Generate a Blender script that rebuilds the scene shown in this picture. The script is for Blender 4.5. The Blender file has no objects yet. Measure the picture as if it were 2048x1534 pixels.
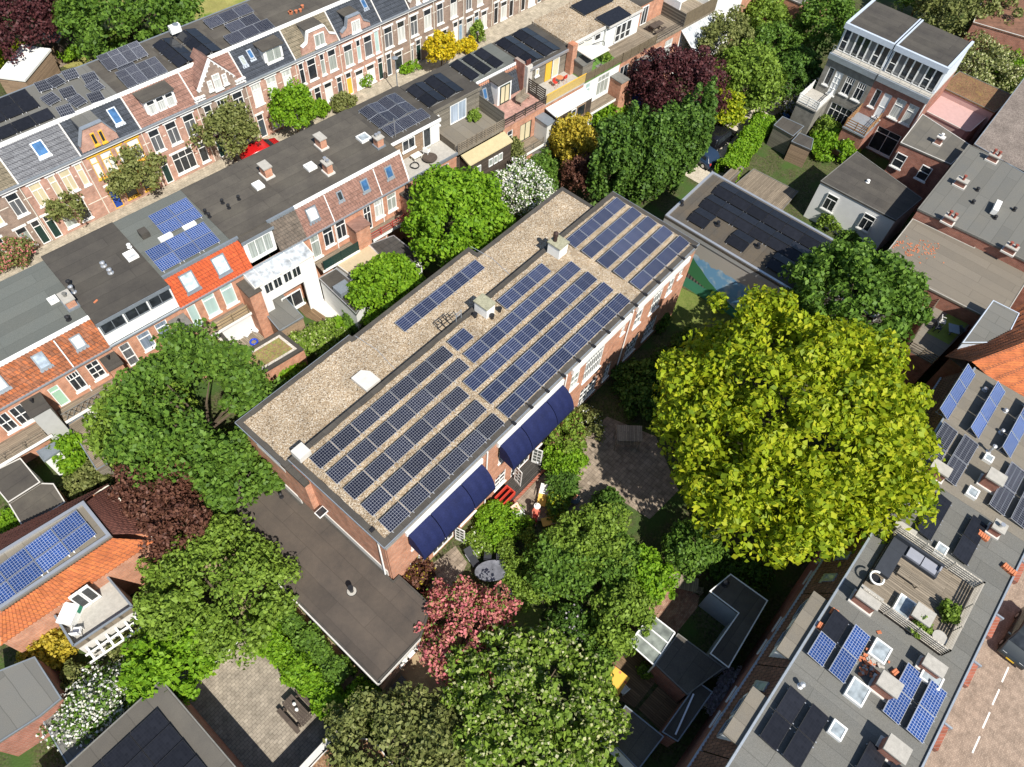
import bpy, math, random
import numpy as np
from mathutils import Matrix, Vector
random.seed(7); RNG = np.random.default_rng(7)
SC = bpy.context.scene
COL = SC.collection

# ------------------------------------------------------------------ camera
FPX = 1472.9                       # focal length in pixels of a 2048 wide frame
CAMZ = 48.5
def _rot(p, r, yaw):
    cy, sy, cp, sp, cr, sr = math.cos(yaw), math.sin(yaw), math.cos(p), math.sin(p), math.cos(r), math.sin(r)
    R0 = np.diag([1., -1., -1.])
    Rz = np.array([[cy, -sy, 0], [sy, cy, 0], [0, 0, 1]])
    Rx = np.array([[1, 0, 0], [0, cp, sp], [0, -sp, cp]])
    Rr = np.array([[cr, -sr, 0], [sr, cr, 0], [0, 0, 1]])
    return Rr @ Rx @ R0 @ Rz
R = _rot(0.59261, 0.09707, 0.93673)
cam_d = bpy.data.cameras.new('camera'); cam = bpy.data.objects.new('camera', cam_d); COL.objects.link(cam)
cam_d.sensor_width = 36; cam_d.lens = 36 * FPX / 2048; cam_d.clip_end = 2000; cam_d.clip_start = 0.5
mw = Matrix.Identity(4)
for i in range(3):
    mw[i][0] = R[0][i]; mw[i][1] = -R[1][i]; mw[i][2] = -R[2][i]
mw[2][3] = CAMZ
cam.matrix_world = mw
SC.camera = cam

# ------------------------------------------------------------------ sky, sun, exposure
SUN_DIR = Vector((0.28, 0.78, -1.0)).normalized()      # direction the light travels
SUN_EL = math.asin(-SUN_DIR.z)
w = bpy.data.worlds.new('World'); SC.world = w; w.use_nodes = True
nt = w.node_tree; bgn = nt.nodes['Background']
sky = nt.nodes.new('ShaderNodeTexSky'); sky.sky_type = 'NISHITA'; sky.sun_disc = False
sky.sun_elevation = SUN_EL
sky.sun_rotation = math.atan2(-SUN_DIR.x, -SUN_DIR.y)
sky.dust_density = 0.6
nt.links.new(sky.outputs[0], bgn.inputs[0]); bgn.inputs[1].default_value = 0.09
sd = bpy.data.lights.new('sun', 'SUN'); sd.energy = 5.0; sd.angle = math.radians(0.5); sd.color = (1, 0.95, 0.87)
so = bpy.data.objects.new('sun', sd); COL.objects.link(so); so.location = (0, 0, 80)
so.rotation_euler = SUN_DIR.to_track_quat('-Z', 'Y').to_euler()
SC.view_settings.view_transform = 'Standard'; SC.view_settings.look = 'None'
SC.view_settings.exposure = 0.5; SC.view_settings.gamma = 1
SC.cycles.max_bounces = 5; SC.cycles.diffuse_bounces = 3; SC.cycles.transparent_max_bounces = 6

# ------------------------------------------------------------------ survey: photo measurements -> metres
TL = {f'{r}{c}': (c * 512, (0, 384, 768, 1150)[r], 3.994) for r in range(4) for c in range(4)}
TL.update(a=(700, 1000, 9.59), b=(1240, 460, 6.39), c=(1620, 60, 6.393), d=(480, 100, 6.827), e=(0, 220, 5.477),
          f=(440, 820, 8.52), g=(960, 840, 8.52), h=(1040, 700, 7.67), s=(0, 0, 1.0))
def ray(k, x, y):
    ox, oy, sc = TL[k]
    d = np.array([(ox + x / sc - 1024) / FPX, (oy + y / sc - 767) / FPX, 1.0])
    return R.T @ d
def at(k, x, y, z=0.0):
    "surveyed point at height z"
    d = ray(k, x, y); t = (z - CAMZ) / d[2]
    return (float(t * d[0]), float(t * d[1]), float(z))

# ------------------------------------------------------------------ materials
MATS = {}
def _new(name):
    m = bpy.data.materials.new(name); m.use_nodes = True
    n = m.node_tree.nodes; b = n['Principled BSDF']
    return m, m.node_tree, n, b, m.node_tree.links
def rgb(c): return (c[0], c[1], c[2], 1)
def mat(name, c, rough=0.8, var=0.25, scale=3.0, fine=40.0, metal=0.0, bump=0.0, spec=0.3):
    "plain surface: broad and fine tonal variation"
    if name in MATS: return MATS[name]
    m, t, n, b, L = _new(name)
    tc = n.new('ShaderNodeTexCoord')
    n1 = n.new('ShaderNodeTexNoise'); n1.inputs['Scale'].default_value = scale; n1.inputs['Detail'].default_value = 5
    n2 = n.new('ShaderNodeTexNoise'); n2.inputs['Scale'].default_value = fine; n2.inputs['Detail'].default_value = 2
    L.new(tc.outputs['Object'], n1.inputs['Vector']); L.new(tc.outputs['Object'], n2.inputs['Vector'])
    ad = n.new('ShaderNodeMath'); ad.operation = 'ADD'
    L.new(n1.outputs['Fac'], ad.inputs[0]); L.new(n2.outputs['Fac'], ad.inputs[1])
    mr = n.new('ShaderNodeMapRange'); mr.inputs[1].default_value = 0.6; mr.inputs[2].default_value = 1.4
    mr.inputs[3].default_value = 1 - var; mr.inputs[4].default_value = 1 + var
    L.new(ad.outputs[0], mr.inputs[0])
    mx = n.new('ShaderNodeVectorMath'); mx.operation = 'SCALE'; mx.inputs[0].default_value = c
    L.new(mr.outputs[0], mx.inputs['Scale']); L.new(mx.outputs[0], b.inputs['Base Color'])
    b.inputs['Roughness'].default_value = rough; b.inputs['Metallic'].default_value = metal
    b.inputs['Specular IOR Level'].default_value = spec
    if bump:
        bp = n.new('ShaderNodeBump'); bp.inputs['Strength'].default_value = bump; bp.inputs['Distance'].default_value = 0.03
        L.new(n2.outputs['Fac'], bp.inputs['Height']); L.new(bp.outputs[0], b.inputs['Normal'])
    MATS[name] = m; return m
def wallcoord(n, L, slope=1.0):
    "coordinate along the wall, height"
    tc = n.new('ShaderNodeTexCoord'); sx = n.new('ShaderNodeSeparateXYZ'); L.new(tc.outputs['Object'], sx.inputs[0])
    ad = n.new('ShaderNodeMath'); ad.operation = 'ADD'; L.new(sx.outputs[0], ad.inputs[0]); L.new(sx.outputs[1], ad.inputs[1])
    sl = n.new('ShaderNodeMath'); sl.operation = 'MULTIPLY'; sl.inputs[1].default_value = slope; L.new(sx.outputs[2], sl.inputs[0])
    cb = n.new('ShaderNodeCombineXYZ'); L.new(ad.outputs[0], cb.inputs[0]); L.new(sl.outputs[0], cb.inputs[1])
    return tc, cb
def brickmat(name, c1, c2, mortar, bw=0.22, bh=0.075, ms=0.012, var=0.3, rough=0.85, slope=1.0, off=0.5, flat=False, bump=0.15):
    if name in MATS: return MATS[name]
    m, t, n, b, L = _new(name)
    tc, cb = wallcoord(n, L, slope)
    br = n.new('ShaderNodeTexBrick'); br.offset = off; br.squash = 1
    br.inputs['Scale'].default_value = 1; br.inputs['Brick Width'].default_value = bw; br.inputs['Row Height'].default_value = bh
    br.inputs['Mortar Size'].default_value = ms; br.inputs['Mortar Smooth'].default_value = 0.3; br.inputs['Bias'].default_value = 0
    br.inputs['Color1'].default_value = rgb(c1); br.inputs['Color2'].default_value = rgb(c2); br.inputs['Mortar'].default_value = rgb(mortar)
    if flat: L.new(tc.outputs['Object'], br.inputs['Vector'])
    else: L.new(cb.outputs[0], br.inputs['Vector'])
    nz = n.new('ShaderNodeTexNoise'); nz.inputs['Scale'].default_value = 1.6; nz.inputs['Detail'].default_value = 6; nz.inputs['Roughness'].default_value = 0.65
    L.new(tc.outputs['Object'], nz.inputs['Vector'])
    mr = n.new('ShaderNodeMapRange'); mr.inputs[1].default_value = 0.3; mr.inputs[2].default_value = 0.7
    mr.inputs[3].default_value = 1 - var; mr.inputs[4].default_value = 1 + var; L.new(nz.outputs['Fac'], mr.inputs[0])
    mx = n.new('ShaderNodeVectorMath'); mx.operation = 'SCALE'; L.new(br.outputs['Color'], mx.inputs[0]); L.new(mr.outputs[0], mx.inputs['Scale'])
    L.new(mx.outputs[0], b.inputs['Base Color']); b.inputs['Roughness'].default_value = rough; b.inputs['Specular IOR Level'].default_value = 0.25
    if bump:
        bp = n.new('ShaderNodeBump'); bp.inputs['Strength'].default_value = bump; bp.inputs['Distance'].default_value = 0.01
        L.new(br.outputs['Fac'], bp.inputs['Height']); bp.invert = True; L.new(bp.outputs[0], b.inputs['Normal'])
    MATS[name] = m; return m
def bitumen(name, c, seam=1.0, axis=0, stain=(0.5, 0.45, 0.35), amount=0.25, seamdark=0.72, rough=0.85):
    "roofing felt laid in strips with lapped seams, blotches and dust"
    if name in MATS: return MATS[name]
    m, t, n, b, L = _new(name)
    tc = n.new('ShaderNodeTexCoord'); mp = n.new('ShaderNodeMapping'); mp.inputs['Rotation'].default_value[2] = math.pi / 2 * axis
    L.new(tc.outputs['Object'], mp.inputs[0])
    br = n.new('ShaderNodeTexBrick'); br.offset = 0.37; br.inputs['Scale'].default_value = 1
    br.inputs['Brick Width'].default_value = 6.5; br.inputs['Row Height'].default_value = seam; br.inputs['Mortar Size'].default_value = 0.028
    br.inputs['Mortar Smooth'].default_value = 0.6; br.inputs['Bias'].default_value = 0
    br.inputs['Color1'].default_value = (0.9, 0.9, 0.9, 1); br.inputs['Color2'].default_value = (1.1, 1.1, 1.1, 1); br.inputs['Mortar'].default_value = (seamdark,) * 3 + (1,)
    wob = n.new('ShaderNodeTexNoise'); wob.inputs['Scale'].default_value = 1.1; L.new(tc.outputs['Object'], wob.inputs['Vector'])
    wv = n.new('ShaderNodeVectorMath'); wv.operation = 'MULTIPLY_ADD'; wv.inputs[1].default_value = (0.09, 0.09, 0)
    L.new(wob.outputs['Color'], wv.inputs[0]); L.new(mp.outputs[0], wv.inputs[2])
    L.new(wv.outputs[0], br.inputs['Vector'])
    n1 = n.new('ShaderNodeTexNoise'); n1.inputs['Scale'].default_value = 0.45; n1.inputs['Detail'].default_value = 7; n1.inputs['Roughness'].default_value = 0.7
    n2 = n.new('ShaderNodeTexNoise'); n2.inputs['Scale'].default_value = 45; n2.inputs['Detail'].default_value = 1
    L.new(tc.outputs['Object'], n1.inputs['Vector']); L.new(tc.outputs['Object'], n2.inputs['Vector'])
    r1 = n.new('ShaderNodeMapRange'); r1.inputs[1].default_value = 0.32; r1.inputs[2].default_value = 0.72; r1.inputs[3].default_value = 0; r1.inputs[4].default_value = amount * 1.6
    L.new(n1.outputs['Fac'], r1.inputs[0])
    mx = n.new('ShaderNodeMix'); mx.data_type = 'RGBA'; mx.inputs[6].default_value = rgb(c)
    mx.inputs[7].default_value = rgb([0.5 * v * 0.6 + 0.5 * s * 0.5 for v, s in zip(c, stain)])
    L.new(r1.outputs[0], mx.inputs[0])
    m2 = n.new('ShaderNodeVectorMath'); m2.operation = 'MULTIPLY'; L.new(mx.outputs[2], m2.inputs[0]); L.new(br.outputs['Color'], m2.inputs[1])
    r2 = n.new('ShaderNodeMapRange'); r2.inputs[1].default_value = 0.3; r2.inputs[2].default_value = 0.7; r2.inputs[3].default_value = 0.75; r2.inputs[4].default_value = 1.25
    L.new(n2.outputs['Fac'], r2.inputs[0])
    m3 = n.new('ShaderNodeVectorMath'); m3.operation = 'SCALE'; L.new(m2.outputs[0], m3.inputs[0]); L.new(r2.outputs[0], m3.inputs['Scale'])
    L.new(m3.outputs[0], b.inputs['Base Color']); b.inputs['Roughness'].default_value = rough; b.inputs['Specular IOR Level'].default_value = 0.25
    bp = n.new('ShaderNodeBump'); bp.inputs['Strength'].default_value = 0.25; bp.inputs['Distance'].default_value = 0.02
    L.new(n2.outputs['Fac'], bp.inputs['Height']); L.new(bp.outputs[0], b.inputs['Normal'])
    MATS[name] = m; return m
def pebble(name, cols, scale=22, rough=0.9, patch=None, bump=0.6):
    "loose stones: one tone per stone, with broad patches"
    if name in MATS: return MATS[name]
    m, t, n, b, L = _new(name)
    tc = n.new('ShaderNodeTexCoord'); vo = n.new('ShaderNodeTexVoronoi'); vo.inputs['Scale'].default_value = scale
    L.new(tc.outputs['Object'], vo.inputs['Vector'])
    sx = n.new('ShaderNodeSeparateColor'); L.new(vo.outputs['Color'], sx.inputs[0])
    cr = n.new('ShaderNodeValToRGB'); L.new(sx.outputs[0], cr.inputs[0])
    e = cr.color_ramp.elements
    for i, cc in enumerate(cols):
        el = e[i] if i < 2 else e.new(1.0)
        el.position = i / (len(cols) - 1); el.color = rgb(cc)
    n1 = n.new('ShaderNodeTexNoise'); n1.inputs['Scale'].default_value = 0.55; n1.inputs['Detail'].default_value = 8; n1.inputs['Roughness'].default_value = 0.7
    L.new(tc.outputs['Object'], n1.inputs['Vector'])
    mr = n.new('ShaderNodeMapRange'); mr.inputs[1].default_value = 0.3; mr.inputs[2].default_value = 0.7; mr.inputs[3].default_value = 0.7; mr.inputs[4].default_value = 1.2
    L.new(n1.outputs['Fac'], mr.inputs[0])
    m3 = n.new('ShaderNodeVectorMath'); m3.operation = 'SCALE'; L.new(cr.outputs[0], m3.inputs[0]); L.new(mr.outputs[0], m3.inputs['Scale'])
    out = m3.outputs[0]
    if patch:
        n4 = n.new('ShaderNodeTexNoise'); n4.inputs['Scale'].default_value = patch[1]; n4.inputs['Detail'].default_value = 6; L.new(tc.outputs['Object'], n4.inputs['Vector'])
        r4 = n.new('ShaderNodeMapRange'); r4.inputs[1].default_value = patch[2]; r4.inputs[2].default_value = patch[2] + 0.12; L.new(n4.outputs['Fac'], r4.inputs[0])
        mx = n.new('ShaderNodeMix'); mx.data_type = 'RGBA'; mx.inputs[7].default_value = rgb(patch[0]); L.new(r4.outputs[0], mx.inputs[0]); L.new(out, mx.inputs[6]); out = mx.outputs[2]
    L.new(out, b.inputs['Base Color']); b.inputs['Roughness'].default_value = rough; b.inputs['Specular IOR Level'].default_value = 0.2
    bp = n.new('ShaderNodeBump'); bp.inputs['Strength'].default_value = bump; bp.inputs['Distance'].default_value = 0.03
    L.new(vo.outputs['Distance'], bp.inputs['Height']); bp.invert = True; L.new(bp.outputs[0], b.inputs['Normal'])
    MATS[name] = m; return m
def wood(name, c, board=0.14, axis=0, gap=0.45, rough=0.8):
    if name in MATS: return MATS[name]
    m, t, n, b, L = _new(name)
    tc = n.new('ShaderNodeTexCoord'); mp = n.new('ShaderNodeMapping'); mp.inputs['Rotation'].default_value = (math.pi / 2 if axis == 2 else 0, 0, math.pi / 2 * (axis == 1))
    L.new(tc.outputs['Object'], mp.inputs[0])
    br = n.new('ShaderNodeTexBrick'); br.offset = 0.4; br.inputs['Scale'].default_value = 1
    br.inputs['Brick Width'].default_value = 3.2; br.inputs['Row Height'].default_value = board; br.inputs['Mortar Size'].default_value = 0.012; br.inputs['Bias'].default_value = 0
    br.inputs['Color1'].default_value = rgb([v * 0.75 for v in c]); br.inputs['Color2'].default_value = rgb([v * 1.2 for v in c]); br.inputs['Mortar'].default_value = rgb([v * gap for v in c])
    L.new(mp.outputs[0], br.inputs['Vector'])
    st = n.new('ShaderNodeMapping'); st.inputs['Scale'].default_value = (1.5, 30, 30); L.new(mp.outputs[0], st.inputs[0])
    nz = n.new('ShaderNodeTexNoise'); nz.inputs['Scale'].default_value = 1; nz.inputs['Detail'].default_value = 4; L.new(st.outputs[0], nz.inputs['Vector'])
    mr = n.new('ShaderNodeMapRange'); mr.inputs[1].default_value = 0.3; mr.inputs[2].default_value = 0.7; mr.inputs[3].default_value = 0.75; mr.inputs[4].default_value = 1.25; L.new(nz.outputs['Fac'], mr.inputs[0])
    mx = n.new('ShaderNodeVectorMath'); mx.operation = 'SCALE'; L.new(br.outputs['Color'], mx.inputs[0]); L.new(mr.outputs[0], mx.inputs['Scale'])
    L.new(mx.outputs[0], b.inputs['Base Color']); b.inputs['Roughness'].default_value = rough; b.inputs['Specular IOR Level'].default_value = 0.25
    MATS[name] = m; return m
def cells(name, c, line, cw, ch, ms=0.012, c2=None, rough=0.12):
    "solar cells under glass: dark cells, pale grid"
    if name in MATS: return MATS[name]
    m, t, n, b, L = _new(name)
    tc = n.new('ShaderNodeTexCoord'); br = n.new('ShaderNodeTexBrick'); br.offset = 0; br.inputs['Scale'].default_value = 1
    br.inputs['Brick Width'].default_value = cw; br.inputs['Row Height'].default_value = ch; br.inputs['Mortar Size'].default_value = ms; br.inputs['Mortar Smooth'].default_value = 0.1
    br.inputs['Bias'].default_value = 0; br.inputs['Color1'].default_value = rgb(c); br.inputs['Color2'].default_value = rgb(c2 or [v * 1.35 for v in c]); br.inputs['Mortar'].default_value = rgb(line)
    L.new(tc.outputs['Object'], br.inputs['Vector'])
    oi = n.new('ShaderNodeObjectInfo'); mr = n.new('ShaderNodeMapRange'); mr.inputs[3].default_value = 0.8; mr.inputs[4].default_value = 1.25; L.new(oi.outputs['Random'], mr.inputs[0])
    mx = n.new('ShaderNodeVectorMath'); mx.operation = 'SCALE'; L.new(br.outputs['Color'], mx.inputs[0]); L.new(mr.outputs[0], mx.inputs['Scale'])
    L.new(mx.outputs[0], b.inputs['Base Color']); b.inputs['Roughness'].default_value = rough; b.inputs['Specular IOR Level'].default_value = 0.28
    MATS[name] = m; return m
def glassy(name, c, rough=0.06, spec=0.6):
    if name in MATS: return MATS[name]
    m, t, n, b, L = _new(name)
    tc = n.new('ShaderNodeTexCoord'); nz = n.new('ShaderNodeTexNoise'); nz.inputs['Scale'].default_value = 2.2; nz.inputs['Detail'].default_value = 3; L.new(tc.outputs['Object'], nz.inputs['Vector'])
    mr = n.new('ShaderNodeMapRange'); mr.inputs[1].default_value = 0.3; mr.inputs[2].default_value = 0.7; mr.inputs[3].default_value = 0.6; mr.inputs[4].default_value = 1.4; L.new(nz.outputs['Fac'], mr.inputs[0])
    mx = n.new('ShaderNodeVectorMath'); mx.operation = 'SCALE'; mx.inputs[0].default_value = c; L.new(mr.outputs[0], mx.inputs['Scale']); L.new(mx.outputs[0], b.inputs['Base Color'])
    b.inputs['Roughness'].default_value = rough; b.inputs['Specular IOR Level'].default_value = spec
    MATS[name] = m; return m
def curtain(name, c, fold=0.09, dark=0.55):
    "curtain seen close behind a pane: vertical folds painted as darker bands, under gloss"
    if name in MATS: return MATS[name]
    m, t, n, b, L = _new(name)
    tc, cb = wallcoord(n, L)
    mp = n.new('ShaderNodeMapping'); mp.inputs['Scale'].default_value = (1 / fold, 0.25, 1); L.new(cb.outputs[0], mp.inputs[0])
    nz = n.new('ShaderNodeTexNoise'); nz.inputs['Scale'].default_value = 1; nz.inputs['Detail'].default_value = 2; L.new(mp.outputs[0], nz.inputs['Vector'])
    mr = n.new('ShaderNodeMapRange'); mr.inputs[1].default_value = 0.35; mr.inputs[2].default_value = 0.65; mr.inputs[3].default_value = dark; mr.inputs[4].default_value = 1.05; L.new(nz.outputs['Fac'], mr.inputs[0])  # shade of the folds is put into the colour as darker bands
    mx = n.new('ShaderNodeVectorMath'); mx.operation = 'SCALE'; mx.inputs[0].default_value = c; L.new(mr.outputs[0], mx.inputs['Scale']); L.new(mx.outputs[0], b.inputs['Base Color'])
    b.inputs['Roughness'].default_value = 0.4; b.inputs['Coat Weight'].default_value = 0.8; b.inputs['Coat Roughness'].default_value = 0.03
    MATS[name] = m; return m
def leafmat(name, cols, trans=0.35, rough=0.55):
    "leaf: tone differs from leaf to leaf"
    if name in MATS: return MATS[name]
    m, t, n, b, L = _new(name)
    g = n.new('ShaderNodeNewGeometry'); cr = n.new('ShaderNodeValToRGB'); L.new(g.outputs['Random Per Island'], cr.inputs[0])
    e = cr.color_ramp.elements
    for i, cc in enumerate(cols):
        el = e[i] if i < 2 else e.new(1.0)
        el.position = i / (len(cols) - 1); el.color = rgb([min(.8, v * 1.3) for v in cc])
    L.new(cr.outputs[0], b.inputs['Base Color']); b.inputs['Roughness'].default_value = rough; b.inputs['Specular IOR Level'].default_value = 0.25
    tr = n.new('ShaderNodeBsdfTranslucent'); L.new(cr.outputs[0], tr.inputs[0])
    ms = n.new('ShaderNodeMixShader'); ms.inputs[0].default_value = trans
    L.new(b.outputs[0], ms.inputs[1]); L.new(tr.outputs[0], ms.inputs[2]); L.new(ms.outputs[0], n['Material Output'].inputs[0])
    MATS[name] = m; return m

WHITE = mat('white_paint', (0.78, 0.78, 0.75), 0.5, 0.06, 2, 12)
CREAMW = mat('cream_paint', (0.72, 0.69, 0.60), 0.6, 0.08, 2, 12)
PLASTER = mat('white_plaster', (0.74, 0.74, 0.72), 0.85, 0.10, 1.2, 20)
YELLOW = mat('yellow_paint', (0.72, 0.42, 0.05), 0.5, 0.1)
ZINC = mat('zinc', (0.36, 0.40, 0.44), 0.45, 0.15, 2, 10, metal=0.5)
LEAD = mat('lead', (0.22, 0.25, 0.28), 0.55, 0.15, 2, 10, metal=0.3)
ALU = mat('aluminium', (0.62, 0.63, 0.64), 0.35, 0.06, 2, 10, metal=0.7)
BLACKM = mat('black_metal', (0.02, 0.02, 0.022), 0.4, 0.2)
DKGREEN = mat('dark_green_paint', (0.012, 0.035, 0.03), 0.4, 0.15)
BLUEP = mat('blue_paint', (0.02, 0.06, 0.30), 0.4, 0.1)
SLATEP = mat('slate_paint', (0.05, 0.065, 0.08), 0.4, 0.1)
REDP = mat('red_paint', (0.50, 0.05, 0.03), 0.5, 0.15)
CONC = mat('concrete', (0.38, 0.36, 0.32), 0.9, 0.2, 4, 30, bump=0.2)
CONCD = mat('dark_concrete', (0.17, 0.165, 0.15), 0.9, 0.3, 3, 30, bump=0.2)
CONCL = mat('pale_concrete', (0.55, 0.53, 0.49), 0.9, 0.12, 3, 30)
BRICK_O = brickmat('brick_orange', (0.42, 0.15, 0.075), (0.52, 0.22, 0.12), (0.42, 0.33, 0.26))
BRICK_R = brickmat('brick_red', (0.27, 0.085, 0.05), (0.36, 0.12, 0.075), (0.30, 0.24, 0.2))
BRICK_B = brickmat('brick_brown', (0.21, 0.135, 0.10), (0.28, 0.19, 0.14), (0.32, 0.28, 0.24))
BRICK_P = brickmat('brick_pink', (0.40, 0.19, 0.13), (0.48, 0.25, 0.18), (0.40, 0.33, 0.28))
BRICK_G = brickmat('render_grey', (0.20, 0.19, 0.165), (0.22, 0.21, 0.18), (0.20, 0.19, 0.17))
BIT_D = bitumen('felt_dark', (0.052, 0.047, 0.042), 1.0, 0)
BIT_DX = bitumen('felt_dark_cross', (0.055, 0.05, 0.045), 1.0, 1)
BIT_BR = bitumen('felt_brown', (0.062, 0.055, 0.048), 1.0, 0, amount=0.4)
BIT_G = bitumen('felt_grey_green', (0.115, 0.125, 0.115), 1.0, 0, amount=0.15, seamdark=0.8)
BIT_GR = bitumen('felt_grey', (0.135, 0.135, 0.125), 1.0, 1, amount=0.25)
BIT_W = bitumen('felt_weathered', (0.17, 0.155, 0.13), 1.0, 1, stain=(0.6, 0.5, 0.35), amount=0.5)
GRAVEL = pebble('roof_gravel', [(0.10, 0.075, 0.05), (0.30, 0.22, 0.14), (0.36, 0.27, 0.17), (0.42, 0.34, 0.24), (0.60, 0.55, 0.46)], 20)
PANE = glassy('window_glass', (0.025, 0.03, 0.035))
PANEB = glassy('window_glass_blue', (0.05, 0.13, 0.27))
PANEG = glassy('skylight_glass', (0.30, 0.34, 0.36), 0.1)
PANEW = glassy('skylight_pale', (0.60, 0.62, 0.62), 0.1)
CURT = curtain('curtain_white', (0.66, 0.68, 0.64))
CURTC = curtain('blind_cream', (0.62, 0.55, 0.36), 0.5, 0.9)
CURTB = curtain('blind_white', (0.74, 0.75, 0.74), 0.8, 0.94)
CURTG = curtain('curtain_grey_green', (0.38, 0.42, 0.38))
CURTD = curtain('curtain_dark', (0.14, 0.15, 0.16))
CURTT = curtain('curtain_teal', (0.42, 0.58, 0.55), 0.5, 0.85)
LEAFTRUNK = mat('bark', (0.10, 0.075, 0.05), 0.95, 0.35, 6, 40)

# ------------------------------------------------------------------ mesh helpers
def mk(name, V, F, m, parent=None, smooth=False, kind=None):
    me = bpy.data.meshes.new(name); me.from_pydata([tuple(v) for v in V], [], F); me.update()
    if m: me.materials.append(m)
    if smooth: me.polygons.foreach_set('use_smooth', [True] * len(me.polygons))
    o = bpy.data.objects.new(name, me); COL.objects.link(o)
    if parent: o.parent = parent
    if kind: o['kind'] = kind
    return o
def tag(o, label, cat, group=None):
    o['label'] = label; o['category'] = cat
    if group: o['group'] = group
    return o
def thing(name, label, cat, loc=(0, 0, 0), az=0.0, group=None):
    o = bpy.data.objects.new(name, None); COL.objects.link(o); o.empty_display_size = 0.3
    o.location = loc; o.rotation_euler = (0, 0, az)
    return tag(o, label, cat, group)
class M:
    def __init__(s): s.V = []; s.F = []
    def add(s, V, F):
        n = len(s.V); s.V += [tuple(v) for v in V]; s.F += [tuple(i + n for i in f) for f in F]; return s
    def box(s, x0, x1, y0, y1, z0, z1):
        return s.add([(x0, y0, z0), (x1, y0, z0), (x1, y1, z0), (x0, y1, z0), (x0, y0, z1), (x1, y0, z1), (x1, y1, z1), (x0, y1, z1)],
                     [(0, 3, 2, 1), (4, 5, 6, 7), (0, 1, 5, 4), (1, 2, 6, 5), (2, 3, 7, 6), (3, 0, 4, 7)])
    def rbox(s, c, size, az=0, tilt=0):
        "box centred on c (z at its base), turned by az, tilted about its own x axis"
        sx, sy, sz = [v / 2 for v in size]; mt = Matrix.Translation(c) @ Matrix.Rotation(az, 4, 'Z') @ Matrix.Rotation(tilt, 4, 'X')
        P = [mt @ Vector((x, y, z)) for z in (0, 2 * sz) for x, y in ((-sx, -sy), (sx, -sy), (sx, sy), (-sx, sy))]
        return s.add(P, [(0, 3, 2, 1), (4, 5, 6, 7), (0, 1, 5, 4), (1, 2, 6, 5), (2, 3, 7, 6), (3, 0, 4, 7)])
    def quad(s, *p): return s.add(p, [tuple(range(len(p)))])
    def prism(s, poly, z0, z1):
        a = sum(poly[i][0] * poly[(i + 1) % len(poly)][1] - poly[(i + 1) % len(poly)][0] * poly[i][1] for i in range(len(poly)))
        if a < 0: poly = poly[::-1]
        n = len(poly)
        zz0 = z0 if isinstance(z0, (list, tuple)) else [z0] * n; zz1 = z1 if isinstance(z1, (list, tuple)) else [z1] * n
        return s.add([(p[0], p[1], z) for p, z in zip(poly, zz0)] + [(p[0], p[1], z) for p, z in zip(poly, zz1)],
                     [tuple(range(n))[::-1], tuple(range(n, 2 * n))] + [(i, (i + 1) % n, (i + 1) % n + n, i + n) for i in range(n)])
    def cyl(s, x, y, z0, z1, r, n=10, r2=None):
        r2 = r if r2 is None else r2
        A = [(2 * math.pi * i / n) for i in range(n)]
        return s.add([(x + r * math.cos(a), y + r * math.sin(a), z0) for a in A] + [(x + r2 * math.cos(a), y + r2 * math.sin(a), z1) for a in A],
                     [tuple(range(n))[::-1], tuple(range(n, 2 * n))] + [(i, (i + 1) % n, (i + 1) % n + n, i + n) for i in range(n)])
    def tube(s, pts, r, n=6):
        pts = [Vector(p) for p in pts]
        rr = r if isinstance(r, (list, tuple)) else [r] * len(pts)
        rings = []
        for i, p in enumerate(pts):
            d = (pts[min(i + 1, len(pts) - 1)] - pts[max(i - 1, 0)]).normalized()
            q = d.to_track_quat('Z', 'Y')
            rings.append([p + q @ Vector((rr[i] * math.cos(2 * math.pi * k / n), rr[i] * math.sin(2 * math.pi * k / n), 0)) for k in range(n)])
        b = [v for g in rings for v in g]; F = []
        for i in range(len(pts) - 1):
            for k in range(n):
                F.append((i * n + k, i * n + (k + 1) % n, (i + 1) * n + (k + 1) % n, (i + 1) * n + k))
        F += [tuple(range(n))[::-1], tuple((len(pts) - 1) * n + k for k in range(n))]
        return s.add(b, F)
    def bar(s, p, q, w, h=None):
        "square-section bar from p to q"
        p, q = Vector(p), Vector(q); h = h or w; d = q - p; L = d.length
        if L < 1e-6: return s
        k = d.to_track_quat('X', 'Z')
        P = [p + k @ Vector((x, y, z)) for x in (0, L) for y, z in ((-w / 2, -h / 2), (w / 2, -h / 2), (w / 2, h / 2), (-w / 2, h / 2))]
        return s.add(P, [(0, 3, 2, 1), (4, 5, 6, 7), (0, 1, 5, 4), (1, 2, 6, 5), (2, 3, 7, 6), (3, 0, 4, 7)])
    def lathe(s, x, y, prof, n=12):
        V = [(x + r * math.cos(2 * math.pi * k / n), y + r * math.sin(2 * math.pi * k / n), z) for r, z in prof for k in range(n)]
        F = [(i * n + k, i * n + (k + 1) % n, (i + 1) * n + (k + 1) % n, (i + 1) * n + k) for i in range(len(prof) - 1) for k in range(n)]
        F += [tuple(range(n))[::-1], tuple((len(prof) - 1) * n + k for k in range(n))]
        return s.add(V, F)
    def build(s, name, m, parent=None, smooth=False, kind=None): return mk(name, s.V, s.F, m, parent, smooth, kind)

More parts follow.
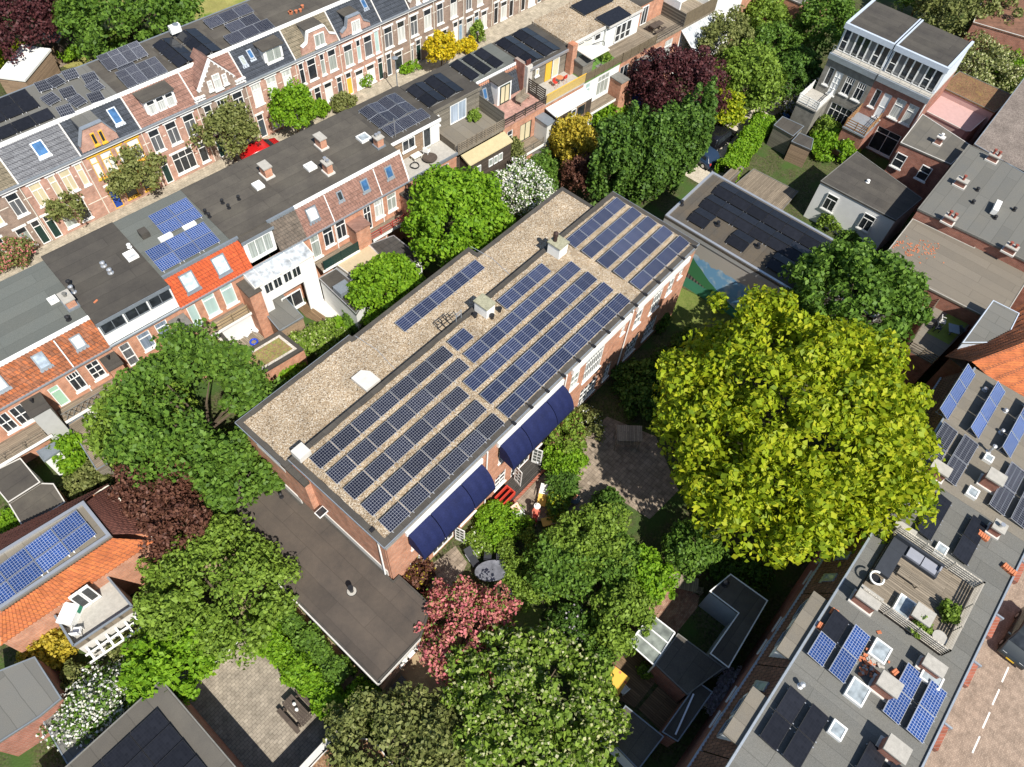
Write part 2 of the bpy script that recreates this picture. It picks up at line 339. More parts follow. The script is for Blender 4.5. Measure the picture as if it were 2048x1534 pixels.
class Frame:
    "a row of houses: local x along the row, y into the house (front wall at y = 0, facing -y), z up"
    def __init__(s, x, y, az):
        s.o = Vector((x, y, 0)); s.az = az; s.ux = Vector((math.cos(az), math.sin(az), 0)); s.uy = Vector((-math.sin(az), math.cos(az), 0))
    def loc(s, p):
        d = Vector(p) - s.o; return (d.dot(s.ux), d.dot(s.uy), p[2])
    def top(s, k, x, y, z): return s.loc(at(k, x, y, z))
    def wall(s, k, x, y, yy=0.0):
        "surveyed point on the vertical plane local y = yy -> (x, z)"
        d = Vector(ray(k, x, y)); c = Vector((0, 0, CAMZ))
        t = (yy - (c - s.o).dot(s.uy)) / d.dot(s.uy)
        p = c + d * t; return ((p - s.o).dot(s.ux), p.z)
    def world(s, x, y, z=0): return tuple(s.o + s.ux * x + s.uy * y + Vector((0, 0, z)))

def wallmesh(x0, x1, z0, z1, holes, y=0.0, depth=0.14):
    "front wall with real openings and reveals"
    m = M()
    xs = sorted({x0, x1, *[v for h in holes for v in h[:2] if x0 < v < x1]}); zs = sorted({z0, z1, *[v for h in holes for v in h[2:4] if z0 < v < z1]})
    for i in range(len(xs) - 1):
        for j in range(len(zs) - 1):
            cx, cz = (xs[i] + xs[i + 1]) / 2, (zs[j] + zs[j + 1]) / 2
            if any(h[0] < cx < h[1] and h[2] < cz < h[3] for h in holes): continue
            m.quad((xs[i], y, zs[j]), (xs[i + 1], y, zs[j]), (xs[i + 1], y, zs[j + 1]), (xs[i], y, zs[j + 1]))
    for a, b, c, d in [h[:4] for h in holes]:
        a, b, c, d = max(a, x0), min(b, x1), max(c, z0), min(d, z1); e = y + depth
        m.quad((a, y, c), (a, e, c), (a, e, d), (a, y, d)); m.quad((b, y, d), (b, e, d), (b, e, c), (b, y, c))
        m.quad((a, y, d), (a, e, d), (b, e, d), (b, y, d)); m.quad((a, y, c), (b, y, c), (b, e, c), (a, e, c))
    return m
def window(parent, a, b, c, d, y=0.0, bars=(), fm=None, pm=None, fr=0.07, sill=True, lintel=None, trans=None, depth=0.08, name='window'):
    """window in the plane y (facing -y) between x a..b and z c..d: frame with bars, pane(s), sill.
    bars: ('v', fraction) or ('h', fraction); trans: fraction of height for a second pane above a transom"""
    fm = fm or WHITE; pm = pm or PANE
    m = M(); y0, y1 = y + depth - 0.05, y + depth + 0.03
    m.box(a, a + fr, y0, y1, c, d).box(b - fr, b, y0, y1, c, d).box(a + fr, b - fr, y0, y1, d - fr, d).box(a + fr, b - fr, y0, y1, c, c + fr)
    for k, f in bars:
        t = fr * 0.36
        if k == 'v': x = a + (b - a) * f; m.box(x - t, x + t, y0 + .005, y1 - .005, c + fr, d - fr)
        elif k == 'h': z = c + (d - c) * f; m.box(a + fr, b - fr, y0 + .008, y1 - .008, z - t, z + t)
        elif k[0] == 'l': x = a + (b - a) * f; m.box(x - t, x + t, y0 + .005, y1 - .005, c + fr, c + (d - c) * float(k[1:]))
        elif k[0] == 'u': x = a + (b - a) * f; m.box(x - t, x + t, y0 + .005, y1 - .005, c + (d - c) * float(k[1:]), d - fr)
    o = m.build(name, fm, parent)
    if trans:
        z = c + (d - c) * trans[0]
        mk('pane', [(a + .02, y1 - .03, c + .02), (b - .02, y1 - .03, c + .02), (b - .02, y1 - .03, z), (a + .02, y1 - .03, z)], [(0, 1, 2, 3)], pm, o)
        mk('pane', [(a + .02, y1 - .03, z), (b - .02, y1 - .03, z), (b - .02, y1 - .03, d - .02), (a + .02, y1 - .03, d - .02)], [(0, 1, 2, 3)], trans[1], o)
    else:
        mk('pane', [(a + .02, y1 - .03, c + .02), (b - .02, y1 - .03, c + .02), (b - .02, y1 - .03, d - .02), (a + .02, y1 - .03, d - .02)], [(0, 1, 2, 3)], pm, o)
    if sill: M().box(a - .08, b + .08, y - .09, y + .05, c - .13, c - .004).build('sill', fm if sill is True else sill, o)
    if lintel: M().box(a - .14, b + .14, y - .035, y + .04, d + .004, d + .22).build('lintel', lintel, o)
    return o
def tiles(parent, x0, x1, y0, z0, y1, z1, m, tw=0.24, th=0.34, rise=0.035, name='roof_tiles', holes=()):
    "pitched field of interlocking tiles: rolls across, stepped courses up the slope"
    nc = max(1, round((x1 - x0) / tw)); L = math.hypot(y1 - y0, z1 - z0); nr = max(1, round(L / th)); tw = (x1 - x0) / nc
    dy, dz = (y1 - y0) / L, (z1 - z0) / L; ny, nz = -dz, dy
    if nz < 0: ny, nz = -ny, -nz
    prof = [(0, 0), (0.12, 0.9), (0.34, 1.0), (0.5, 0.15), (0.8, 0.0)]
    xs = np.array([x0 + (c + p) * tw for c in range(nc) for p, h in prof] + [x1]); hs = np.array([h for c in range(nc) for p, h in prof] + [0]) * rise
    n = len(xs); V = []; F = []
    for r in range(nr):
        for s, lift in ((r * L / nr, 0.035), ((r + 1) * L / nr, 0.0)):
            for x, h in zip(xs, hs): V.append((x, y0 + dy * s + ny * (h + lift), z0 + dz * s + nz * (h + lift)))
    V = np.array(V)
    for r in range(2 * nr - 1):
        for k in range(n - 1): F.append((r * n + k, r * n + k + 1, (r + 1) * n + k + 1, (r + 1) * n + k))
    return mk(name, V, F, m, parent, kind='stuff')
def roofwin(parent, x, s, wd, ht, y0, z0, y1, z1, pm=None, fm=None, lift=0.07):
    "window lying in a slope; x = centre, s = distance up the slope of its lower edge"
    L = math.hypot(y1 - y0, z1 - z0); dy, dz = (y1 - y0) / L, (z1 - z0) / L; ny, nz = -dz, dy
    if nz < 0: ny, nz = -ny, -nz
    def P(u, v, l): return (u, y0 + dy * v + ny * l, z0 + dz * v + nz * l)
    fm = fm or ZINC
    def slab(m, a, b, c, d, l0, l1):
        m.add([P(a, c, l0), P(b, c, l0), P(b, d, l0), P(a, d, l0), P(a, c, l1), P(b, c, l1), P(b, d, l1), P(a, d, l1)],
              [(0, 3, 2, 1), (4, 5, 6, 7), (0, 1, 5, 4), (1, 2, 6, 5), (2, 3, 7, 6), (3, 0, 4, 7)])
    m = M(); a, b, c, d, f = x - wd / 2, x + wd / 2, s, s + ht, 0.09
    slab(m, a, a + f, c, d, 0, lift + .05); slab(m, b - f, b, c, d, 0, lift + .05); slab(m, a + f, b - f, c, c + f, 0, lift + .05); slab(m, a + f, b - f, d - f, d, 0, lift + .05)
    slab(m, a - .06, b + .06, c - .22, c - .004, 0.01, 0.055)
    o = m.build('roof_window', fm, parent)
    p = M(); slab(p, a + f, b - f, c + f, d - f, 0.02, lift + .03); p.build('pane', pm or PANEB, o)
    return o
def skylight(parent, x, y, z, wx, wy, az=0, pm=None, h=0.22):
    m = M(); f = 0.09
    for cx, cy, sx, sy in ((-wx / 2 + f / 2, 0, f, wy), (wx / 2 - f / 2, 0, f, wy), (0, -wy / 2 + f / 2, wx - 2 * f, f), (0, wy / 2 - f / 2, wx - 2 * f, f)):
        c, s = math.cos(az), math.sin(az); m.rbox((x + cx * c - cy * s, y + cx * s + cy * c, z), (sx, sy, h), az)
    o = m.build('skylight', WHITE, parent)
    d = M(); d.rbox((x, y, z), (wx - 2 * f, wy - 2 * f, h - .03), az); d.build('dome', pm or PANEW, o)
    return o
def chimney(parent, x, y, z, wx, wy, h, bm=None, pots=2, cap=None, az=0, potm=None, poth=0.3, slab=0.1):
    bm = bm or BRICK_O
    o = M().rbox((x, y, z - .05), (wx, wy, h + .05), az).build('chimney', bm, parent)
    M().rbox((x, y, z), (wx + .22, wy + .22, .14), az).build('flashing', LEAD if cap is None else CONCL, o)
    M().rbox((x, y, z + h), (wx + .16, wy + .16, slab), az).build('chimney_cap', cap or CONC, o)
    for i in range(pots):
        f = (i + .5) / pots - .5; long = wx >= wy
        dx, dy = (wx * f, 0) if long else (0, wy * f); c, s = math.cos(az), math.sin(az)
        m = M(); m.lathe(x + dx * c - dy * s, y + dx * s + dy * c, [(0.11, z + h + slab), (0.10, z + h + slab + poth * .75), (0.14, z + h + slab + poth * .78), (0.14, z + h + slab + poth)], 10)
        m.build('chimney_pot', potm or CONCD, o, smooth=False)
    return o
def vent(parent, x, y, z, h=0.35, r=0.07, m=None, hood=True):
    p = M().lathe(x, y, [(r * 2, z), (r * 1.9, z + .03), (r, z + .05), (r, z + h)], 10)
    if hood: p.lathe(x, y, [(r * 1.6, z + h), (r * 1.6, z + h + r), (r * .3, z + h + r * 1.7)], 10)
    return p.build('vent_pipe', m or BLACKM, parent)

# ------------------------------------------------------------------ solar panels
CELL_MONO = cells('cells_mono', (0.009, 0.011, 0.022), (0.30, 0.31, 0.34), 0.158, 0.1605, 0.006)
CELL_POLY = cells('cells_poly', (0.017, 0.024, 0.055), (0.28, 0.30, 0.36), 0.81, 0.158, 0.008)
CELL_BLUE = cells('cells_blue', (0.012, 0.038, 0.14), (0.36, 0.40, 0.50), 0.158, 0.158, 0.008)
CELL_BLACK = cells('cells_black', (0.012, 0.013, 0.017), (0.02, 0.021, 0.026), 0.16, 0.16, 0.006)
CELL_STRIPE = cells('cells_stripe', (0.02, 0.022, 0.035), (0.32, 0.33, 0.35), 0.10, 1.2, 0.008)
CELL_LINE = cells('cells_line', (0.02, 0.022, 0.03), (0.30, 0.31, 0.34), 0.158, 0.32, 0.007)
_PT = {}
def panel(kind, p0, az, tilt, label, group, w=1.63, h=0.99, legs=True, cat='solar panel', lift=0.10):
    """one panel; p0 = world corner of its low edge (left end seen from the low side), az = direction of that low edge,
    tilt lifts the far edge"""
    key = (kind, round(w, 3), round(h, 3), round(tilt, 3), legs)
    root = thing('solar_panel', label, cat, p0, az, group)
    if key not in _PT:
        ct, st = math.cos(tilt), math.sin(tilt)
        frame_m = {'black': BLACKM}.get(kind, ALU)
        f, t = 0.022, 0.038
        fm = M().box(0, w, 0, f, 0, t).box(0, w, h - f, h, 0, t).box(0, f, f, h - f, 0, t).box(w - f, w, f, h - f, 0, t)
        gm = M().box(f, w - f, f, h - f, 0.006, t - 0.006)
        sm = M()
        if legs:
            sm.box(.13, w - .13, h * ct * .5, h * ct * .5 + .05, -lift + .002, -lift + .038).box(.12, .17, -0.1, h * ct, -lift, -lift + .04).box(w - .17, w - .12, -0.1, h * ct, -lift, -lift + .04)
            for x in (.12, w - .17):
                sm.box(x, x + .05, .02, .06, -lift + .04, 0.003); sm.box(x, x + .05, h * ct - .07, h * ct - .03, -lift + .04, (h - .05) * st - .005)
        rm = Matrix.Rotation(tilt, 4, 'X')
        V = lambda m: [tuple(rm @ Vector(v)) for v in m.V]
        fo = mk('frame', V(fm), fm.F, frame_m, root)
        cm = {'mono': CELL_MONO, 'poly': CELL_POLY, 'blue': CELL_BLUE, 'black': CELL_BLACK, 'stripe': CELL_STRIPE, 'line': CELL_LINE}[kind]
        me = bpy.data.meshes.new('cell_sheet'); me.from_pydata(gm.V, [], gm.F); me.materials.append(cm)
        go = bpy.data.objects.new('cell_sheet', me); COL.objects.link(go); go.parent = root; go.rotation_euler = (tilt, 0, 0)
        so_ = mk('support', sm.V, sm.F, ALU, root) if legs else None
        _PT[key] = (fo, go, so_)
    else:
        for o in _PT[key]:
            if o is None: continue
            c = o.copy(); COL.objects.link(c); c.parent = root
    return root
def panel_grid(kind, x0, y0, z, az, nx, ny, px, py, tilt, label, group, w=1.63, h=0.99, legs=True, skip=()):
    ux, uy = math.cos(az), math.sin(az)
    for j in range(ny):
        for i in range(nx):
            if (i, j) in skip: continue
            dx, dy = i * px, j * py
            panel(kind, (x0 + dx * ux - dy * uy, y0 + dx * uy + dy * ux, z), az, tilt, label, group, w, h, legs)
def ew_pair(kind, p, az, n, w, h, tilt, label, group, z, gap=0.06):
    "ridge pairs: two panels back to back, low edges outside; p = corner of the first low edge, az = ridge direction"
    ux, uy = math.cos(az), math.sin(az); d = 2 * h * math.cos(tilt) + gap
    for i in range(n):
        x, y = p[0] + i * (w + .02) * ux, p[1] + i * (w + .02) * uy
        panel(kind, (x, y, z), az, tilt, label, group, w, h)
        panel(kind, (x + w * ux - d * uy, y + w * uy + d * ux, z), az + math.pi, tilt, label, group, w, h)
TL.update(A=(0, 620, 3.4), B=(180, 520, 3.965), C=(420, 400, 3.965), D=(620, 280, 4.329), E=(760, 180, 3.967), F=(940, 60, 3.967), G=(1200, 0, 3.738), H=(380, 560, 4.329))
TL.update(I=(240, 120, 3.966), J=(640, 0, 4.76), K=(860, 0, 4.888), L=(0, 380, 5.29), N=(0, 0, 4.76), Q=(160, 0, 3.1775))
TL.update(R=(1540, 360, 3.4), S=(1780, 200, 3.399), V=(1780, 480, 3.4), W=(1760, 680, 2.976), X=(1680, 1020, 3.174))
# ================================================================== THE SETTING
def sheet(name, pts, z, m, kind='structure'):
    return mk(name, [(p[0], p[1], z) for p in pts], [tuple(range(len(pts)))] if sum(pts[i][0] * pts[(i + 1) % len(pts)][1] - pts[(i + 1) % len(pts)][0] * pts[i][1] for i in range(len(pts))) > 0
              else [tuple(range(len(pts)))[::-1]], m, kind=kind)
EARTH = pebble('garden_earth', [(0.035, 0.05, 0.014), (0.06, 0.075, 0.022), (0.10, 0.085, 0.05), (0.07, 0.10, 0.025), (0.05, 0.04, 0.025)], 9, patch=((0.05, 0.09, 0.02), 0.35, 0.5))
LAWN_DRY = pebble('dry_lawn', [(0.20, 0.20, 0.05), (0.27, 0.25, 0.08), (0.32, 0.28, 0.10), (0.24, 0.26, 0.07)], 14, patch=((0.14, 0.19, 0.035), 0.25, 0.55), bump=0.3)
LAWN = pebble('lawn_grass', [(0.09, 0.14, 0.025), (0.13, 0.17, 0.035), (0.19, 0.19, 0.06), (0.11, 0.17, 0.03)], 22, patch=((0.22, 0.19, 0.09), 0.4, 0.6), bump=0.4)
PAVE = brickmat('brick_paving', (0.27, 0.22, 0.165), (0.35, 0.29, 0.22), (0.17, 0.14, 0.11), 0.21, 0.105, 0.010, flat=True)
PAVE_G = brickmat('yard_paving', (0.25, 0.215, 0.17), (0.31, 0.27, 0.215), (0.15, 0.13, 0.10), 0.30, 0.20, 0.014, flat=True)
PAVE_T = brickmat('patio_paving', (0.22, 0.175, 0.13), (0.29, 0.235, 0.18), (0.14, 0.11, 0.085), 0.30, 0.30, 0.014, flat=True, off=0, var=0.4)
PAVE_R = brickmat('red_paving', (0.26, 0.13, 0.085), (0.34, 0.22, 0.15), (0.16, 0.10, 0.08), 0.21, 0.10, 0.010, flat=True, var=0.45)
PAVE_ST = brickmat('street_clinker', (0.27, 0.205, 0.155), (0.36, 0.28, 0.215), (0.17, 0.13, 0.10), 0.20, 0.07, 0.010, flat=True)
GRAV_P = pebble('pale_gravel', [(0.38, 0.33, 0.25), (0.48, 0.43, 0.34), (0.55, 0.50, 0.41), (0.44, 0.38, 0.29)], 14)
SAND = mat('sandy_ground', (0.30, 0.23, 0.14), 0.95, 0.4, 1.5, 25, bump=0.3)
DECK = wood('weathered_deck', (0.21, 0.17, 0.125), 0.14, 0)
DECKX = wood('weathered_deck_cross', (0.24, 0.20, 0.15), 0.14, 1)
DECK_B = wood('brown_deck', (0.19, 0.125, 0.07), 0.145, 1)
DECK_D = wood('dark_deck', (0.06, 0.055, 0.05), 0.14, 0)

sheet('ground', [(-300, -300), (400, -300), (400, 400), (-300, 400)], 0, EARTH)
sheet('street', [(-40, 51.4), (100, 39.0), (100, 51.1), (-40, 62.6)], 0.004, PAVE)
sheet('street_pavement', [(-40, 60.0), (100, 48.2), (100, 51.1), (-40, 62.55)], 0.012, brickmat('pavement_tiles', (0.33, 0.29, 0.22), (0.40, 0.35, 0.27), (0.22, 0.19, 0.15), 0.3, 0.3, 0.012, flat=True))
sheet('east_street', [(-30, -40), (70, -40), (70, -15.2), (-30, -14.9)], 0.004, PAVE_ST)
sheet('east_pavement', [(-30, -17.0), (70, -17.2), (70, -14.9), (-30, -14.9)], 0.012, MATS['pavement_tiles'])
sheet('back_lawn', [at('00', *p) for p in ((540, 545), (480, 520), (660, 290), (540, 90), (420, 60), (1400, -150), (2300, -200), (2050, 60), (1250, 380), (900, 480))], 0.004, LAWN_DRY)
sheet('garden_path', [at('00', *p) for p in ((440, 560), (560, 500), (700, 310), (560, 90), (470, 60), (600, 250), (620, 330))], 0.010, PAVE_T)
sheet('lawn', [at('12', *p) for p in ((1270, 720), (1520, 850), (1800, 1000), (1460, 1150), (1200, 1000))], 0.004, LAWN)
sheet('patio', [at('22', *p) for p in ((0, 975), (270, 700), (560, 420), (760, 260), (1150, 420), (1330, 850), (1100, 1080), (800, 880), (560, 1090), (440, 1130), (330, 1100), (0, 1080))], 0.004, PAVE_T)
sheet('terrace', [at('a', *p) for p in ((1180, 1420), (1640, 1180), (2020, 880), (2250, 1200), (2060, 1640), (1300, 1800))], 0.004, PAVE_T)
sheet('meadow_grass', [at('21', *p) for p in ((1750, 1900), (2060, 1750), (2300, 1800), (2150, 2150), (1900, 2250))], 0.006, LAWN)
sheet('courtyard', [(-4.6, 19.2), (0.35, 19.2), (0.45, 10.4), (-4.6, 9.9)], 0.004, PAVE_G)
sheet('side_strip', [(0.9, 26.0), (3.6, 26.0), (3.6, 10.0), (0.9, 10.2)], 0.004, SAND)
sheet('front_strip', [(3.6, 10.3), (8.6, 10.3), (9.6, 8.2), (5.5, 7.2), (3.2, 8.0)], 0.006, SAND)
sheet('driveway', [(57.0, 23.4), (60.0, 24.2), (66.5, 25.0), (73, 23.2), (82, 21.5), (82, 19.8), (71, 21.7), (63, 20.8), (57.0, 20.0)], 0.004, GRAV_P)
sheet('south_path', [at('32', *p) for p in ((1060, 240), (1260, 20), (1500, 170), (1480, 260), (1300, 480), (1180, 360))], 0.010, PAVE_R)
sheet('south_deck', [at('32', *p) for p in ((690, 690), (860, 470), (1000, 380), (1300, 640), (1150, 850), (980, 1060), (870, 1010), (730, 860))], 0.05, DECK_B)
sheet('south_deck_shade', [at('32', *p) for p in ((1010, 1070), (1190, 860), (1420, 980), (1200, 1260))], 0.04, DECK_B)
# dashed lane marks painted on the clinker
for i, (a, b) in enumerate((((1210 + 0, 0), (0, 0)),)): pass
MARK = mat('road_paint', (0.75, 0.73, 0.68), 0.8, 0.15, 3, 30)
for (x, y) in ((1895, 795), (1820, 975), (1743, 1160), (1662, 1355)):
    p = at('33', x, y); q = at('33', x - 0, y)
    o = mk('lane_mark', [(p[0] - .62, p[1] - .05, .009), (p[0] + .62, p[1] - .05, .009), (p[0] + .62, p[1] + .05, .009), (p[0] - .62, p[1] + .05, .009)], [(0, 1, 2, 3)], MARK, kind='structure')
# ================================================================== MAIN BUILDING
ZR, ZL = 8.5, 7.95                     # high roof, low roof
X0, X1, Y0, Y1 = 8.35, 41.2, 13.92, 22.2
mb = thing('brick_school_building', 'long orange brick building with gravel roof covered in rows of solar panels', 'building', (0, 0, 0))
def stone_slab(m, pts, z0, z1): return m.prism(pts, z0, z1)
holes = [(39.35, 39.95, 5.9, 7.4), (38.0, 38.85, 5.0, 7.4), (35.85, 37.2, 4.6, 7.4), (33.6, 34.6, 4.95, 7.4), (31.75, 32.25, 5.9, 7.4), (27.5, 29.7, 4.2, 7.4),
         (25.85, 26.85, 4.95, 7.4), (10.2, 11.6, 4.6, 7.3), (12.0, 14.3, 4.6, 7.3), (14.6, 16.2, 4.6, 7.3), (18.3, 19.8, 4.6, 7.3), (20.2, 22.5, 4.6, 7.3), (22.8, 24.3, 4.6, 7.3),
         (27.7, 29.8, 0.9, 2.9), (30.8, 31.6, 0.9, 2.9), (33.6, 35.2, 0.9, 3.0), (36.2, 37.8, 0.9, 3.0), (18.1, 19.25, 0.75, 2.6), (9.9, 10.8, 1.0, 2.7),
         (11.9, 13.9, 0.05, 2.6), (14.6, 16.1, 0.7, 2.6), (19.9, 22.0, 0.05, 2.6), (22.6, 24.2, 0.7, 2.6), (25.6, 26.8, 0.9, 2.9)]
sw = Frame(0, Y0 + .03, 0)
wm = wallmesh(X0 + .1, X1 - .1, 0, 8.2, holes, 0)
wallf = wm.build('front_wall', BRICK_O, mb); wallf.location = (0, Y0 + .03, 0)
# remaining walls: south-west end (stepped), back, north-east end
m = M(); t = .3
m.box(X0 + .1, X0 + .4, Y0 + .18, Y1, 0, 8.2).box(X1 - .4, X1 - .1, Y0 + .18, Y1, 0, 8.2)
m.box(X0 + .41, X1 - .41, Y1 - .3, Y1, 0, 8.2)
m.box(8.05, 8.35, Y1, 26.8, 0, 7.7).box(8.36, 17.3, 26.5, 26.8, 0, 7.7).box(17.31, 29.0, 26.3, 26.6, 0, 7.7).box(29.01, 38.9, 25.4, 25.7, 0, 7.7).box(38.9, 39.2, Y1 + .01, 25.7, 0, 7.7)
m.build('wall', BRICK_O, mb)
M().box(X0 + .04, X0 + .1, Y0 + .4, 22.0, 2.9, 3.75).box(7.98, 8.05, 22.01, 26.75, 2.9, 3.75).build('plinth', CONCL, mb)
M().box(8.0, 8.44, 20.55, Y1 - .01, 3.76, 7.7).build('corner_pier', BRICK_O, mb); M().box(7.93, 8.345, 20.45, Y1 - .01, 7.7, ZL + .02).build('pier_roof', BIT_D, mb); M().box(8.02, 8.05, 22.6, 25.3, 6.7, 7.05).build('concrete_lintel', CONCL, mb)
for i, (y, z) in enumerate(((19.6, 5.2), (15.6, 5.0))):
    pass
# roofs: felt deck with upstand, gravel field inside it, zinc trim round the edge
hi = [(X0, Y0), (X1, Y0), (X1, Y1), (X0, Y1)]
lo = [(7.93, Y1 + .005), (39.3, Y1 + .005), (39.3, 25.8), (29.1, 25.8), (29.1, 26.68), (17.42, 26.68), (17.42, 26.92), (7.93, 26.92)]
M().prism(hi, 8.2, ZR - .03).build('roof_deck', BIT_D, mb)
M().prism(lo, 7.7, ZL - .03).build('roof_deck', BIT_D, mb)
def strip(m, poly, wd, z0, z1):
    "upstand following the inside of a polygon given counter-clockwise"
    n = len(poly); P = [Vector((p[0], p[1], 0)) for p in poly]; inn = []
    for i in range(n):
        a, b, c = P[i - 1], P[i], P[(i + 1) % n]; d1 = (b - a).normalized(); d2 = (c - b).normalized()
        n1 = Vector((-d1.y, d1.x, 0)); n2 = Vector((-d2.y, d2.x, 0)); k = n1 + n2; inn.append(b + k * (wd / max(0.3, k.dot(n1))) if k.length > 1e-6 else b + n1 * wd)
    for i in range(n):
        a, b, c, d = P[i], P[(i + 1) % n], inn[(i + 1) % n], inn[i]
        m.prism([(v.x, v.y) for v in (a, b, c, d)], z0, z1)
    return m
strip(M(), hi, .38, ZR - .03, ZR + .045).build('roof_upstand', BIT_DX, mb)
strip(M(), lo, .34, ZL - .03, ZL + .045).build('roof_upstand', BIT_DX, mb)
def inset(poly, d):
    n = len(poly); out = []
    for i in range(n):
        a, b, c = [Vector((*poly[j % n], 0)) for j in (i - 1, i, i + 1)]; d1 = (b - a).normalized(); d2 = (c - b).normalized()
        n1 = Vector((-d1.y, d1.x, 0)); n2 = Vector((-d2.y, d2.x, 0)); k = n1 + n2; v = b + k * (d / k.dot(n1)); out.append((v.x, v.y))
    return out
def ragged(poly, z, amp=.07, step=.35):
    "gravel edge that wanders a little"
    V = []
    for i in range(len(poly)):
        a, b = Vector((*poly[i], 0)), Vector((*poly[(i + 1) % len(poly)], 0)); L = (b - a).length; k = max(1, int(L / step)); nn = Vector((-(b - a).y, (b - a).x, 0)).normalized()
        for j in range(k):
            q = a + (b - a) * (j / k) + nn * random.uniform(-amp * .2, amp); V.append((q.x, q.y, z))
    return V
for poly, z in ((inset(hi, .36), ZR + .02), (inset(lo, .32), ZL + .02)):
    V = ragged(poly, z); mk('gravel', V, [tuple(range(len(V)))], GRAVEL, mb, kind='stuff')
M().box(X0 - .04, X1 + .04, Y0 - .05, Y0 - .004, 8.36, ZR + .03).box(X0 - .05, X0 - .004, Y0, Y1, 8.36, ZR + .03).box(X1 + .004, X1 + .05, Y0, Y1, 8.36, ZR + .03).box(7.88, 7.926, Y1 + .4, 26.95, 7.85, ZL + .03).box(7.9, 17.4, 26.924, 26.97, 7.85, ZL + .03).build('roof_trim', ZINC, mb)
# white fascia in the lengths the photograph shows
f = M()
for a, b in ((9.9, 16.5), (17.95, 24.6), (25.6, 32.4), (33.2, 40.1)): f.box(a, b, Y0 - .16, Y0 + .02, 7.45, 8.0)
f.build('fascia', WHITE, mb)
M().box(X0 + .05, X1 - .05, Y0 - .03, Y0 + .02, 8.0, 8.19).build('eaves_board', mat('eaves_grey', (0.25, 0.24, 0.22), 0.8), mb)
for i, h in enumerate(holes):
    a, b, c, d = h; wd = b - a; up = c > 4
    bars = [('v', .5)] if wd < 1.2 else [('v', .25), ('v', .5), ('v', .75)]
    bars += [('h', .33), ('h', .66)]
    if wd > 2.1 and up: bars += [('v', .125), ('v', .375), ('v', .625), ('v', .875)]
    window(wallf, a, b, c, d, 0, bars, WHITE, random.choice([PANE, CURTD, PANE, CURTG]) if up else PANE, fr=.085, sill=c > .2)
for x in (17.0, 24.95, 32.65): M().tube([(x, Y0 - .06, 8.1), (x, Y0 - .06, 0.1)], .055, 8).build('downpipe', WHITE, mb)
M().tube([(X0 + .02, 14.5, 8.2), (X0 + .02, 14.5, 6.9), (X0 - .02, 14.5, 3.1)], .055, 8).build('downpipe', WHITE, mb)
# tilted-open vent window on the end wall
v = M(); v.box(7.75, 8.44, 19.55, 20.1, 4.8, 4.86); vw = v.build('vent_window', WHITE, mb); M().box(7.8, 8.4, 19.6, 20.05, 4.865, 4.88).build('pane', PANE, vw)
# awnings: navy cloth, barrelled, three and three
NAVY = mat('navy_awning_cloth', (0.012, 0.017, 0.062), 0.75, 0.35, 1.5, 14, spec=0.15)
def awning(a, b, lab):
    r = thing('awning', lab, 'awning', (a, Y0 - .17, 5.8), 0, 'navy awnings along the brick front')
    wdt = b - a; prof = [(0, 1.78), (-.22, 1.74), (-.5, 1.58), (-.8, 1.26), (-1.05, .82), (-1.2, .32), (-1.22, .02)]
    V = []; F = []; nx = 13
    for i in range(nx):
        u = i / (nx - 1)
        for y, z in prof:
            sag = .05 * math.sin(math.pi * u * 3) ** 2 * (0.2 + abs(y)); V.append((u * wdt, y + sag * .5, z - sag))
    n = len(prof)
    for i in range(nx - 1):
        for j in range(n - 1): F.append((i * n + j, (i + 1) * n + j, (i + 1) * n + j + 1, i * n + j + 1))
    mk('canopy', V, F, NAVY, r, smooth=True)
    for x in (0.0, wdt):
        P = [(x, y, z) for y, z in prof] + [(x, 0, .3)]
        mk('side_flap', P, [tuple(range(len(P)))], NAVY, r)
    h = M()
    for y, z in prof[2:]: h.tube([(0.01, y * .9 - .02, z - .13), (wdt - .01, y * .9 - .02, z - .13)], .018, 5)
    h.build('hoop', ALU, r)
    M().tube([(0, -1.22, .02), (wdt, -1.22, .02)], .03, 6).build('front_bar', BLACKM, r)
awning(9.98, 11.76, 'navy cloth awning at the end of the building beside the corner')
awning(11.82, 14.42, 'wide navy awning, middle of the three near the open white door')
awning(14.48, 16.35, 'navy awning next to the red planter bench')
awning(18.1, 20.0, 'navy awning above the open french doors and deck')
awning(20.06, 22.64, 'wide navy awning with a pale stain, between two narrower awnings')
awning(22.7, 24.45, 'navy awning with rounded end beside the climbing shrub')
# roof furniture
def roof_hut(x, y, z, wx, wy, h, label):
    r = thing('roof_vent_house', label, 'vent house', (x, y, z))
    M().box(-wx / 2, wx / 2, -wy / 2, wy / 2, 0, h).build('body', WHITE, r)
    M().prism([(-wx / 2 - .07, -wy / 2 - .07), (wx / 2 + .07, -wy / 2 - .07), (wx / 2 + .07, wy / 2 + .07), (-wx / 2 - .07, wy / 2 + .07)], h, h + .09).build('lid', mat('lichen_lid', (0.30, 0.29, 0.2), 0.9, 0.35, 3, 12), r)
    return r
roof_hut(24.93, 21.32, ZR + .03, .82, 1.14, .98, 'white boxed vent house with a grey lid beside the ladder cage')
hh = roof_hut(32.86, 21.2, ZR + .03, 1.0, 1.1, 1.05, 'white boxed vent house carrying a dark flue')
M().lathe(-.1, .25, [(.16, 1.14), (.16, 1.6), (.2, 1.62), (.2, 1.9), (.05, 2.05)], 10).build('flue', mat('rusty_flue', (0.05, 0.03, 0.025), 0.7), hh)
tag(M().prism([(14.98, 22.6), (16.2, 22.58), (16.2, 23.55), (15.85, 24.05), (14.98, 24.05)], ZL + .06, ZL + .3).build('roof_hatch', CONCL), 'flat white roof hatch lying on the gravel', 'hatch')
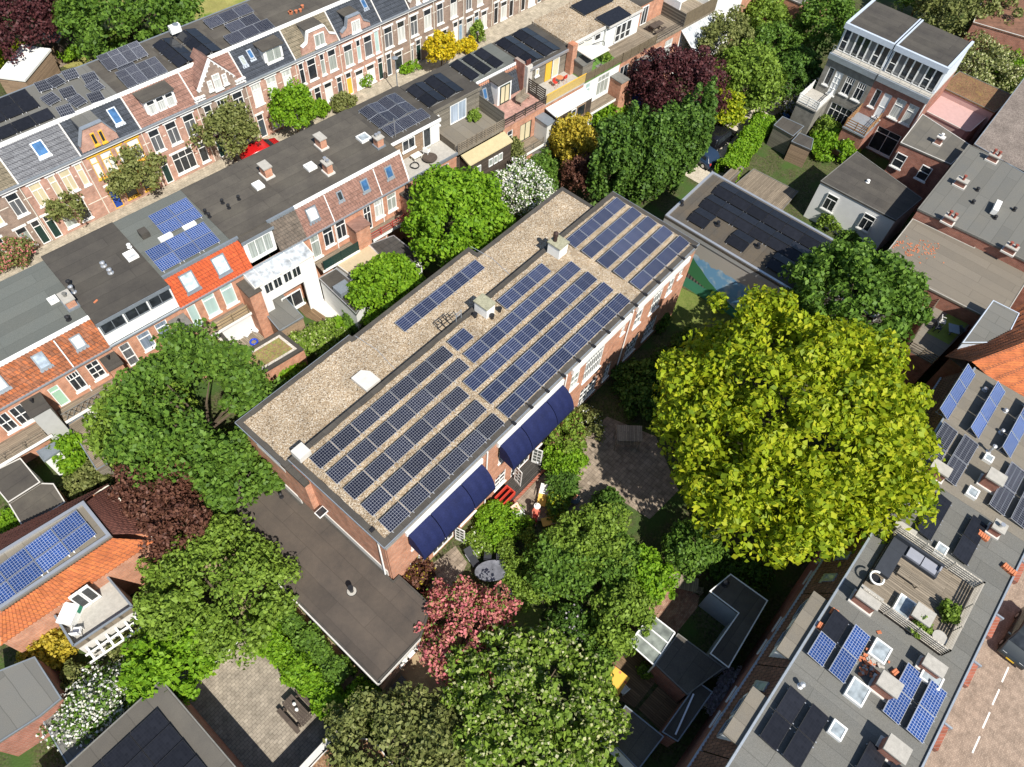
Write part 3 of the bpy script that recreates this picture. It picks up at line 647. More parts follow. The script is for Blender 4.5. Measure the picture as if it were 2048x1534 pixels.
tag(M().box(8.68, 9.52, 21.42, 22.26, ZR + .05, ZR + .55).build('chimney_stub', CONCL), 'square pale concrete chimney stub at the corner of the gravel roofs', 'chimney')
# cage over the roof ladder
lc = thing('ladder_cage', 'galvanised hooped ladder cage at the step between gravel roofs', 'ladder', (21.9, 22.3, ZL))
cg = M()
for i, x in enumerate((0, .45, .9)):
    cg.tube([(x, .05, .05), (x, .55, .15), (x, .8, .55), (x, .55, .95), (x, .05, 1.05)], .03, 5)
for y, z in ((.05, .05), (.55, .15), (.8, .55), (.55, .95), (.05, 1.05)): cg.tube([(-.1, y, z), (1.15, y, z)], .022, 5)
cg.build('hoop_guard', BLACKM, lc)
M().tube([(1.0, -.2, .6), (1.0, -.2, 1.5)], .03, 5).tube([(1.5, -.2, .6), (1.5, -.2, 1.5)], .03, 5).tube([(1.0, -.2, 1.4), (1.5, -.2, 1.4)], .025, 5).tube([(1.0, -.2, 1.1), (1.5, -.2, 1.1)], .025, 5).build('handrail', ZINC, lc)
for k, x, y in (('11', 1750, 1000), ('11', 1885, 1010), ('11', 1945, 955)):
    p = at(k, x, y, ZR); tag(M().lathe(p[0], p[1], [(.13, ZR), (.13, ZR + .3), (.18, ZR + .32), (.16, ZR + .42)], 10).build('roof_vent', BLACKM), 'small black roof vent beside the boxed vent house', 'vent', 'black vents by the vent house')
p = at('21', 930, 1170, ZR); tag(M().rbox((p[0], p[1], ZR + .03), (.3, .2, .14)).build('roof_drain', BLACKM), 'small black roof outlet in the gravel near the corner', 'roof drain')
for x in (17.5, 29.15): tag(M().tube([(x, 22.6, ZL + .04), (x + .3, 24.6, ZL + .04), (x + .1, 26.6, ZL + .05)], .02, 5).build('lightning_wire', ALU), 'pale conductor wire crossing the lower gravel roof' if x < 20 else 'conductor wire on small feet beyond the panel row', 'wire')
# solar arrays on the high roof
G1, G2, G3, G4 = 'fine-grid panels at the near end', 'blue-line panels in the middle of the roof', 'panels at the far end of the roof', 'single row of panels on the lower roof'
TLT = math.radians(9)
for j, y in enumerate((20.24, 18.77, 17.26, 15.75, 14.26)):
    n = 7 if j < 2 else 6
    for i in range(n): panel('mono', (9.17 + i * 1.652, y, ZR + .13), 0, TLT, 'dark solar panel with a fine pale grid in the block nearest the black felt annex', G1, 1.6, .97)
panel('poly', (21.1, 20.28, ZR + .13), 0, TLT, 'lone blue solar panel between the fine-grid rows and the vent house', None, 1.62, .98)
for j, (y, xs, n) in enumerate(((20.25, 26.08, 3), (18.8, 21.1, 7), (17.3, 19.47, 8), (15.83, 19.47, 8), (14.33, 19.47, 8))):
    for i in range(n): panel('poly', (xs + i * 1.664, y, ZR + .13), 0, TLT, 'blue-black solar panel with long pale lines in the middle block of the gravel roof', G2, 1.63, .98)
for j, y in enumerate((20.43, 18.9, 17.43, 15.94, 14.42)):
    for i in range(4): panel('poly', (34.07 + i * 1.64, y, ZR + .13), 0, TLT, 'blue-black solar panel in the far block beyond the vent house with the flue', G3, 1.61, .98)
for i in range(5): panel('poly', (20.1 + i * 1.65, 24.3, ZL + .13), 0, TLT, 'blue-black solar panel in the single row on the lower gravel roof', G4, 1.62, 1.0)
# concrete ballast blocks and feet along the low edges
bl = 0
for y, xs, st, n in ((14.26, 19.47, 1.664, 9), (14.35, 34.07, 1.64, 5)):
    for i in range(n):
        o = M().rbox((xs + i * st, y - .42, ZR + .03), (.2, .3, .09)).rbox((xs + i * st, y - .2, ZR + .04), (.05, .5, .05)).build('ballast_foot', BLACKM)
        tag(o, 'small black ballast foot at the low edge of the last panel row', 'ballast foot', 'ballast feet by the front eaves')

# ================================================================== ANNEX with black felt roof
an = thing('flat_annex', 'single-storey annex with a worn black felt roof against the brick end wall', 'building', (0, 0, 0))
ap = [(3.55, 10.15), (7.05, 10.1), (8.88, 11.0), (8.88, 13.86), (8.38, 13.86), (8.38, 22.1), (7.95, 22.1), (7.95, 26.5), (5.4, 26.5), (5.3, 25.75), (3.55, 25.75)]
FELT_A = bitumen('annex_felt', (0.058, 0.049, 0.042), 1.05, 1, stain=(0.42, 0.33, 0.25), amount=0.45, seamdark=0.8)
M().prism(ap, 2.75, 3.0).build('roof', FELT_A, an)
strip(M(), ap, .12, 3.0, 3.05).build('roof_upstand', BIT_D, an)
M().box(3.47, 3.546, 10.1, 25.8, 2.7, 3.06).box(3.5, 7.0, 10.06, 10.096, 2.7, 3.06).build('roof_trim', CONCL, an)
ah = [(5.3, 5.95, .9, 2.5), (5.95, 6.6, .9, 2.5), (6.6, 7.05, .9, 2.5)]
aw = wallmesh(3.7, 7.1, 0, 2.75, ah, 0).build('front_wall', BRICK_P, an); aw.location = (0, 10.3, 0)
for h in ah: window(aw, *h, 0, (), WHITE, CURTG, fr=.09)
M().box(3.7, 3.9, 10.45, 25.6, 0, 2.75).box(3.9, 7.9, 25.4, 25.6, 0, 2.75).box(8.6, 8.8, 11.3, 13.9, 0, 2.75).prism([(7.12, 10.32), (7.12, 10.5), (8.6, 11.3), (8.79, 11.28)], 0, 2.75).build('wall', BRICK_P, an)
for k, x, y, big in (('f', 1050, 1480, 0), ('f', 760, 1050, 0), ('31', 765, 130, 1)):
    p = at(k, x, y, 3.0)
    if big: M().lathe(p[0], p[1], [(.32, 3.0), (.3, 3.04), (.13, 3.06), (.13, 3.55), (.17, 3.57), (.17, 3.75)], 14).build('vent_pipe', BLACKM, an); M().lathe(p[0], p[1], [(.31, 3.0), (.29, 3.06), (.15, 3.07)], 14).build('flashing', CONC, an)
    else: vent(an, p[0], p[1], 3.0, .42, .08)
bn = M().box(3.95, 5.05, 9.55, 9.95, .40, .47); tag(bn.box(4.0, 4.08, 9.6, 9.9, 0, .40).box(4.92, 5.0, 9.6, 9.9, 0, .40).build('bench', mat('slate_bench', (0.08, 0.09, 0.09), .7)), 'dark garden bench against the annex end wall', 'bench')

# ================================================================== HALL with black ridge panels and mural
hl = thing('low_hall', 'low hall with dark felt roof full of black ridge panels and a painted end wall', 'building', (0, 0, 0))
hp = [(44.5, 6.0), (44.5, 18.65), (52.05, 18.75), (52.05, -.5), (51.4, -1.0), (49.9, -.36), (46.5, .6), (46.5, 6.0)]
M().prism(hp, 5.75, 5.97).build('roof', bitumen('hall_felt', (0.075, 0.07, 0.062), 1.05, 0, stain=(0.5, 0.33, 0.15), amount=0.3), hl)
strip(M(), hp[::-1] if sum(hp[i][0] * hp[(i + 1) % 8][1] - hp[(i + 1) % 8][0] * hp[i][1] for i in range(8)) < 0 else hp, .22, 5.97, 6.1).build('roof_trim', ALU, hl)
M().prism(hp, 5.4, 5.74).build('fascia', mat('grey_band', (0.40, 0.40, 0.38), .7, .1), hl)
# the painted wall: sky, hill and rails, with a pale concrete band above
def muralmat():
    m, t_, n, b, L = _new('mural_paint')
    tc = n.new('ShaderNodeTexCoord'); sx = n.new('ShaderNodeSeparateXYZ'); L.new(tc.outputs['Object'], sx.inputs[0])
    def math_(op, a, bb=None):
        k = n.new('ShaderNodeMath'); k.operation = op
        for i, v in enumerate((a, bb)):
            if v is None: continue
            if isinstance(v, (int, float)): k.inputs[i].default_value = v
            else: L.new(v, k.inputs[i])
        return k.outputs[0]
    nz = n.new('ShaderNodeTexNoise'); nz.inputs['Scale'].default_value = 1.1; nz.inputs['Detail'].default_value = 5; L.new(tc.outputs['Object'], nz.inputs['Vector'])
    ny = math_('MULTIPLY', math_('SUBTRACT', nz.outputs['Fac'], .5), 1.0)
    Y, Z = sx.outputs[1], sx.outputs[2]
    def mix(f, a, bb):
        k = n.new('ShaderNodeMix'); k.data_type = 'RGBA'; L.new(f, k.inputs[0])
        for i, v in ((6, a), (7, bb)):
            if isinstance(v, tuple): k.inputs[i].default_value = rgb(v)
            else: L.new(v, k.inputs[i])
        return k.outputs[2]
    cl = n.new('ShaderNodeMapRange'); cl.inputs[1].default_value = .5; cl.inputs[2].default_value = .68; L.new(nz.outputs['Fac'], cl.inputs[0])
    skyc = mix(cl.outputs[0], (0.17, 0.38, 0.60), (0.52, 0.62, 0.66))
    # hill rises towards the brick building (large y)
    hill = math_('LESS_THAN', Z, math_('ADD', math_('MULTIPLY', math_('POWER', math_('MAXIMUM', math_('SUBTRACT', Y, 8.6), 0), 1.7), 0.115), math_('ADD', math_('MULTIPLY', ny, .35), 0.75)))
    low = math_('LESS_THAN', Z, math_('ADD', math_('MULTIPLY', math_('SUBTRACT', Y, 9.0), .11), .75))
    gr = mix(low, (0.045, 0.20, 0.075), (0.06, 0.27, 0.17))
    c = mix(hill, skyc, gr)
    # little row of dark rail posts on the hill
    rail = math_('MULTIPLY', math_('MULTIPLY', math_('GREATER_THAN', Y, 13.1), math_('LESS_THAN', Y, 15.6)),
                 math_('MULTIPLY', math_('GREATER_THAN', Z, 1.15), math_('LESS_THAN', Z, math_('ADD', math_('MULTIPLY', math_('SUBTRACT', Y, 13.1), .26), 1.18))))
    post = math_('GREATER_THAN', math_('FRACT', math_('MULTIPLY', Y, 3.2)), .5)
    c = mix(rail, c, mix(post, (0.03, 0.04, 0.04), (0.20, 0.16, 0.14)))
    band = math_('GREATER_THAN', Z, math_('ADD', 3.85, math_('MULTIPLY', ny, 1.2)))
    c = mix(band, c, (0.44, 0.41, 0.36))
    L.new(c, b.inputs['Base Color']); b.inputs['Roughness'].default_value = .85
    return m
mw_ = mk('painted_wall', [(44.55, 18.3, 0), (44.55, 6.1, 0), (44.55, 6.1, 5.4), (44.55, 18.3, 5.4)], [(0, 1, 2, 3)], muralmat(), hl); mw_['label'] = 'end wall painted with blue sky and green hill'
M().box(44.6, 44.9, 6.1, 18.3, 0, 5.4).box(44.9, 51.8, 18.2, 18.4, 0, 5.4).box(51.6, 51.8, 0, 18.2, 0, 5.4).box(46.6, 51.6, .7, .9, 0, 5.4).box(46.55, 46.75, .9, 6.3, 0, 5.4).build('wall', CONC, hl)
HZ = 5.97
AZH = -math.pi / 2
def hall_row(xc, ya, yb, lab, grp):
    n = max(1, round((ya - yb) / 1.68)); wdt = (ya - yb) / n - .02
    ew_pair('black', (xc - .98, ya), AZH, n, wdt, 1.0, math.radians(10), lab, grp, HZ + .1)
def hallpt(x, y): return at('12', x, y, HZ)
hall_row(50.6, 17.3, .5, 'black panel in the long ridge row along the far edge of the hall roof', 'black ridge panels, far row')
hall_row(48.45, 17.2, 1.2, 'black panel in the long ridge row down the middle of the hall roof', 'black ridge panels, middle row')
for y in (17.05, 13.3, 9.55): hall_row(46.35, y, y - 1.7, 'black panel in a short separate ridge pair near the painted wall', 'short ridge pairs')
for k, x, y in (('12', 1640, 265), ('12', 1960, 440), ('12', 1350, 100)):
    p = at(k, x, y, HZ)
    r_ = tag(M().lathe(p[0], p[1], [(.25, HZ), (.25, HZ + .05), (.1, HZ + .08), (.1, HZ + .3), (.17, HZ + .32), (.15, HZ + .42)], 10).build('roof_vent', BLACKM), 'black mushroom vent on the hall roof', 'vent', 'vents on the hall roof')
# ================================================================== MIDDLE TERRACE (seen from its garden side)
F2 = Frame(0, 39.95, math.radians(-5.5))
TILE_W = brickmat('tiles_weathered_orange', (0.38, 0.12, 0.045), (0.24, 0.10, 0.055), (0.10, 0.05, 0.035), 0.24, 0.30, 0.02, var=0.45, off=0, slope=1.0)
TILE_RD = brickmat('tiles_new_red', (0.50, 0.105, 0.035), (0.44, 0.085, 0.03), (0.24, 0.05, 0.025), 0.24, 0.30, 0.02, var=0.15, off=0)
TILE_BR = brickmat('tiles_brown', (0.23, 0.125, 0.095), (0.28, 0.16, 0.125), (0.13, 0.08, 0.065), 0.24, 0.30, 0.02, var=0.25, off=0)
TILE_GB = brickmat('tiles_grey_brown', (0.12, 0.10, 0.08), (0.15, 0.12, 0.095), (0.07, 0.06, 0.05), 0.24, 0.30, 0.02, var=0.3, off=0)
TILE_DK = brickmat('tiles_dark_blue', (0.045, 0.052, 0.065), (0.06, 0.068, 0.082), (0.025, 0.03, 0.035), 0.24, 0.30, 0.02, var=0.25, off=0)
TILE_GR = brickmat('tiles_ribbed_grey', (0.15, 0.155, 0.165), (0.19, 0.195, 0.205), (0.06, 0.06, 0.07), 0.24, 0.30, 0.02, var=0.2, off=0)
TILE_OL = brickmat('tiles_olive', (0.17, 0.145, 0.10), (0.22, 0.185, 0.13), (0.09, 0.08, 0.055), 0.24, 0.30, 0.02, var=0.25, off=0)
TILE_SB = brickmat('tiles_shady_brown', (0.16, 0.085, 0.055), (0.22, 0.11, 0.07), (0.06, 0.04, 0.03), 0.24, 0.30, 0.02, var=0.3, off=0)
CLAD_G = wood('grey_cladding', (0.20, 0.18, 0.145), 0.16, 2)
CLAD_D = wood('dark_cladding', (0.075, 0.058, 0.046), 0.16, 2)
CLAD_B = wood('bare_cladding', (0.30, 0.21, 0.14), 0.14, 2)
POLY = glassy('polycarbonate', (0.42, 0.45, 0.47), 0.25)
class House:
    def __init__(s, F, u0, u1, name, label, cat='house'):
        s.F = F; s.u0 = u0; s.u1 = u1; s.w = u1 - u0
        s.e = thing(name, label, cat, F.world(u0, 0, 0), F.az); s.holes = []; s.wins = []
    def win(s, a, b, c, d, bars=(('h', .68),), pm=None, fm=None, **k):
        s.holes.append((a - s.u0, b - s.u0, c, d)); s.wins.append((a - s.u0, b - s.u0, c, d, bars, pm, fm, k)); return s
    def front(s, m, z1=6.1, z0=0, a=None, b=None):
        o = wallmesh(a if a is not None else .0, b if b is not None else s.w, z0, z1, s.holes, 0).build('front_wall', m, s.e)
        for (a_, b_, c, d, bars, pm, fm, k) in s.wins: window(s.e, a_, b_, c, d, 0, bars, fm, pm, **k)
        return o
    def shell(s, m, v1, z1, v0=.15):
        if v0 < 1 and z1 > 6.2:       # keep the party walls below the slope
            return M().box(.005, .2, .15, .9, 0, 6.1).box(s.w - .2, s.w - .005, .15, .9, 0, 6.1).box(.005, .2, .9, v1, 0, z1).box(s.w - .2, s.w - .005, .9, v1, 0, z1).box(.2, s.w - .2, v1 - .25, v1, 0, z1).build('wall', m, s.e)
        return M().box(.005, .2, v0, v1, 0, z1).box(s.w - .2, s.w - .005, v0, v1, 0, z1).box(.2, s.w - .2, v1 - .25, v1, 0, z1).build('wall', m, s.e)
    def flat(s, m, v0, v1, z, th=.25, a=0, b=None, name='flat_roof'):
        return M().box(a + .003, (b if b is not None else s.w) - .003, v0, v1, z - th, z).build(name, m, s.e)
def fence(parent, pts, z, h, m, n=4, post=1.2, t=.035, bw=.09, name='slat', top=False):
    "open slat railing along local points: each slat and post its own part"
    for i in range(len(pts) - 1):
        a, b = Vector((*pts[i], z)), Vector((*pts[i + 1], z)); d = b - a; L = d.length; k = max(1, round(L / post))
        for j in range(n):
            zz = z + h * (j + .7) / n; M().bar((a.x, a.y, zz), (b.x, b.y, zz), t, bw).build(name, m, parent)
        for j in range(k + (1 if i == len(pts) - 2 else 0)):
            p = a + d * (j / k); M().box(p.x - .04, p.x + .04, p.y - .04, p.y + .04, z, z + h + .03).build('post', m, parent)
def privy(h, a, b, v, z, wm, rm, pipe=True):
    "brick bay beside the balcony with its own little flat roof"
    a -= h.u0; b -= h.u0
    o = M().box(a, b, v, -.01, 0, z).build('rear_bay', wm, h.e)
    M().box(a - .08, b + .08, v - .1, -.012, z, z + .1).build('bay_roof', rm, o)
    if pipe: M().lathe((a + b) / 2, v * .35, [(.07, z + .1), (.07, z + .35), (.1, z + .36), (.1, z + .45)], 8).build('vent_pipe', BLACKM, o)
    M().lathe((a + b) / 2, v - .02, [(.12, z - .75), (.12, z - .7)], 8).build('vent_grille', LEAD, o) if False else None
    return o
def balcony(h, a, b, v, z=3.2, m=None, th=.18):
    a -= h.u0; b -= h.u0
    o = M().box(a, b, v, -.006, z - th, z).build('balcony', m or DECK, h.e)
    M().box(a, b, v - .03, v - .003, z - th - .06, z + .03).build('edge_board', WHITE, o)
    return o
def eaves(h, z=6.1, v=-.1, a=0, b=None):
    b = h.w if b is None else b
    g = M().box(a, b, v - .16, v - .02, z - .02, z + .1).build('gutter', ZINC, h.e)
    M().box(a, b, v - .02, -.005, z - .12, z - .02).build('soffit', WHITE, h.e)
SLY0, SLZ0, SLY1, SLZ1 = -.12, 6.18, .8, 8.42
def mans(h, m, a=0, b=None, tw=.26): return tiles(h.e, a, h.w if b is None else b, SLY0, SLZ0, SLY1, SLZ1, m, tw)
def ridge_board(h, a=0, b=None, m=None): M().box(a, h.w if b is None else b, .78, .95, 8.36, 8.66).build('roof_edge', m or WHITE, h.e)

# --- far left house
h = House(F2, -4.3, 1.1, 'terrace_house', 'terrace house with weathered orange tiles at the end of the grey-green roofs')
h.win(-3.6, -2.7, 3.6, 5.6, (('h', .68), ('v', .5)), CURT).win(-1.95, -1.15, 3.6, 5.5, (('h', .5), ('v', .5)), PANE).win(-1.02, -.16, 3.55, 5.5, (('h', .5), ('v', .5)), PANE)
h.front(BRICK_O); h.shell(BRICK_O, 7.4, 8.3); h.flat(BIT_G, .9, 7.6, 8.55); mans(h, TILE_W); eaves(h); ridge_board(h)
roofwin(h.e, 3.95, 1.0, .8, 1.15, SLY0, SLZ0, SLY1, SLZ1, PANEW); balcony(h, -4.3, .1, -1.6)
privy(h, -.1, 1.08, -1.5, 5.5, mat('grey_render', (0.42, 0.42, 0.40), .9, .1), BIT_D)
chimney(h.e, 3.0, 1.7, 8.55, .75, .55, .9, BRICK_O, 2)
fence(h.e, [(0, -1.55), (4.1, -1.55)], 3.2, .8, DECKX, 3)
# --- weathered orange tiles, two roof windows
h = House(F2, 1.1, 6.3, 'terrace_house', 'terrace house with weathered orange tiles, two roof windows and a lattice balcony')
h.win(1.55, 2.25, 3.22, 5.4, (('h', .75),), mat('mint_door', (0.33, 0.52, 0.38), .4, .1), sill=False).win(2.9, 3.75, 3.75, 5.65, (('h', .68), ('v', .5), ('u.68', .25), ('u.68', .75)), PANE).win(4.28, 5.17, 3.85, 5.65, (('h', .68), ('h', .34), ('v', .5)), PANE)
h.front(BRICK_O); h.shell(BRICK_O, 7.4, 8.3); h.flat(BIT_G, .9, 7.6, 8.55); mans(h, TILE_W); eaves(h); ridge_board(h)
roofwin(h.e, 1.3, .95, .75, 1.15, SLY0, SLZ0, SLY1, SLZ1, glassy('roof_glass_half', (0.35, 0.42, 0.50))); roofwin(h.e, 3.75, .95, .75, 1.0, SLY0, SLZ0, SLY1, SLZ1, PANEW)
M().tube([(2.62, .62, 8.4), (2.62, -.2, 6.3), (2.62, -.05, 6.0), (2.62, -.05, .1)], .045, 6).build('downpipe', WHITE, h.e)
balcony(h, 1.2, 5.5, -1.25); privy(h, 5.35, 6.28, -1.3, 5.45, BRICK_O, BIT_D)
la = M()
for i in range(9): la.bar((.25 + i * .47, -1.24, 3.25), (.7 + i * .47, -1.24, 4.0), .03, .05)
for i in range(9): M().bar((.7 + i * .47, -1.21, 3.25), (.25 + i * .47, -1.21, 4.0), .03, .05).build('lattice_bar', CONCD, h.e)
for i in range(9): M().bar((.25 + i * .47, -1.26, 3.25), (.7 + i * .47, -1.26, 4.0), .03, .05).build('lattice_bar', CONCD, h.e)
M().bar((.2, -1.24, 4.03), (4.6, -1.24, 4.03), .05, .05).build('handrail', CONCD, h.e)
for k, x, y in (('10', 550, 1020),): p = F2.top(k, x, y, 8.55); vent(h.e, p[0] - 1.1, p[1], 8.55, .25, .1)
p = F2.top('10', 430, 870, 8.55); skylight(h.e, p[0] - 1.1, p[1], 8.55, .6, .55)
p = F2.top('10', 590, 905, 8.55); chimney(h.e, p[0] - 1.1 - .1, p[1] + .2, 8.55, .6, .95, .75, BRICK_O, 1)
# --- black roof with a full-width white dormer
h = House(F2, 6.3, 11.62, 'terrace_house', 'terrace house with black felt roof and full-width white boarded dormer')
h.win(6.72, 7.46, 3.22, 5.66, (('h', .72), ('h', .35)), CURTD, sill=False).win(8.1, 9.02, 3.9, 5.72, (('h', .7),), curtain('curtain_blue_grey', (0.22, 0.28, 0.36))).win(9.47, 10.38, 4.0, 5.78, (('h', .7),), MATS['curtain_blue_grey'])
h.front(BRICK_O); h.shell(BRICK_O, 7.6, 8.3)
h.flat(BIT_D, -.12, 8.0, 8.62); M().box(0, h.w, -.16, -.123, 8.36, 8.66).build('roof_edge', LEAD, h.e)
dm = M().box(.02, h.w - .02, -.06, .0, 6.3, 7.25).box(.02, h.w - .02, .5, .6, 6.3, 8.36).box(.02, .1, 0, .6, 6.3, 8.36).box(h.w - .1, h.w - .02, 0, .6, 6.3, 8.36)
for i in range(4): x = .06 + i * (h.w - .12) / 3; dm.box(x - .05, x + .05, -.08, 0, 6.3, 8.36)
dmo = dm.build('dormer', WHITE, h.e)
for i in range(3):
    a = .15 + i * (h.w - .12) / 3; window(h.e, a, a + 1.62, 7.3, 8.3, -.1, (('v', .5),), ZINC, PANE, fr=.06, sill=False)
eaves(h, 6.2); balcony(h, 6.4, 10.6, -1.3); fence(h.e, [(.1, -1.25), (4.1, -1.25)], 3.2, .85, WHITE, 4)
privy(h, 10.5, 11.6, -1.9, 5.4, BRICK_O, CONCD)
for x, y in ((830, 590), (885, 645)): p = F2.top('10', x, y, 8.62); vent(h.e, p[0] - 6.3, p[1], 8.62, .25, .11, ALU)
p = F2.top('10', 1050, 515, 8.62); skylight(h.e, p[0] - 6.3, p[1], 8.62, .8, .85)
for x, y in ((570, 755), (590, 800)): p = F2.top('10', x, y, 8.62); vent(h.e, p[0] - 6.3, p[1], 8.62, .5, .1, BLACKM if y < 780 else ALU)
p = F2.top('10', 1035, 440, 8.62); vent(h.e, p[0] - 6.3, p[1], 8.62, .2, .09, WHITE)
tag(M().rbox(at('10', 765, 875, 8.62), (.32, .12, .05), .3).build('loose_tile', mat('terracotta', (0.5, 0.17, 0.08), .85, .2)), 'broken orange tile lying on the black felt roof', 'tile')
# --- bright red tiles, two big roof windows, blue panels
h = House(F2, 11.62, 17.1, 'terrace_house', 'terrace house with bright red tiles, two large roof windows and blue panels')
h.win(11.98, 12.68, 3.2, 5.72, (('h', .3),), CURTT, sill=False).win(13.23, 14.23, 3.65, 5.8, (('h', .78),), CURTT).win(14.75, 15.75, 3.65, 5.8, (('h', .78),), CURTT)
h.front(BRICK_O); h.shell(BRICK_O, 7.6, 8.3); h.flat(BIT_G, .9, 8.0, 8.55); mans(h, TILE_RD); eaves(h); ridge_board(h, m=LEAD)
for x in (1.45, 4.0): roofwin(h.e, x, .7, 1.05, 1.45, SLY0, SLZ0, SLY1, SLZ1, glassy('roof_glass_pale', (0.50, 0.60, 0.62)), LEAD)
M().box(2.68, 2.78, SLY0, SLY1, 0, .01).build('verge', TILE_RD, h.e) if False else None
balcony(h, 11.7, 16.0, -1.2); fence(h.e, [(.2, -1.15), (4.2, -1.15)], 3.2, .9, wood('pale_slat', (0.36, 0.27, 0.16), .1, 0), 3, 1.4, .04, .16)
privy(h, 16.1, 17.08, -1.7, 5.35, BRICK_O, BIT_BR, False)
p = F2.top('10', 1160, 350, 8.55); o = M().box(p[0] - 11.62 - .3, p[0] - 11.62 + .3, p[1] - .3, p[1] + .35, 8.55, 9.05).build('roof_box', BIT_D, h.e)
for k, x, y in (('10', 1330, 375), ('10', 1520, 285)):
    p = at(k, x, y, 8.6); tag(M().rbox(p, (1.0, .35, .3), F2.az).build('inverter_box', WHITE), 'white equipment box on the grey-green roof' if x < 1400 else 'white equipment box between the two blue arrays', 'equipment box')
def f2panel(kind, u, v, z, nx, ny, w_, h_, lab, grp, tilt=8, gx=.02, gy=.03):
    for j in range(ny):
        for i in range(nx):
            panel(kind, F2.world(u + i * (w_ + gx), v + j * (h_ * math.cos(math.radians(tilt)) + gy), z + j * h_ * math.sin(math.radians(tilt))), F2.az, math.radians(tilt), lab, grp, w_, h_)
f2panel('blue', 13.75, 4.25, 8.68, 2, 2, 1.54, 1.1, 'bright blue solar panel in the square block of four on the grey-green roof', 'blue panels, block of four')
f2panel('blue', 11.85, 1.2, 8.68, 3, 2, 1.53, 1.1, 'bright blue solar panel in the block of six above the red tiles', 'blue panels, block of six')
# --- curtained dormer, dark tiles, glass lean-to over a white extension
h = House(F2, 17.1, 22.5, 'terrace_house', 'terrace house with curtained dormer, plastic lean-to roof and white rear extension')
h.front(BRICK_O); h.shell(BRICK_O, 7.6, 8.3); h.flat(BIT_BR, .9, 8.0, 8.58); mans(h, TILE_GB, 3.0); mans(h, TILE_RD, .02, .54); eaves(h); ridge_board(h, 3.0, m=LEAD); ridge_board(h, 0, .55, LEAD)
d = M().box(.55, 3.0, .35, 1.0, 6.2, 8.35).build('dormer', WHITE, h.e); M().box(.45, 3.1, .22, 1.2, 8.35, 8.5).build('dormer_roof', BIT_BR, h.e); M().box(.4, 3.15, .16, .22, 8.3, 8.54).build('dormer_trim', LEAD, h.e)
window(h.e, .75, 2.8, 6.45, 8.2, .26, (('v', .33), ('v', .66)), WHITE, CURTG, fr=.08, depth=.04)
ex = M().box(-.35, 4.9, -1.45, -1.3, 3.45, 5.72).box(-.35, -.2, -1.3, -.02, 0, 5.72).box(4.75, 4.9, -1.3, -.02, 0, 5.72).box(-.2, 4.75, -1.3, -.02, 3.3, 3.45).box(-.35, .7, -1.45, -1.3, 0, 3.45).box(3.6, 4.9, -1.45, -1.3, 0, 3.45).build('rear_extension', PLASTER, h.e)
for a in (.35, 1.15, 2.05, 2.85): window(h.e, a, a + .75, 4.35, 5.45, -1.5, (('v', .5),), WHITE, PANE, fr=.06, sill=False, depth=.03)
window(h.e, 1.5, 3.3, .9, 2.6, -1.2, (('v', .5),), WHITE, PANE)
for i in range(6):
    x0 = -.35 + i * .875; M().add([(x0 + .03, -1.6, 5.78), (x0 + .85, -1.6, 5.78), (x0 + .85, -.15, 6.12), (x0 + .03, -.15, 6.12)], [(0, 1, 2, 3)]).build('roof_pane', POLY, h.e)
for i in range(7):
    x0 = -.35 + i * .875; M().bar((x0, -1.62, 5.78), (x0, -.12, 6.13), .05, .07).build('glazing_bar', CREAMW, h.e)
M().bar((-.38, -1.62, 5.75), (4.93, -1.62, 5.75), .06, .1).build('gutter', CREAMW, h.e)
# --- brown tiles, white roof window (two houses share the long dark roof)
h = House(F2, 22.5, 27.7, 'terrace_house', 'terrace house with brown tiles and a wide white roof window')
h.win(22.75, 23.55, 3.4, 5.8, (('h', .72),), CURTG).win(23.95, 24.9, 3.9, 5.85, (('h', .72), ('l.72', .5)), PANE).win(25.2, 26.15, 3.9, 5.88, (('h', .72), ('l.72', .5)), PANE)
h.front(BRICK_O); h.shell(BRICK_O, 7.6, 8.3); h.flat(BIT_BR, .9, 8.0, 8.58); mans(h, TILE_BR); eaves(h); ridge_board(h)
roofwin(h.e, 1.15, .9, .95, 1.15, SLY0, SLZ0, SLY1, SLZ1, PANEW, LEAD); roofwin(h.e, 3.85, 1.3, .5, .8, SLY0, SLZ0, SLY1, SLZ1, PANE)
M().tube([(2.6, .7, 8.4), (2.6, -.2, 6.3), (2.6, -.05, 6.0), (2.6, -.05, .1)], .045, 6).build('downpipe', WHITE, h.e)
privy(h, 26.25, 27.6, -1.25, 5.2, BRICK_O, TILE_BR, False); balcony(h, 22.6, 26.3, -1.3)
fence(h.e, [(.3, -1.3), (3.7, -1.3)], 3.2, .95, DKGREEN, 6, 1.7, .03, .13)
for x, y, sz in ((545, 1190, (.55, .85)), (600, 1395, (.5, .7)), (110, 1420, (.6, .85))):
    p = F2.top('01', x, y, 8.58); chimney(h.e, p[0] - 22.5, p[1] + .35, 8.58, sz[0], sz[1], .95, BRICK_O, 2 if x == 600 else 0, cap=CONC, potm=ALU)
p = F2.top('01', 435, 1340, 8.58); skylight(h.e, p[0] - 22.5, p[1], 8.58, .8, .8)
p = F2.top('01', 20, 1490, 8.58); skylight(h.e, p[0] - 22.5, p[1], 8.58, .7, .8)
for k, x, y in (('10', 1780, 90), ('10', 1830, 130), ('10', 1645, 170), ('10', 1675, 200), ('10', 1910, 60)): p = F2.top(k, x, y, 8.58); vent(h.e, p[0] - 22.5, p[1], 8.58, .3, .08)
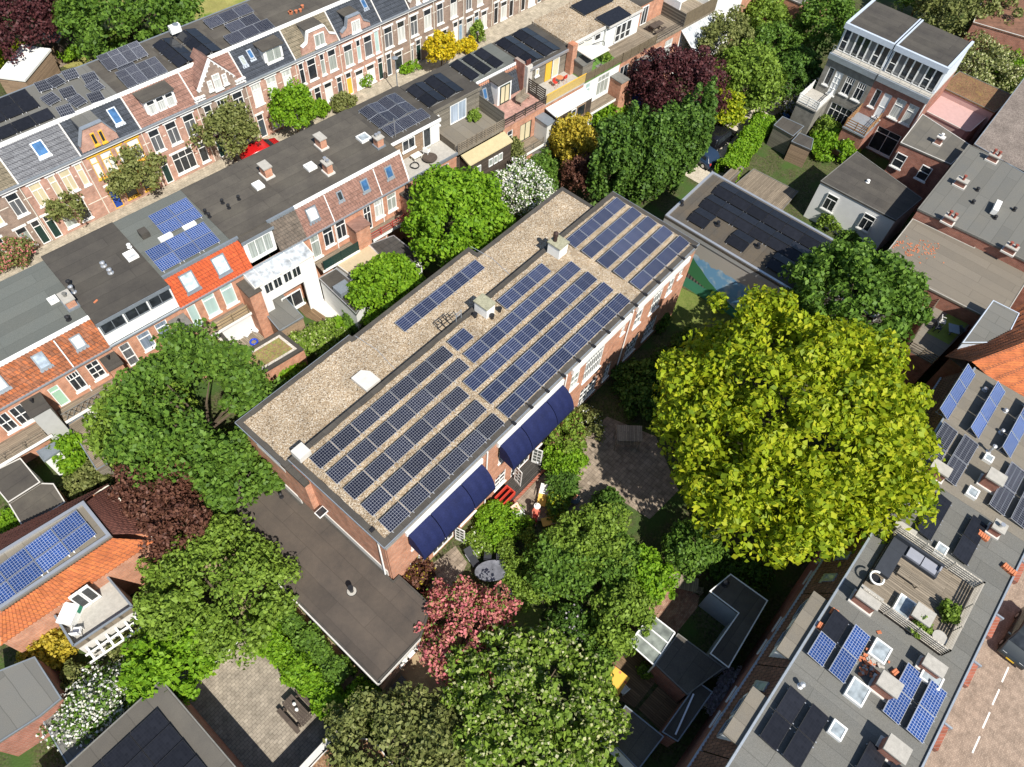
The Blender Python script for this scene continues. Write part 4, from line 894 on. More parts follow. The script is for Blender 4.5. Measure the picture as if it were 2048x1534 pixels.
# --- brown tiles, two small roof windows, red balcony rail
h = House(F2, 27.7, 32.7, 'terrace_house', 'terrace house with brown tiles, two small roof windows and red balcony rail')
h.win(27.95, 28.7, 3.22, 5.75, (('h', .72), ('v', .5)), PANE, sill=False).win(29.05, 30.0, 3.9, 5.76, (('h', .72), ('l.72', .5)), CURT).win(30.4, 31.35, 3.9, 5.72, (('h', .72), ('l.72', .5)), CURTG)
h.front(BRICK_O); h.shell(BRICK_O, 7.6, 8.3); h.flat(BIT_BR, .9, 8.0, 8.58); mans(h, TILE_BR); eaves(h); ridge_board(h)
for x in (1.0, 3.45): roofwin(h.e, x, 1.0, .7, 1.0, SLY0, SLZ0, SLY1, SLZ1, PANEB)
M().tube([(2.15, .7, 8.4), (2.15, -.2, 6.3), (2.15, -.05, 6.0), (2.15, -.05, .1)], .045, 6).build('downpipe', WHITE, h.e)
M().box(h.w - .1, h.w + .06, -.2, 8.0, 6.3, 6.4).build('party_verge', WHITE, h.e) if False else None
M().add([(4.94, -.2, 6.2), (5.06, -.2, 6.2), (5.06, .9, 8.7), (4.94, .9, 8.7), (4.94, -.2, 6.05), (5.06, -.2, 6.05), (5.06, .9, 8.5), (4.94, .9, 8.5)], [(0, 1, 2, 3), (4, 7, 6, 5), (1, 5, 6, 2), (0, 3, 7, 4), (0, 4, 5, 1)]).build('verge_board', WHITE, h.e)
balcony(h, 27.8, 32.2, -1.15); fence(h.e, [(-.2, -1.1), (4.7, -1.1)], 3.2, .8, mat('red_rail', (0.35, 0.06, 0.05), .6), 3, 1.3, .04, .07)
privy(h, 31.75, 32.68, -1.3, 5.2, BRICK_O, BIT_D)
p = F2.top('01', 1020, 1170, 8.58); chimney(h.e, p[0] - 27.7 - .25, p[1] + .3, 8.58, .6, .6, .85, BRICK_O, 2, potm=ALU)
p = F2.top('01', 860, 1110, 8.58); skylight(h.e, p[0] - 27.7, p[1], 8.58, .95, .9, 0, PANEG)
# --- house with terrace and fine-grid panels
def terr(u0, u1, label, brick, roofm, vw=2.3, z=6.2, wallm=None, tm=None, N=7.8):
    h = House(F2, u0, u1, 'terrace_house', label)
    return h
h = terr(32.7, 38.1, 'terrace house with bare plank top floor, sun terrace and fine-grid panels', BRICK_O, BIT_D)
h.win(34.2, 35.2, 3.4, 5.6, (('h', .7),), PANE).win(36.0, 37.2, 3.4, 5.6, (('h', .7),), PANE)
h.front(BRICK_O, 6.0); h.shell(BRICK_O, 7.8, 6.0)
M().box(0.003, h.w - .003, -.1, 2.3, 6.0, 6.2).build('terrace_floor', CONC, h.e); M().box(0, h.w, -.2, -.1, 6.05, 6.32).build('terrace_edge', LEAD, h.e)
M().box(.01, h.w - .01, 2.2, 7.7, 6.2, 8.3).build('top_floor', CLAD_B, h.e); h.flat(BIT_D, 2.0, 7.9, 8.58); M().box(0, h.w, 1.94, 1.998, 8.3, 8.62).build('roof_edge', WHITE, h.e)
window(h.e, 1.25, 2.6, 7.0, 8.1, 2.12, (('v', .5),), WHITE, PANE, depth=.03); window(h.e, 3.5, 4.35, 6.25, 8.2, 2.12, (), WHITE, PANE, sill=False, depth=.03); M().box(4.4, 5.3, 2.12, 2.19, 6.25, 8.2).build('blind', WHITE, h.e)
M().tube([(.9, 2.5, 8.58), (.9, 2.5, 10.4)], .025, 5).build('mast', ALU, h.e)
LF = 'dark fine-grid panel in the ridge block beside the antenna mast'
for i in range(2):
    ew_pair('mono', F2.world(33.2 + i * 1.98, 7.0), F2.az - math.pi / 2, 2, 1.5, .97, math.radians(9), LF, 'fine-grid ridge panels', 8.7)
f2panel('mono', 33.2, 2.6, 8.68, 3, 1, 1.42, 1.25, 'dark fine-grid panel in the row of three at the terrace edge', 'fine-grid row of three', 5)
# --- grey-clad set-back house
h = terr(38.1, 43.7, 'terrace house with grey clad top floor and pebble terrace behind slats', BRICK_O, BIT_D)
h.front(CLAD_D, 5.6); h.shell(BRICK_O, 7.5, 6.0)
M().box(.003, h.w - .003, -.2, 3.2, 6.0, 6.2).build('terrace_floor', BIT_W, h.e)
M().box(.01, h.w - .01, 3.2, 7.3, 6.2, 8.5).build('top_floor', CLAD_G, h.e); h.flat(BIT_D, 3.0, 7.6, 8.62); M().box(0, h.w, 2.94, 2.998, 8.4, 8.66).build('roof_edge', CLAD_G, h.e)
window(h.e, 2.0, 3.9, 6.25, 8.2, 3.1, (('v', .5),), WHITE, curtain('curtain_pale_blue', (0.42, 0.5, 0.6)), sill=False, depth=.04); window(h.e, .3, .75, 6.9, 7.9, 3.1, (), WHITE, CURTT, depth=.04)
M().box(h.w - .06, h.w, -.1, 3.2, 6.2, 7.7).build('screen', CLAD_G, h.e); M().box(0.0, .05, .2, 2.6, 6.2, 6.9).build('screen', DECKX, h.e)
fence(h.e, [(.1, -.15), (h.w - .1, -.15)], 6.2, .95, DECKX, 5, 1.1)
M().add([(.3, -.25, 5.9), (5.5, -.25, 5.9), (5.5, -1.45, 5.55), (.3, -1.45, 5.55)], [(0, 3, 2, 1)]).add([(.3, -.25, 5.8), (5.5, -.25, 5.8), (5.5, -1.45, 5.45), (.3, -1.45, 5.45)], [(0, 1, 2, 3)]).build('lean_to_roof', mat('yellow_roofing', (0.45, 0.38, 0.22), .8, .15), h.e)
M().box(.4, 5.4, -1.35, -.02, 0, 5.45).build('rear_extension', CLAD_D, h.e)
for a in (.6, 1.15, 2.6, 3.2, 3.8): window(h.e, a, a + .5, 4.1, 4.9, -1.42, (), WHITE, CURTG, fr=.05, sill=False, depth=.03)
LB = 'black panel in a ridge pair on the dark roof behind the grey clad floor'
for uu in (38.15, 40.2): ew_pair('black', F2.world(uu, 6.75), F2.az - math.pi / 2, 2, 1.6, .95, math.radians(12), LB, 'black ridge panels, clad house', 8.72)
# --- slate mansard with dormer and pink terrace
h = terr(43.7, 49.0, 'terrace house with dark slate slope, dormer doors and pink paved terrace', BRICK_O, BIT_G)
h.win(44.3, 45.0, 3.22, 5.3, (('h', .72),), PANE, sill=False).win(45.95, 47.45, 3.22, 5.2, (('v', .5),), CURTC, DKGREEN, sill=False)
h.front(BRICK_O, 6.0); h.shell(BRICK_O, 7.5, 6.0)
M().box(.003, h.w - .003, -.1, 3.4, 6.0, 6.2).build('terrace_floor', brickmat('pink_paving', (0.36, 0.20, 0.165), (0.42, 0.25, 0.2), (0.25, 0.16, 0.13), .3, .3, .012, flat=True), h.e)
tiles(h.e, .05, h.w - .4, 2.95, 6.2, 3.75, 8.5, TILE_DK); h.flat(BIT_G, 3.75, 7.5, 8.62); M().box(0, h.w, 3.7, 3.748, 8.4, 8.7).build('roof_edge', WHITE, h.e)
M().box(.02, h.w - .02, 3.6, 7.3, 6.2, 8.36).build('top_floor', BRICK_O, h.e)
M().box(1.6, 3.3, 2.5, 3.6, 6.2, 8.3).build('dormer', WHITE, h.e); M().box(1.5, 3.4, 2.4, 3.7, 8.3, 8.42).build('dormer_roof', BIT_D, h.e); window(h.e, 1.85, 3.05, 6.25, 8.1, 2.42, (('v', .5),), DKGREEN, CURTC, sill=False, depth=.03)
roofwin(h.e, .75, .8, .5, 1.0, 2.95, 6.2, 3.75, 8.5, PANEB)
M().box(h.w - .35, h.w - .02, 2.6, 3.9, 6.2, 9.0).build('chimney', BRICK_R, h.e); M().box(h.w - .3, h.w + .35, 2.2, 2.8, 6.2, 8.9).build('chimney', mat('old_plaster', (0.5, 0.47, 0.42), .9, .3), h.e)
for i in range(3): M().lathe(h.w - .15 + i * .2, 2.5, [(.09, 8.9), (.08, 9.35)], 8).build('chimney_pot', mat('pot_brown', (0.12, 0.04, 0.03), .8), h.e)
fence(h.e, [(0, -.12), (h.w, -.12)], 6.2, .8, CLAD_D, 3, 1.5)
privy(h, 47.9, 48.9, -1.6, 5.2, mat('pale_render', (0.6, 0.6, 0.57), .9, .1), LEAD, False); balcony(h, 43.8, 47.8, -1.5); fence(h.e, [(.2, -1.45), (4.0, -1.45)], 3.2, .7, CLAD_G, 3)
fence(h.e, [(h.w - .06, 0), (h.w - .06, 2.2)], 6.2, 1.5, CLAD_D, 7, 1.1, .04, .13)
for i in range(3): panel('black', F2.world(43.5 + i * 1.5, 3.95 + i * .3, 8.75), F2.az - math.radians(0), math.radians(12), 'black panel lying on the grey roof above the slate slope', 'black panels above the slate slope', .95, 3.0) if False else None
for i in range(3):
    for j in range(2): panel('black', F2.world(43.55 + i * 1.48, 7.15 - j * 1.55, 8.72), F2.az - math.pi / 2, math.radians(12), 'black panel in a slanted row on the grey roof above the slate slope', 'black panels above the slate slope', 1.52, .95)
bt = thing('garden_bench', 'weathered wooden bench on the pink paved terrace', 'bench', F2.world(47.6, 1.5, 6.2), F2.az + .2)
M().box(-.75, .75, -.3, .3, .38, .44).build('seat', DECKX, bt); M().box(-.75, .75, .28, .34, .44, .95).build('backrest', DECKX, bt)
for sx in (-.7, .64):
    for sy in (-.28, .22): M().box(sx, sx + .06, sy, sy + .06, 0, .38).build('leg', DECKX, bt)
# --- yellow door house
h = terr(49.0, 54.4, 'terrace house with a yellow door, yellow terrace rail and white-roofed clad bay', BRICK_O, BIT_D)
h.front(BRICK_O, 6.0); h.shell(BRICK_O, 7.5, 6.0)
M().box(.003, h.w - .003, -.1, 2.5, 6.0, 6.2).build('terrace_floor', CONC, h.e)
M().box(.02, h.w - .02, 2.4, 7.3, 6.2, 8.4).build('top_floor', CLAD_G, h.e); h.flat(BIT_D, 2.2, 7.4, 8.62); M().box(0, h.w, 2.1, 2.198, 8.4, 8.66).build('roof_edge', ALU, h.e)
M().box(2.3, 3.1, 2.32, 2.38, 6.25, 8.2).build('door', YELLOW, h.e); window(h.e, 3.2, 4.1, 6.25, 8.2, 2.3, (), WHITE, CURTC, sill=False, depth=.03); window(h.e, .9, 1.35, 7.4, 8.1, 2.3, (), WHITE, CURTC, depth=.03)
M().box(h.w - .35, h.w + .3, 1.6, 2.3, 6.2, 9.2).build('chimney', BRICK_O, h.e)
M().box(0, h.w, -.16, -.12, 7.1, 7.18).build('handrail', YELLOW, h.e); M().box(0.05, h.w - .05, -.15, -.13, 6.25, 7.08).build('rail_panel', mat('yellow_mesh', (0.42, 0.30, 0.10), .7, .3, 8, 60), h.e)
M().add([(0, -.2, 5.8), (5.2, -.2, 5.8), (5.2, -1.65, 5.62), (0, -1.65, 5.62), (0, -.2, 5.7), (5.2, -.2, 5.7), (5.2, -1.65, 5.52), (0, -1.65, 5.52)], [(0, 3, 2, 1), (4, 5, 6, 7), (2, 3, 7, 6), (0, 4, 7, 3), (1, 2, 6, 5)]).build('bay_roof', WHITE, h.e)
M().box(.1, 5.1, -1.5, -.02, 2.9, 5.5).build('rear_extension', CLAD_D, h.e)
window(h.e, .4, 1.3, 4.0, 4.9, -1.56, (('v', .5),), WHITE, CURTT, depth=.03); window(h.e, 2.2, 2.9, 3.6, 5.3, -1.56, (('h', .55),), WHITE, PANE, depth=.03); window(h.e, 3.0, 4.2, 4.0, 5.3, -1.56, (), CLAD_B, PANE, depth=.03)
LB2 = 'black panel in the long ridge pair behind the yellow door'
for uu in (49.2, 51.4): ew_pair('black', F2.world(uu, 7.1), F2.az - math.pi / 2, 3, 1.5, .98, math.radians(12), LB2, 'black ridge panels, yellow door house', 8.72)
for i in range(2):
    ch = thing('cafe_chair', 'red folding chair at the round table on the yellow-railed terrace', 'chair', F2.world(51.6 + i * 1.2, 1.2, 6.2), F2.az + i * 3.1, 'red terrace chairs')
    M().lathe(0, 0, [(.21, .44), (.21, .47)], 10).build('seat', REDP, ch); M().box(-.2, .2, .19, .22, .47, .85).build('backrest', REDP, ch)
    for a in range(4): M().tube([(.13 * (1 if a % 2 else -1), .13 * (1 if a > 1 else -1), .44), (.2 * (1 if a % 2 else -1), .2 * (1 if a > 1 else -1), 0)], .012, 5).build('leg', REDP, ch)
tb = thing('cafe_table', 'small round orange table on the yellow-railed terrace', 'table', F2.world(52.2, 1.25, 6.2)); M().lathe(0, 0, [(.36, .70), (.36, .73)], 14).build('table_top', mat('orange_top', (0.55, 0.2, 0.09), .6), tb); M().cyl(0, 0, 0, .70, .03).build('leg', BLACKM, tb)
# --- gravel roof house with parasol
h = terr(54.4, 59.7, 'terrace house with a gravel roof and a shaded garden terrace', BRICK_O, GRAVEL)
h.win(54.8, 55.5, 3.3, 5.7, (('h', .75),), CURTT).win(56.6, 58.3, 3.5, 5.7, (('h', .7), ('v', .33), ('v', .66)), CURTG)
h.front(PLASTER, 6.0); h.shell(BRICK_O, 7.5, 6.0)
M().box(.003, h.w - .003, -.1, 2.7, 6.0, 6.2).build('terrace_floor', mat('artificial_turf', (0.10, 0.20, 0.04), .95, .25, 3, 60), h.e)
M().box(.02, h.w - .02, 2.6, 7.3, 6.2, 8.6).build('top_floor', WHITE, h.e); h.flat(GRAVEL, 2.4, 7.5, 8.82); M().box(0, h.w, 2.3, 2.398, 8.55, 8.86).build('roof_edge', CONCL, h.e)
for a in (1.4, 2.6, 3.8): window(h.e, a, a + .9, 7.6, 8.3, 2.5, (), WHITE, PANE, sill=False, depth=.03)
fence(h.e, [(0, -.15), (h.w, -.15)], 6.2, .9, mat('brown_reed', (0.14, 0.11, 0.07), .9, .3), 6, 1.3, .03, .1)
privy(h, 58.5, 59.6, -1.5, 5.0, BRICK_O, CONCD, False); balcony(h, 54.5, 58.4, -1.2)
pr = thing('parasol', 'square cream cantilever parasol over the turf terrace', 'parasol', F2.world(57.4, .6, 6.2), F2.az)
M().tube([(0, 0, 0), (0, 0, 2.6), (-.2, .1, 2.75), (-1.3, .4, 2.7)], .035, 6).build('pole', BLACKM, pr); M().box(-.4, .4, -.4, .4, 0, .06).build('base', CONCD, pr)
cv = [(-2.5, -.7, 2.2), (.05, -.7, 2.2), (.05, 1.6, 2.2), (-2.5, 1.6, 2.2), (-1.25, .45, 2.55)]; mk('canopy', cv + [(x, y, z - .1) for x, y, z in cv[:4]], [(0, 1, 4), (1, 2, 4), (2, 3, 4), (3, 0, 4), (0, 5, 6, 1), (1, 6, 7, 2), (2, 7, 8, 3), (3, 8, 5, 0)], CREAMW, pr)
sh = thing('terrace_shed', 'small grey board shed on the turf terrace', 'shed', F2.world(55.2, 1.0, 6.2), F2.az); M().box(-.7, .7, -.55, .55, 0, 1.35).build('body', CLAD_G, sh); M().prism([(-.8, -.65), (.8, -.65), (.8, .65), (-.8, .65)], 1.35, [1.38, 1.38, 1.55, 1.55]).build('roof', BIT_GR, sh)
# --- farther houses
h = terr(59.7, 64.9, 'terrace house with two black panels on its gravel roof and a grey terrace', BRICK_O, GRAVEL)
h.win(59.95, 61.2, 3.3, 5.4, (('v', .5),), PANE).win(62.0, 63.4, 2.9, 5.3, (('v', .5),), CURTG).win(63.7, 64.5, 3.2, 5.3, (('h', .7),), CURT)
h.front(BRICK_O, 6.0); h.shell(BRICK_O, 7.5, 6.0); M().box(.003, h.w - .003, -.1, 2.5, 6.0, 6.2).build('terrace_floor', DECK, h.e)
M().box(.02, h.w - .02, 2.4, 7.3, 6.2, 8.6).build('top_floor', PLASTER, h.e); h.flat(GRAVEL, 2.1, 7.6, 8.82); M().box(0, h.w, 2.04, 2.098, 8.6, 8.86).build('roof_edge', CONCL, h.e)
for a in (1.5, 2.3, 3.1): window(h.e, a, a + .75, 6.4, 8.2, 2.3, (('h', .4),), WHITE, PANE, sill=False, depth=.03)
fence(h.e, [(0, -.15), (h.w, -.15)], 6.2, .9, MATS['brown_reed'], 6, 1.3, .03, .1)
M().box(3.4, 4.3, -1.0, -.02, 0, 5.2).build('rear_bay', BLUEP, h.e); M().box(3.3, 4.4, -1.1, -.02, 5.2, 5.3).build('bay_roof', CONCD, h.e); balcony(h, 60.0, 63.0, -1.2); fence(h.e, [(.3, -1.2), (3.3, -1.2)], 3.2, .7, WHITE, 3)
for (u, v, w_, hh_) in ((58.8, 1.95, 3.4, 1.75), (58.4, 4.8, 4.3, 1.9)): panel('black', F2.world(u + .6, v, 8.98), F2.az, math.radians(4), 'wide black panel field on the gravel roof beyond the parasol', 'black panel fields', w_, hh_)
h = terr(64.9, 69.5, 'terrace house with orange gable wall and an iron-railed roof terrace', BRICK_O, BIT_D)
h.win(65.3, 66.4, 3.0, 5.3, (('h', .7),), PANE).win(67.0, 68.3, 3.0, 5.5, (('v', .5), ('h', .7)), CURT)
h.front(BRICK_O, 6.0); h.shell(BRICK_O, 7.5, 6.0); M().box(.003, h.w - .003, -.1, 3.0, 6.0, 6.2).build('terrace_floor', DECKX, h.e)
M().box(.02, h.w - .02, 3.0, 7.3, 6.2, 8.5).build('top_floor', BRICK_O, h.e); h.flat(BIT_D, 2.9, 7.6, 8.7)
window(h.e, 1.0, 2.0, 6.25, 8.2, 2.9, (('v', .5),), WHITE, PANE, sill=False, depth=.03)
for z in (6.5, 6.8, 7.1): M().bar((0, -.1, z), (h.w, -.1, z), .03, .03).build('rail', BLACKM, h.e)
f2panel('mono', 65.3, 4.6, 8.8, 3, 1, 1.4, 1.6, 'dark gridded panel on the roof beyond the orange gable wall', 'panels beyond the orange gable')
tb = thing('picnic_table', 'dark picnic table on the iron-railed roof terrace', 'table', F2.world(66.6, 1.3, 6.2), F2.az)
M().box(-.8, .8, -.35, .35, .7, .75).build('table_top', CLAD_D, tb)
for sy in (-.75, .5): M().box(-.8, .8, sy, sy + .25, .4, .45).build('bench_seat', CLAD_D, tb)
for sx in (-.6, .5): M().box(sx, sx + .1, -.7, .7, .3, .38).build('bearer', CLAD_D, tb); M().box(sx, sx + .1, -.06, .06, 0, .3).build('leg', CLAD_D, tb)
h = terr(69.5, 75.0, 'white terrace house with slanted clear plastic lean-to', PLASTER, BIT_D)
h.win(70.5, 71.8, .8, 2.6, (('v', .5),), PANE)
h.front(PLASTER, 6.0); h.shell(PLASTER, 7.5, 8.4); h.flat(DECKX, -.1, 3.0, 6.2); M().box(.02, h.w - .02, 3.0, 7.4, 6.2, 8.4).build('top_floor', PLASTER, h.e); h.flat(BIT_D, 2.9, 7.5, 8.7)
M().box(0, .06, -.1, 3.0, 6.2, 7.6).build('screen', CLAD_G, h.e); M().box(.1, h.w, -.1, -.06, 6.2, 7.7).build('reed_screen', MATS['brown_reed'], h.e)
for i in range(6): M().add([(i * .83 + .02, -.05, 5.75), (i * .83 + .8, -.05, 5.75), (i * .83 + .8, -2.3, 4.3), (i * .83 + .02, -2.3, 4.3)], [(0, 3, 2, 1)]).build('roof_pane', POLY, h.e)
for i in range(7): M().bar((i * .83, -.03, 5.78), (i * .83, -2.34, 4.3), .05, .07).build('glazing_bar', WHITE, h.e)
M().box(0, 5.0, -2.3, -2.2, 2.6, 4.25).build('apron', PLASTER, h.e)
h = terr(75.0, 80.5, 'tall white end house of the terrace with long side wall', PLASTER, BIT_D)
h.front(PLASTER, 8.0); h.shell(PLASTER, 7.5, 8.4); h.flat(BIT_GR, -.1, 7.5, 8.6); window(h.e, 1.0, 2.2, 3.0, 5.2, -.1, (('v', .5),), WHITE, PANE, depth=.05)
h = terr(80.5, 92, 'orange brick house under repair beyond the white end house', BRICK_O, BIT_D)
h.front(BRICK_O, 7.8); h.shell(BRICK_O, 7.5, 8.2); h.flat(BIT_GR, -.1, 7.5, 8.4)

# --- low extensions and sheds in the gardens of the terrace
ze = 2.7
se = thing('sedum_extension', 'brick extension with mossy green roof wrapped round a small courtyard', 'building', (0, 0, 0))
P = lambda x, y, z=ze: at('H', x, y, z)[:2]
outer = [P(70, 525), P(440, 925), P(985, 600), P(780, 440), P(435, 645), P(250, 425)]
SEDUM = pebble('sedum', [(0.20, 0.12, 0.07), (0.26, 0.16, 0.10), (0.22, 0.19, 0.06), (0.28, 0.24, 0.09), (0.16, 0.20, 0.06)], 10, patch=((0.19, 0.24, 0.06), 0.5, 0.52))
M().prism(outer, 0, ze - .12).build('wall', BRICK_O, se); M().prism(outer, ze - .12, ze).build('roof', BIT_D, se)
oc = outer if sum(outer[i][0] * outer[(i + 1) % 6][1] - outer[(i + 1) % 6][0] * outer[i][1] for i in range(6)) > 0 else outer[::-1]
strip(M(), oc, .3, ze, ze + .08).build('roof_upstand', BIT_D, se); iv = inset(oc, .3); mk('gravel_margin', [(x, y, ze + .03) for x, y in iv], [tuple(range(len(iv)))], pebble('white_pebbles', [(.4, .36, .3), (.55, .5, .44), (.62, .58, .52)], 16), se)
iv = inset(oc, .52); mk('sedum_bed', [(x, y, ze + .06) for x, y in iv], [tuple(range(len(iv)))], SEDUM, se, kind='stuff')
fl = [P(250, 425, .2), P(435, 645, .2), P(780, 440, .2), P(600, 225, .2)]
sheet('courtyard_deck', fl, .2, DECKX)
M().prism([P(258, 405), P(610, 205), P(605, 195), P(252, 395)], 0, ze + .05).build('wall', PLASTER, se)
# garden table set inside the courtyard
p = at('H', 520, 430, .25); tb = thing('sun_bed', 'white sun bed in the little courtyard', 'sun bed', p, .4); M().box(-.9, .9, -.35, .35, .25, .33).build('cushion', WHITE, tb); M().box(-.85, -.75, -.3, .3, 0, .25).box(.7, .8, -.3, .3, 0, .25).build('frame', ALU, tb)
p = at('H', 600, 400, .25); tb = thing('sun_bed', 'second white sun bed near the courtyard side wall', 'sun bed', p, .4); M().box(-.8, .8, -.35, .35, .25, .33).build('cushion', WHITE, tb); M().box(-.75, -.65, -.3, .3, 0, .25).box(.6, .7, -.3, .3, 0, .25).build('frame', ALU, tb)
p = at('H', 380, 470, .25); tb = thing('garden_table', 'white table in the courtyard corner', 'table', p, -.1); M().box(-.5, .5, -.35, .35, .68, .73).build('table_top', WHITE, tb)
for sx in (-.45, .4):
    for sy in (-.3, .25): M().box(sx, sx + .05, sy, sy + .05, 0, .68).build('leg', WHITE, tb)
p = at('H', 555, 540, .25); tag(M().tube([(p[0] + .28 * math.cos(a), p[1] + .28 * math.sin(a), .32) for a in np.linspace(0, 6.2832, 17)], .085, 7).build('swim_ring', mat('blue_vinyl', (0.02, 0.06, 0.45), .3), None, True), 'blue inflatable ring on the courtyard deck', 'swim ring')
def shed(name, label, cat, pts, z, wm, rm, edge=LEAD, th=.14, h0=0, k=None):
    r = thing(name, label, cat, (0, 0, 0))
    po = pts if sum(pts[i][0] * pts[(i + 1) % len(pts)][1] - pts[(i + 1) % len(pts)][0] * pts[i][1] for i in range(len(pts))) > 0 else pts[::-1]
    M().prism(inset(po, .06), h0, z - th).build('wall', wm, r); M().prism(po, z - th, z).build('roof', rm, r)
    strip(M(), po, .07, z, z + .045).build('roof_trim', edge, r)
    return r
A_ = lambda k, z, *pts: [at(k, x, y, z)[:2] for x, y in pts]
shed('garden_shed', 'wooden shed with dark felt roof beside the white extension', 'shed', A_('H', 2.4, (600, 235), (790, 110), (985, 320), (775, 445)), 2.4, CLAD_B, BIT_GR)
shed('flat_extension', 'dark-roofed low extension with a white side wall and grey box', 'building', A_('11', 2.9, (500, 690), (640, 610), (900, 820), (800, 980)), 2.9, PLASTER, BIT_D, ALU)
p = at('11', 700, 790, 2.9); tag(M().rbox(p, (1.2, 1.1, .5), F2.az).build('roof_lantern', LEAD), 'grey boxed roof light on the low white extension', 'roof light')
shed('flat_extension', 'beige-roofed low extension between the green slat fence and round hedge tree', 'building', A_('11', 3.0, (620, 565), (890, 415), (1010, 520), (760, 670)), 3.0, PLASTER, mat('beige_roofing', (0.46, 0.37, 0.24), .85, .12), CONCL)
shed('flat_extension', 'tiled black flat roof extension below the red balcony rail', 'building', A_('11', 3.0, (900, 420), (1100, 345), (1330, 530), (1120, 640)), 3.0, PLASTER, brickmat('roof_tiles_slab', (0.05, 0.045, 0.04), (0.065, 0.06, 0.055), (0.03, 0.03, 0.03), .5, .5, .02, flat=True, off=0), ALU)
shed('flat_extension', 'low extension with wavy black felt roof and white eaves at the garden edge', 'building', A_('20', 2.8, (-60, 700), (165, 590), (325, 785), (65, 950), (-60, 800)), 2.8, PLASTER, BIT_D, CONCL)
shed('flat_extension', 'black-roofed low garden building with cut corner beside the tiled house', 'building', A_('20', 2.6, (68, 955), (325, 792), (430, 795), (525, 945), (270, 1110), (185, 1150)), 2.6, BRICK_O, BIT_BR, CONCL)
shed('lean_to', 'long grey board lean-to under the big dark tree', 'shed', A_('20', 2.3, (530, 330), (660, 250), (790, 390), (860, 640), (770, 690), (640, 480)), 2.3, CLAD_G, DECK)
shed('garden_room', 'grey roofed garden room beside the white balcony row', 'building', A_('20', 2.4, (290, 540), (440, 460), (480, 530), (350, 620)), 2.4, PLASTER, LEAD)
sheet('garden_deck', A_('11', .02, (320, 910), (520, 830), (650, 960), (520, 1050), (400, 1000)), .02, DECK_B)
sheet('white_paving', A_('11', .02, (430, 910), (600, 830), (760, 1000), (560, 1000)), .03, CONCL)
# ================================================================== FRONT TERRACE across the street
F1 = Frame(0, 59.3, math.radians(-4.7))
S1 = (-.12, 6.42, 1.85, 8.5)
WH = dict(bars=(('h', .7), ('l.7', .5)))
def courses(h, zs, m=CREAMW):
    c = M()
    for z in zs:
        cuts = sorted([(a - .14, b + .14) for a, b, c0, d0 in h.holes if c0 - .1 < z < d0 + .1]); x = 0
        for a, b in cuts + [(h.w, h.w)]:
            if a > x: c.box(x, a, -.014, .0, z, z + .07)
            x = max(x, b)
    c.build('string_course', m, h.e, kind='stuff')
def row1(u0, u1, label, brick, tile, roofm=BIT_BR, slope=True, tw=.26):
    h = House(F1, u0, u1, 'row_house', label); h.brick = brick; h.tile = tile; h.roofm = roofm; h.slope = slope; h.tw = tw; return h
def fin(h, eave=WHITE):
    h.front(h.brick, 6.35); courses(h, (1.7, 4.75)); h.shell(h.brick, 7.4, 8.3, 1.9) if h.slope else None
    M().box(.005, .2, .15, 1.9, 0, 6.3).box(h.w - .2, h.w - .005, .15, 1.9, 0, 6.3).build('wall', h.brick, h.e)
    h.flat(h.roofm, 1.9, 7.6, 8.6); M().box(0, h.w, 1.8, 1.98, 8.42, 8.74).build('roof_edge', WHITE, h.e); M().box(0, h.w, 7.6, 7.7, 8.35, 8.66).build('roof_edge', LEAD, h.e)
    if h.tile: tiles(h.e, .04, h.w - .04, *S1, h.tile, h.tw)
    M().box(0, h.w, -.3, -.02, 6.28, 6.42).build('gutter', ZINC, h.e); M().box(0, h.w, -.26, -.005, 6.16, 6.28).build('cornice', eave, h.e)
    M().add([(h.w - .06, -.2, 6.42), (h.w + .06, -.2, 6.42), (h.w + .06, 1.9, 8.75), (h.w - .06, 1.9, 8.75), (h.w - .06, -.2, 6.2), (h.w + .06, -.2, 6.2), (h.w + .06, 1.9, 8.5), (h.w - .06, 1.9, 8.5)], [(0, 1, 2, 3), (4, 7, 6, 5), (1, 5, 6, 2), (0, 3, 7, 4), (0, 4, 5, 1)]).build('party_verge', CONCL, h.e)
    M().tube([(h.w - .1, -.12, 6.25), (h.w - .1, -.06, 6.0), (h.w - .1, -.06, .1)], .04, 6).build('downpipe', CREAMW, h.e)
    return h
def up(h, a, b, pm=None, fm=None, bars=(('h', .7), ('l.7', .5)), c=3.55, d=5.75, tp=None, **k):
    return h.win(a, b, c, d, bars, pm, fm, lintel=WHITE if fm is None else fm, trans=(.7, tp or PANE), **k)
def lowr(h, a, b, pm=None, fm=None, bars=(('h', .74),), c=.45, d=2.55, tp=None, **k):
    return h.win(a, b, c, d, bars, pm, fm, lintel=WHITE if fm is None else fm, trans=(.74, tp or PANE), **k)
def door(h, a, b, pm, fm=None): return h.win(a, b, .05, 2.6, (('h', .76),), pm, fm, sill=False, trans=(.76, PANE), lintel=WHITE, name='door')
def gable(h, pts, brick, cap, capm=None, vz=-.1, wins=(), th=.3):
    "shaped brick gable standing on the front wall, with coping"
    u = [(a - h.u0, z) for a, z in pts]
    n = len(u); V = [(a, vz, z) for a, z in u] + [(a, vz + th, z) for a, z in u]
    F = [tuple(range(n)), tuple(range(2 * n - 1, n - 1, -1))] + [(i, i + n, (i + 1) % n + n, (i + 1) % n) for i in range(n)]
    g = mk('gable', V, F, brick, h.e)
    c = M()
    for i in range(1, n - 2): c.bar((u[i][0], vz + th / 2 - .03, u[i][1] + .03), (u[i + 1][0], vz + th / 2 - .03, u[i + 1][1] + .03), th + .1, .08)
    c.build('coping', cap, g)
    for (a, b, c_, d, fm, pm, bars) in wins: window(h.e, a - h.u0, b - h.u0, c_, d, vz - .09, bars, fm, pm, fr=.07, depth=.06)
    return g
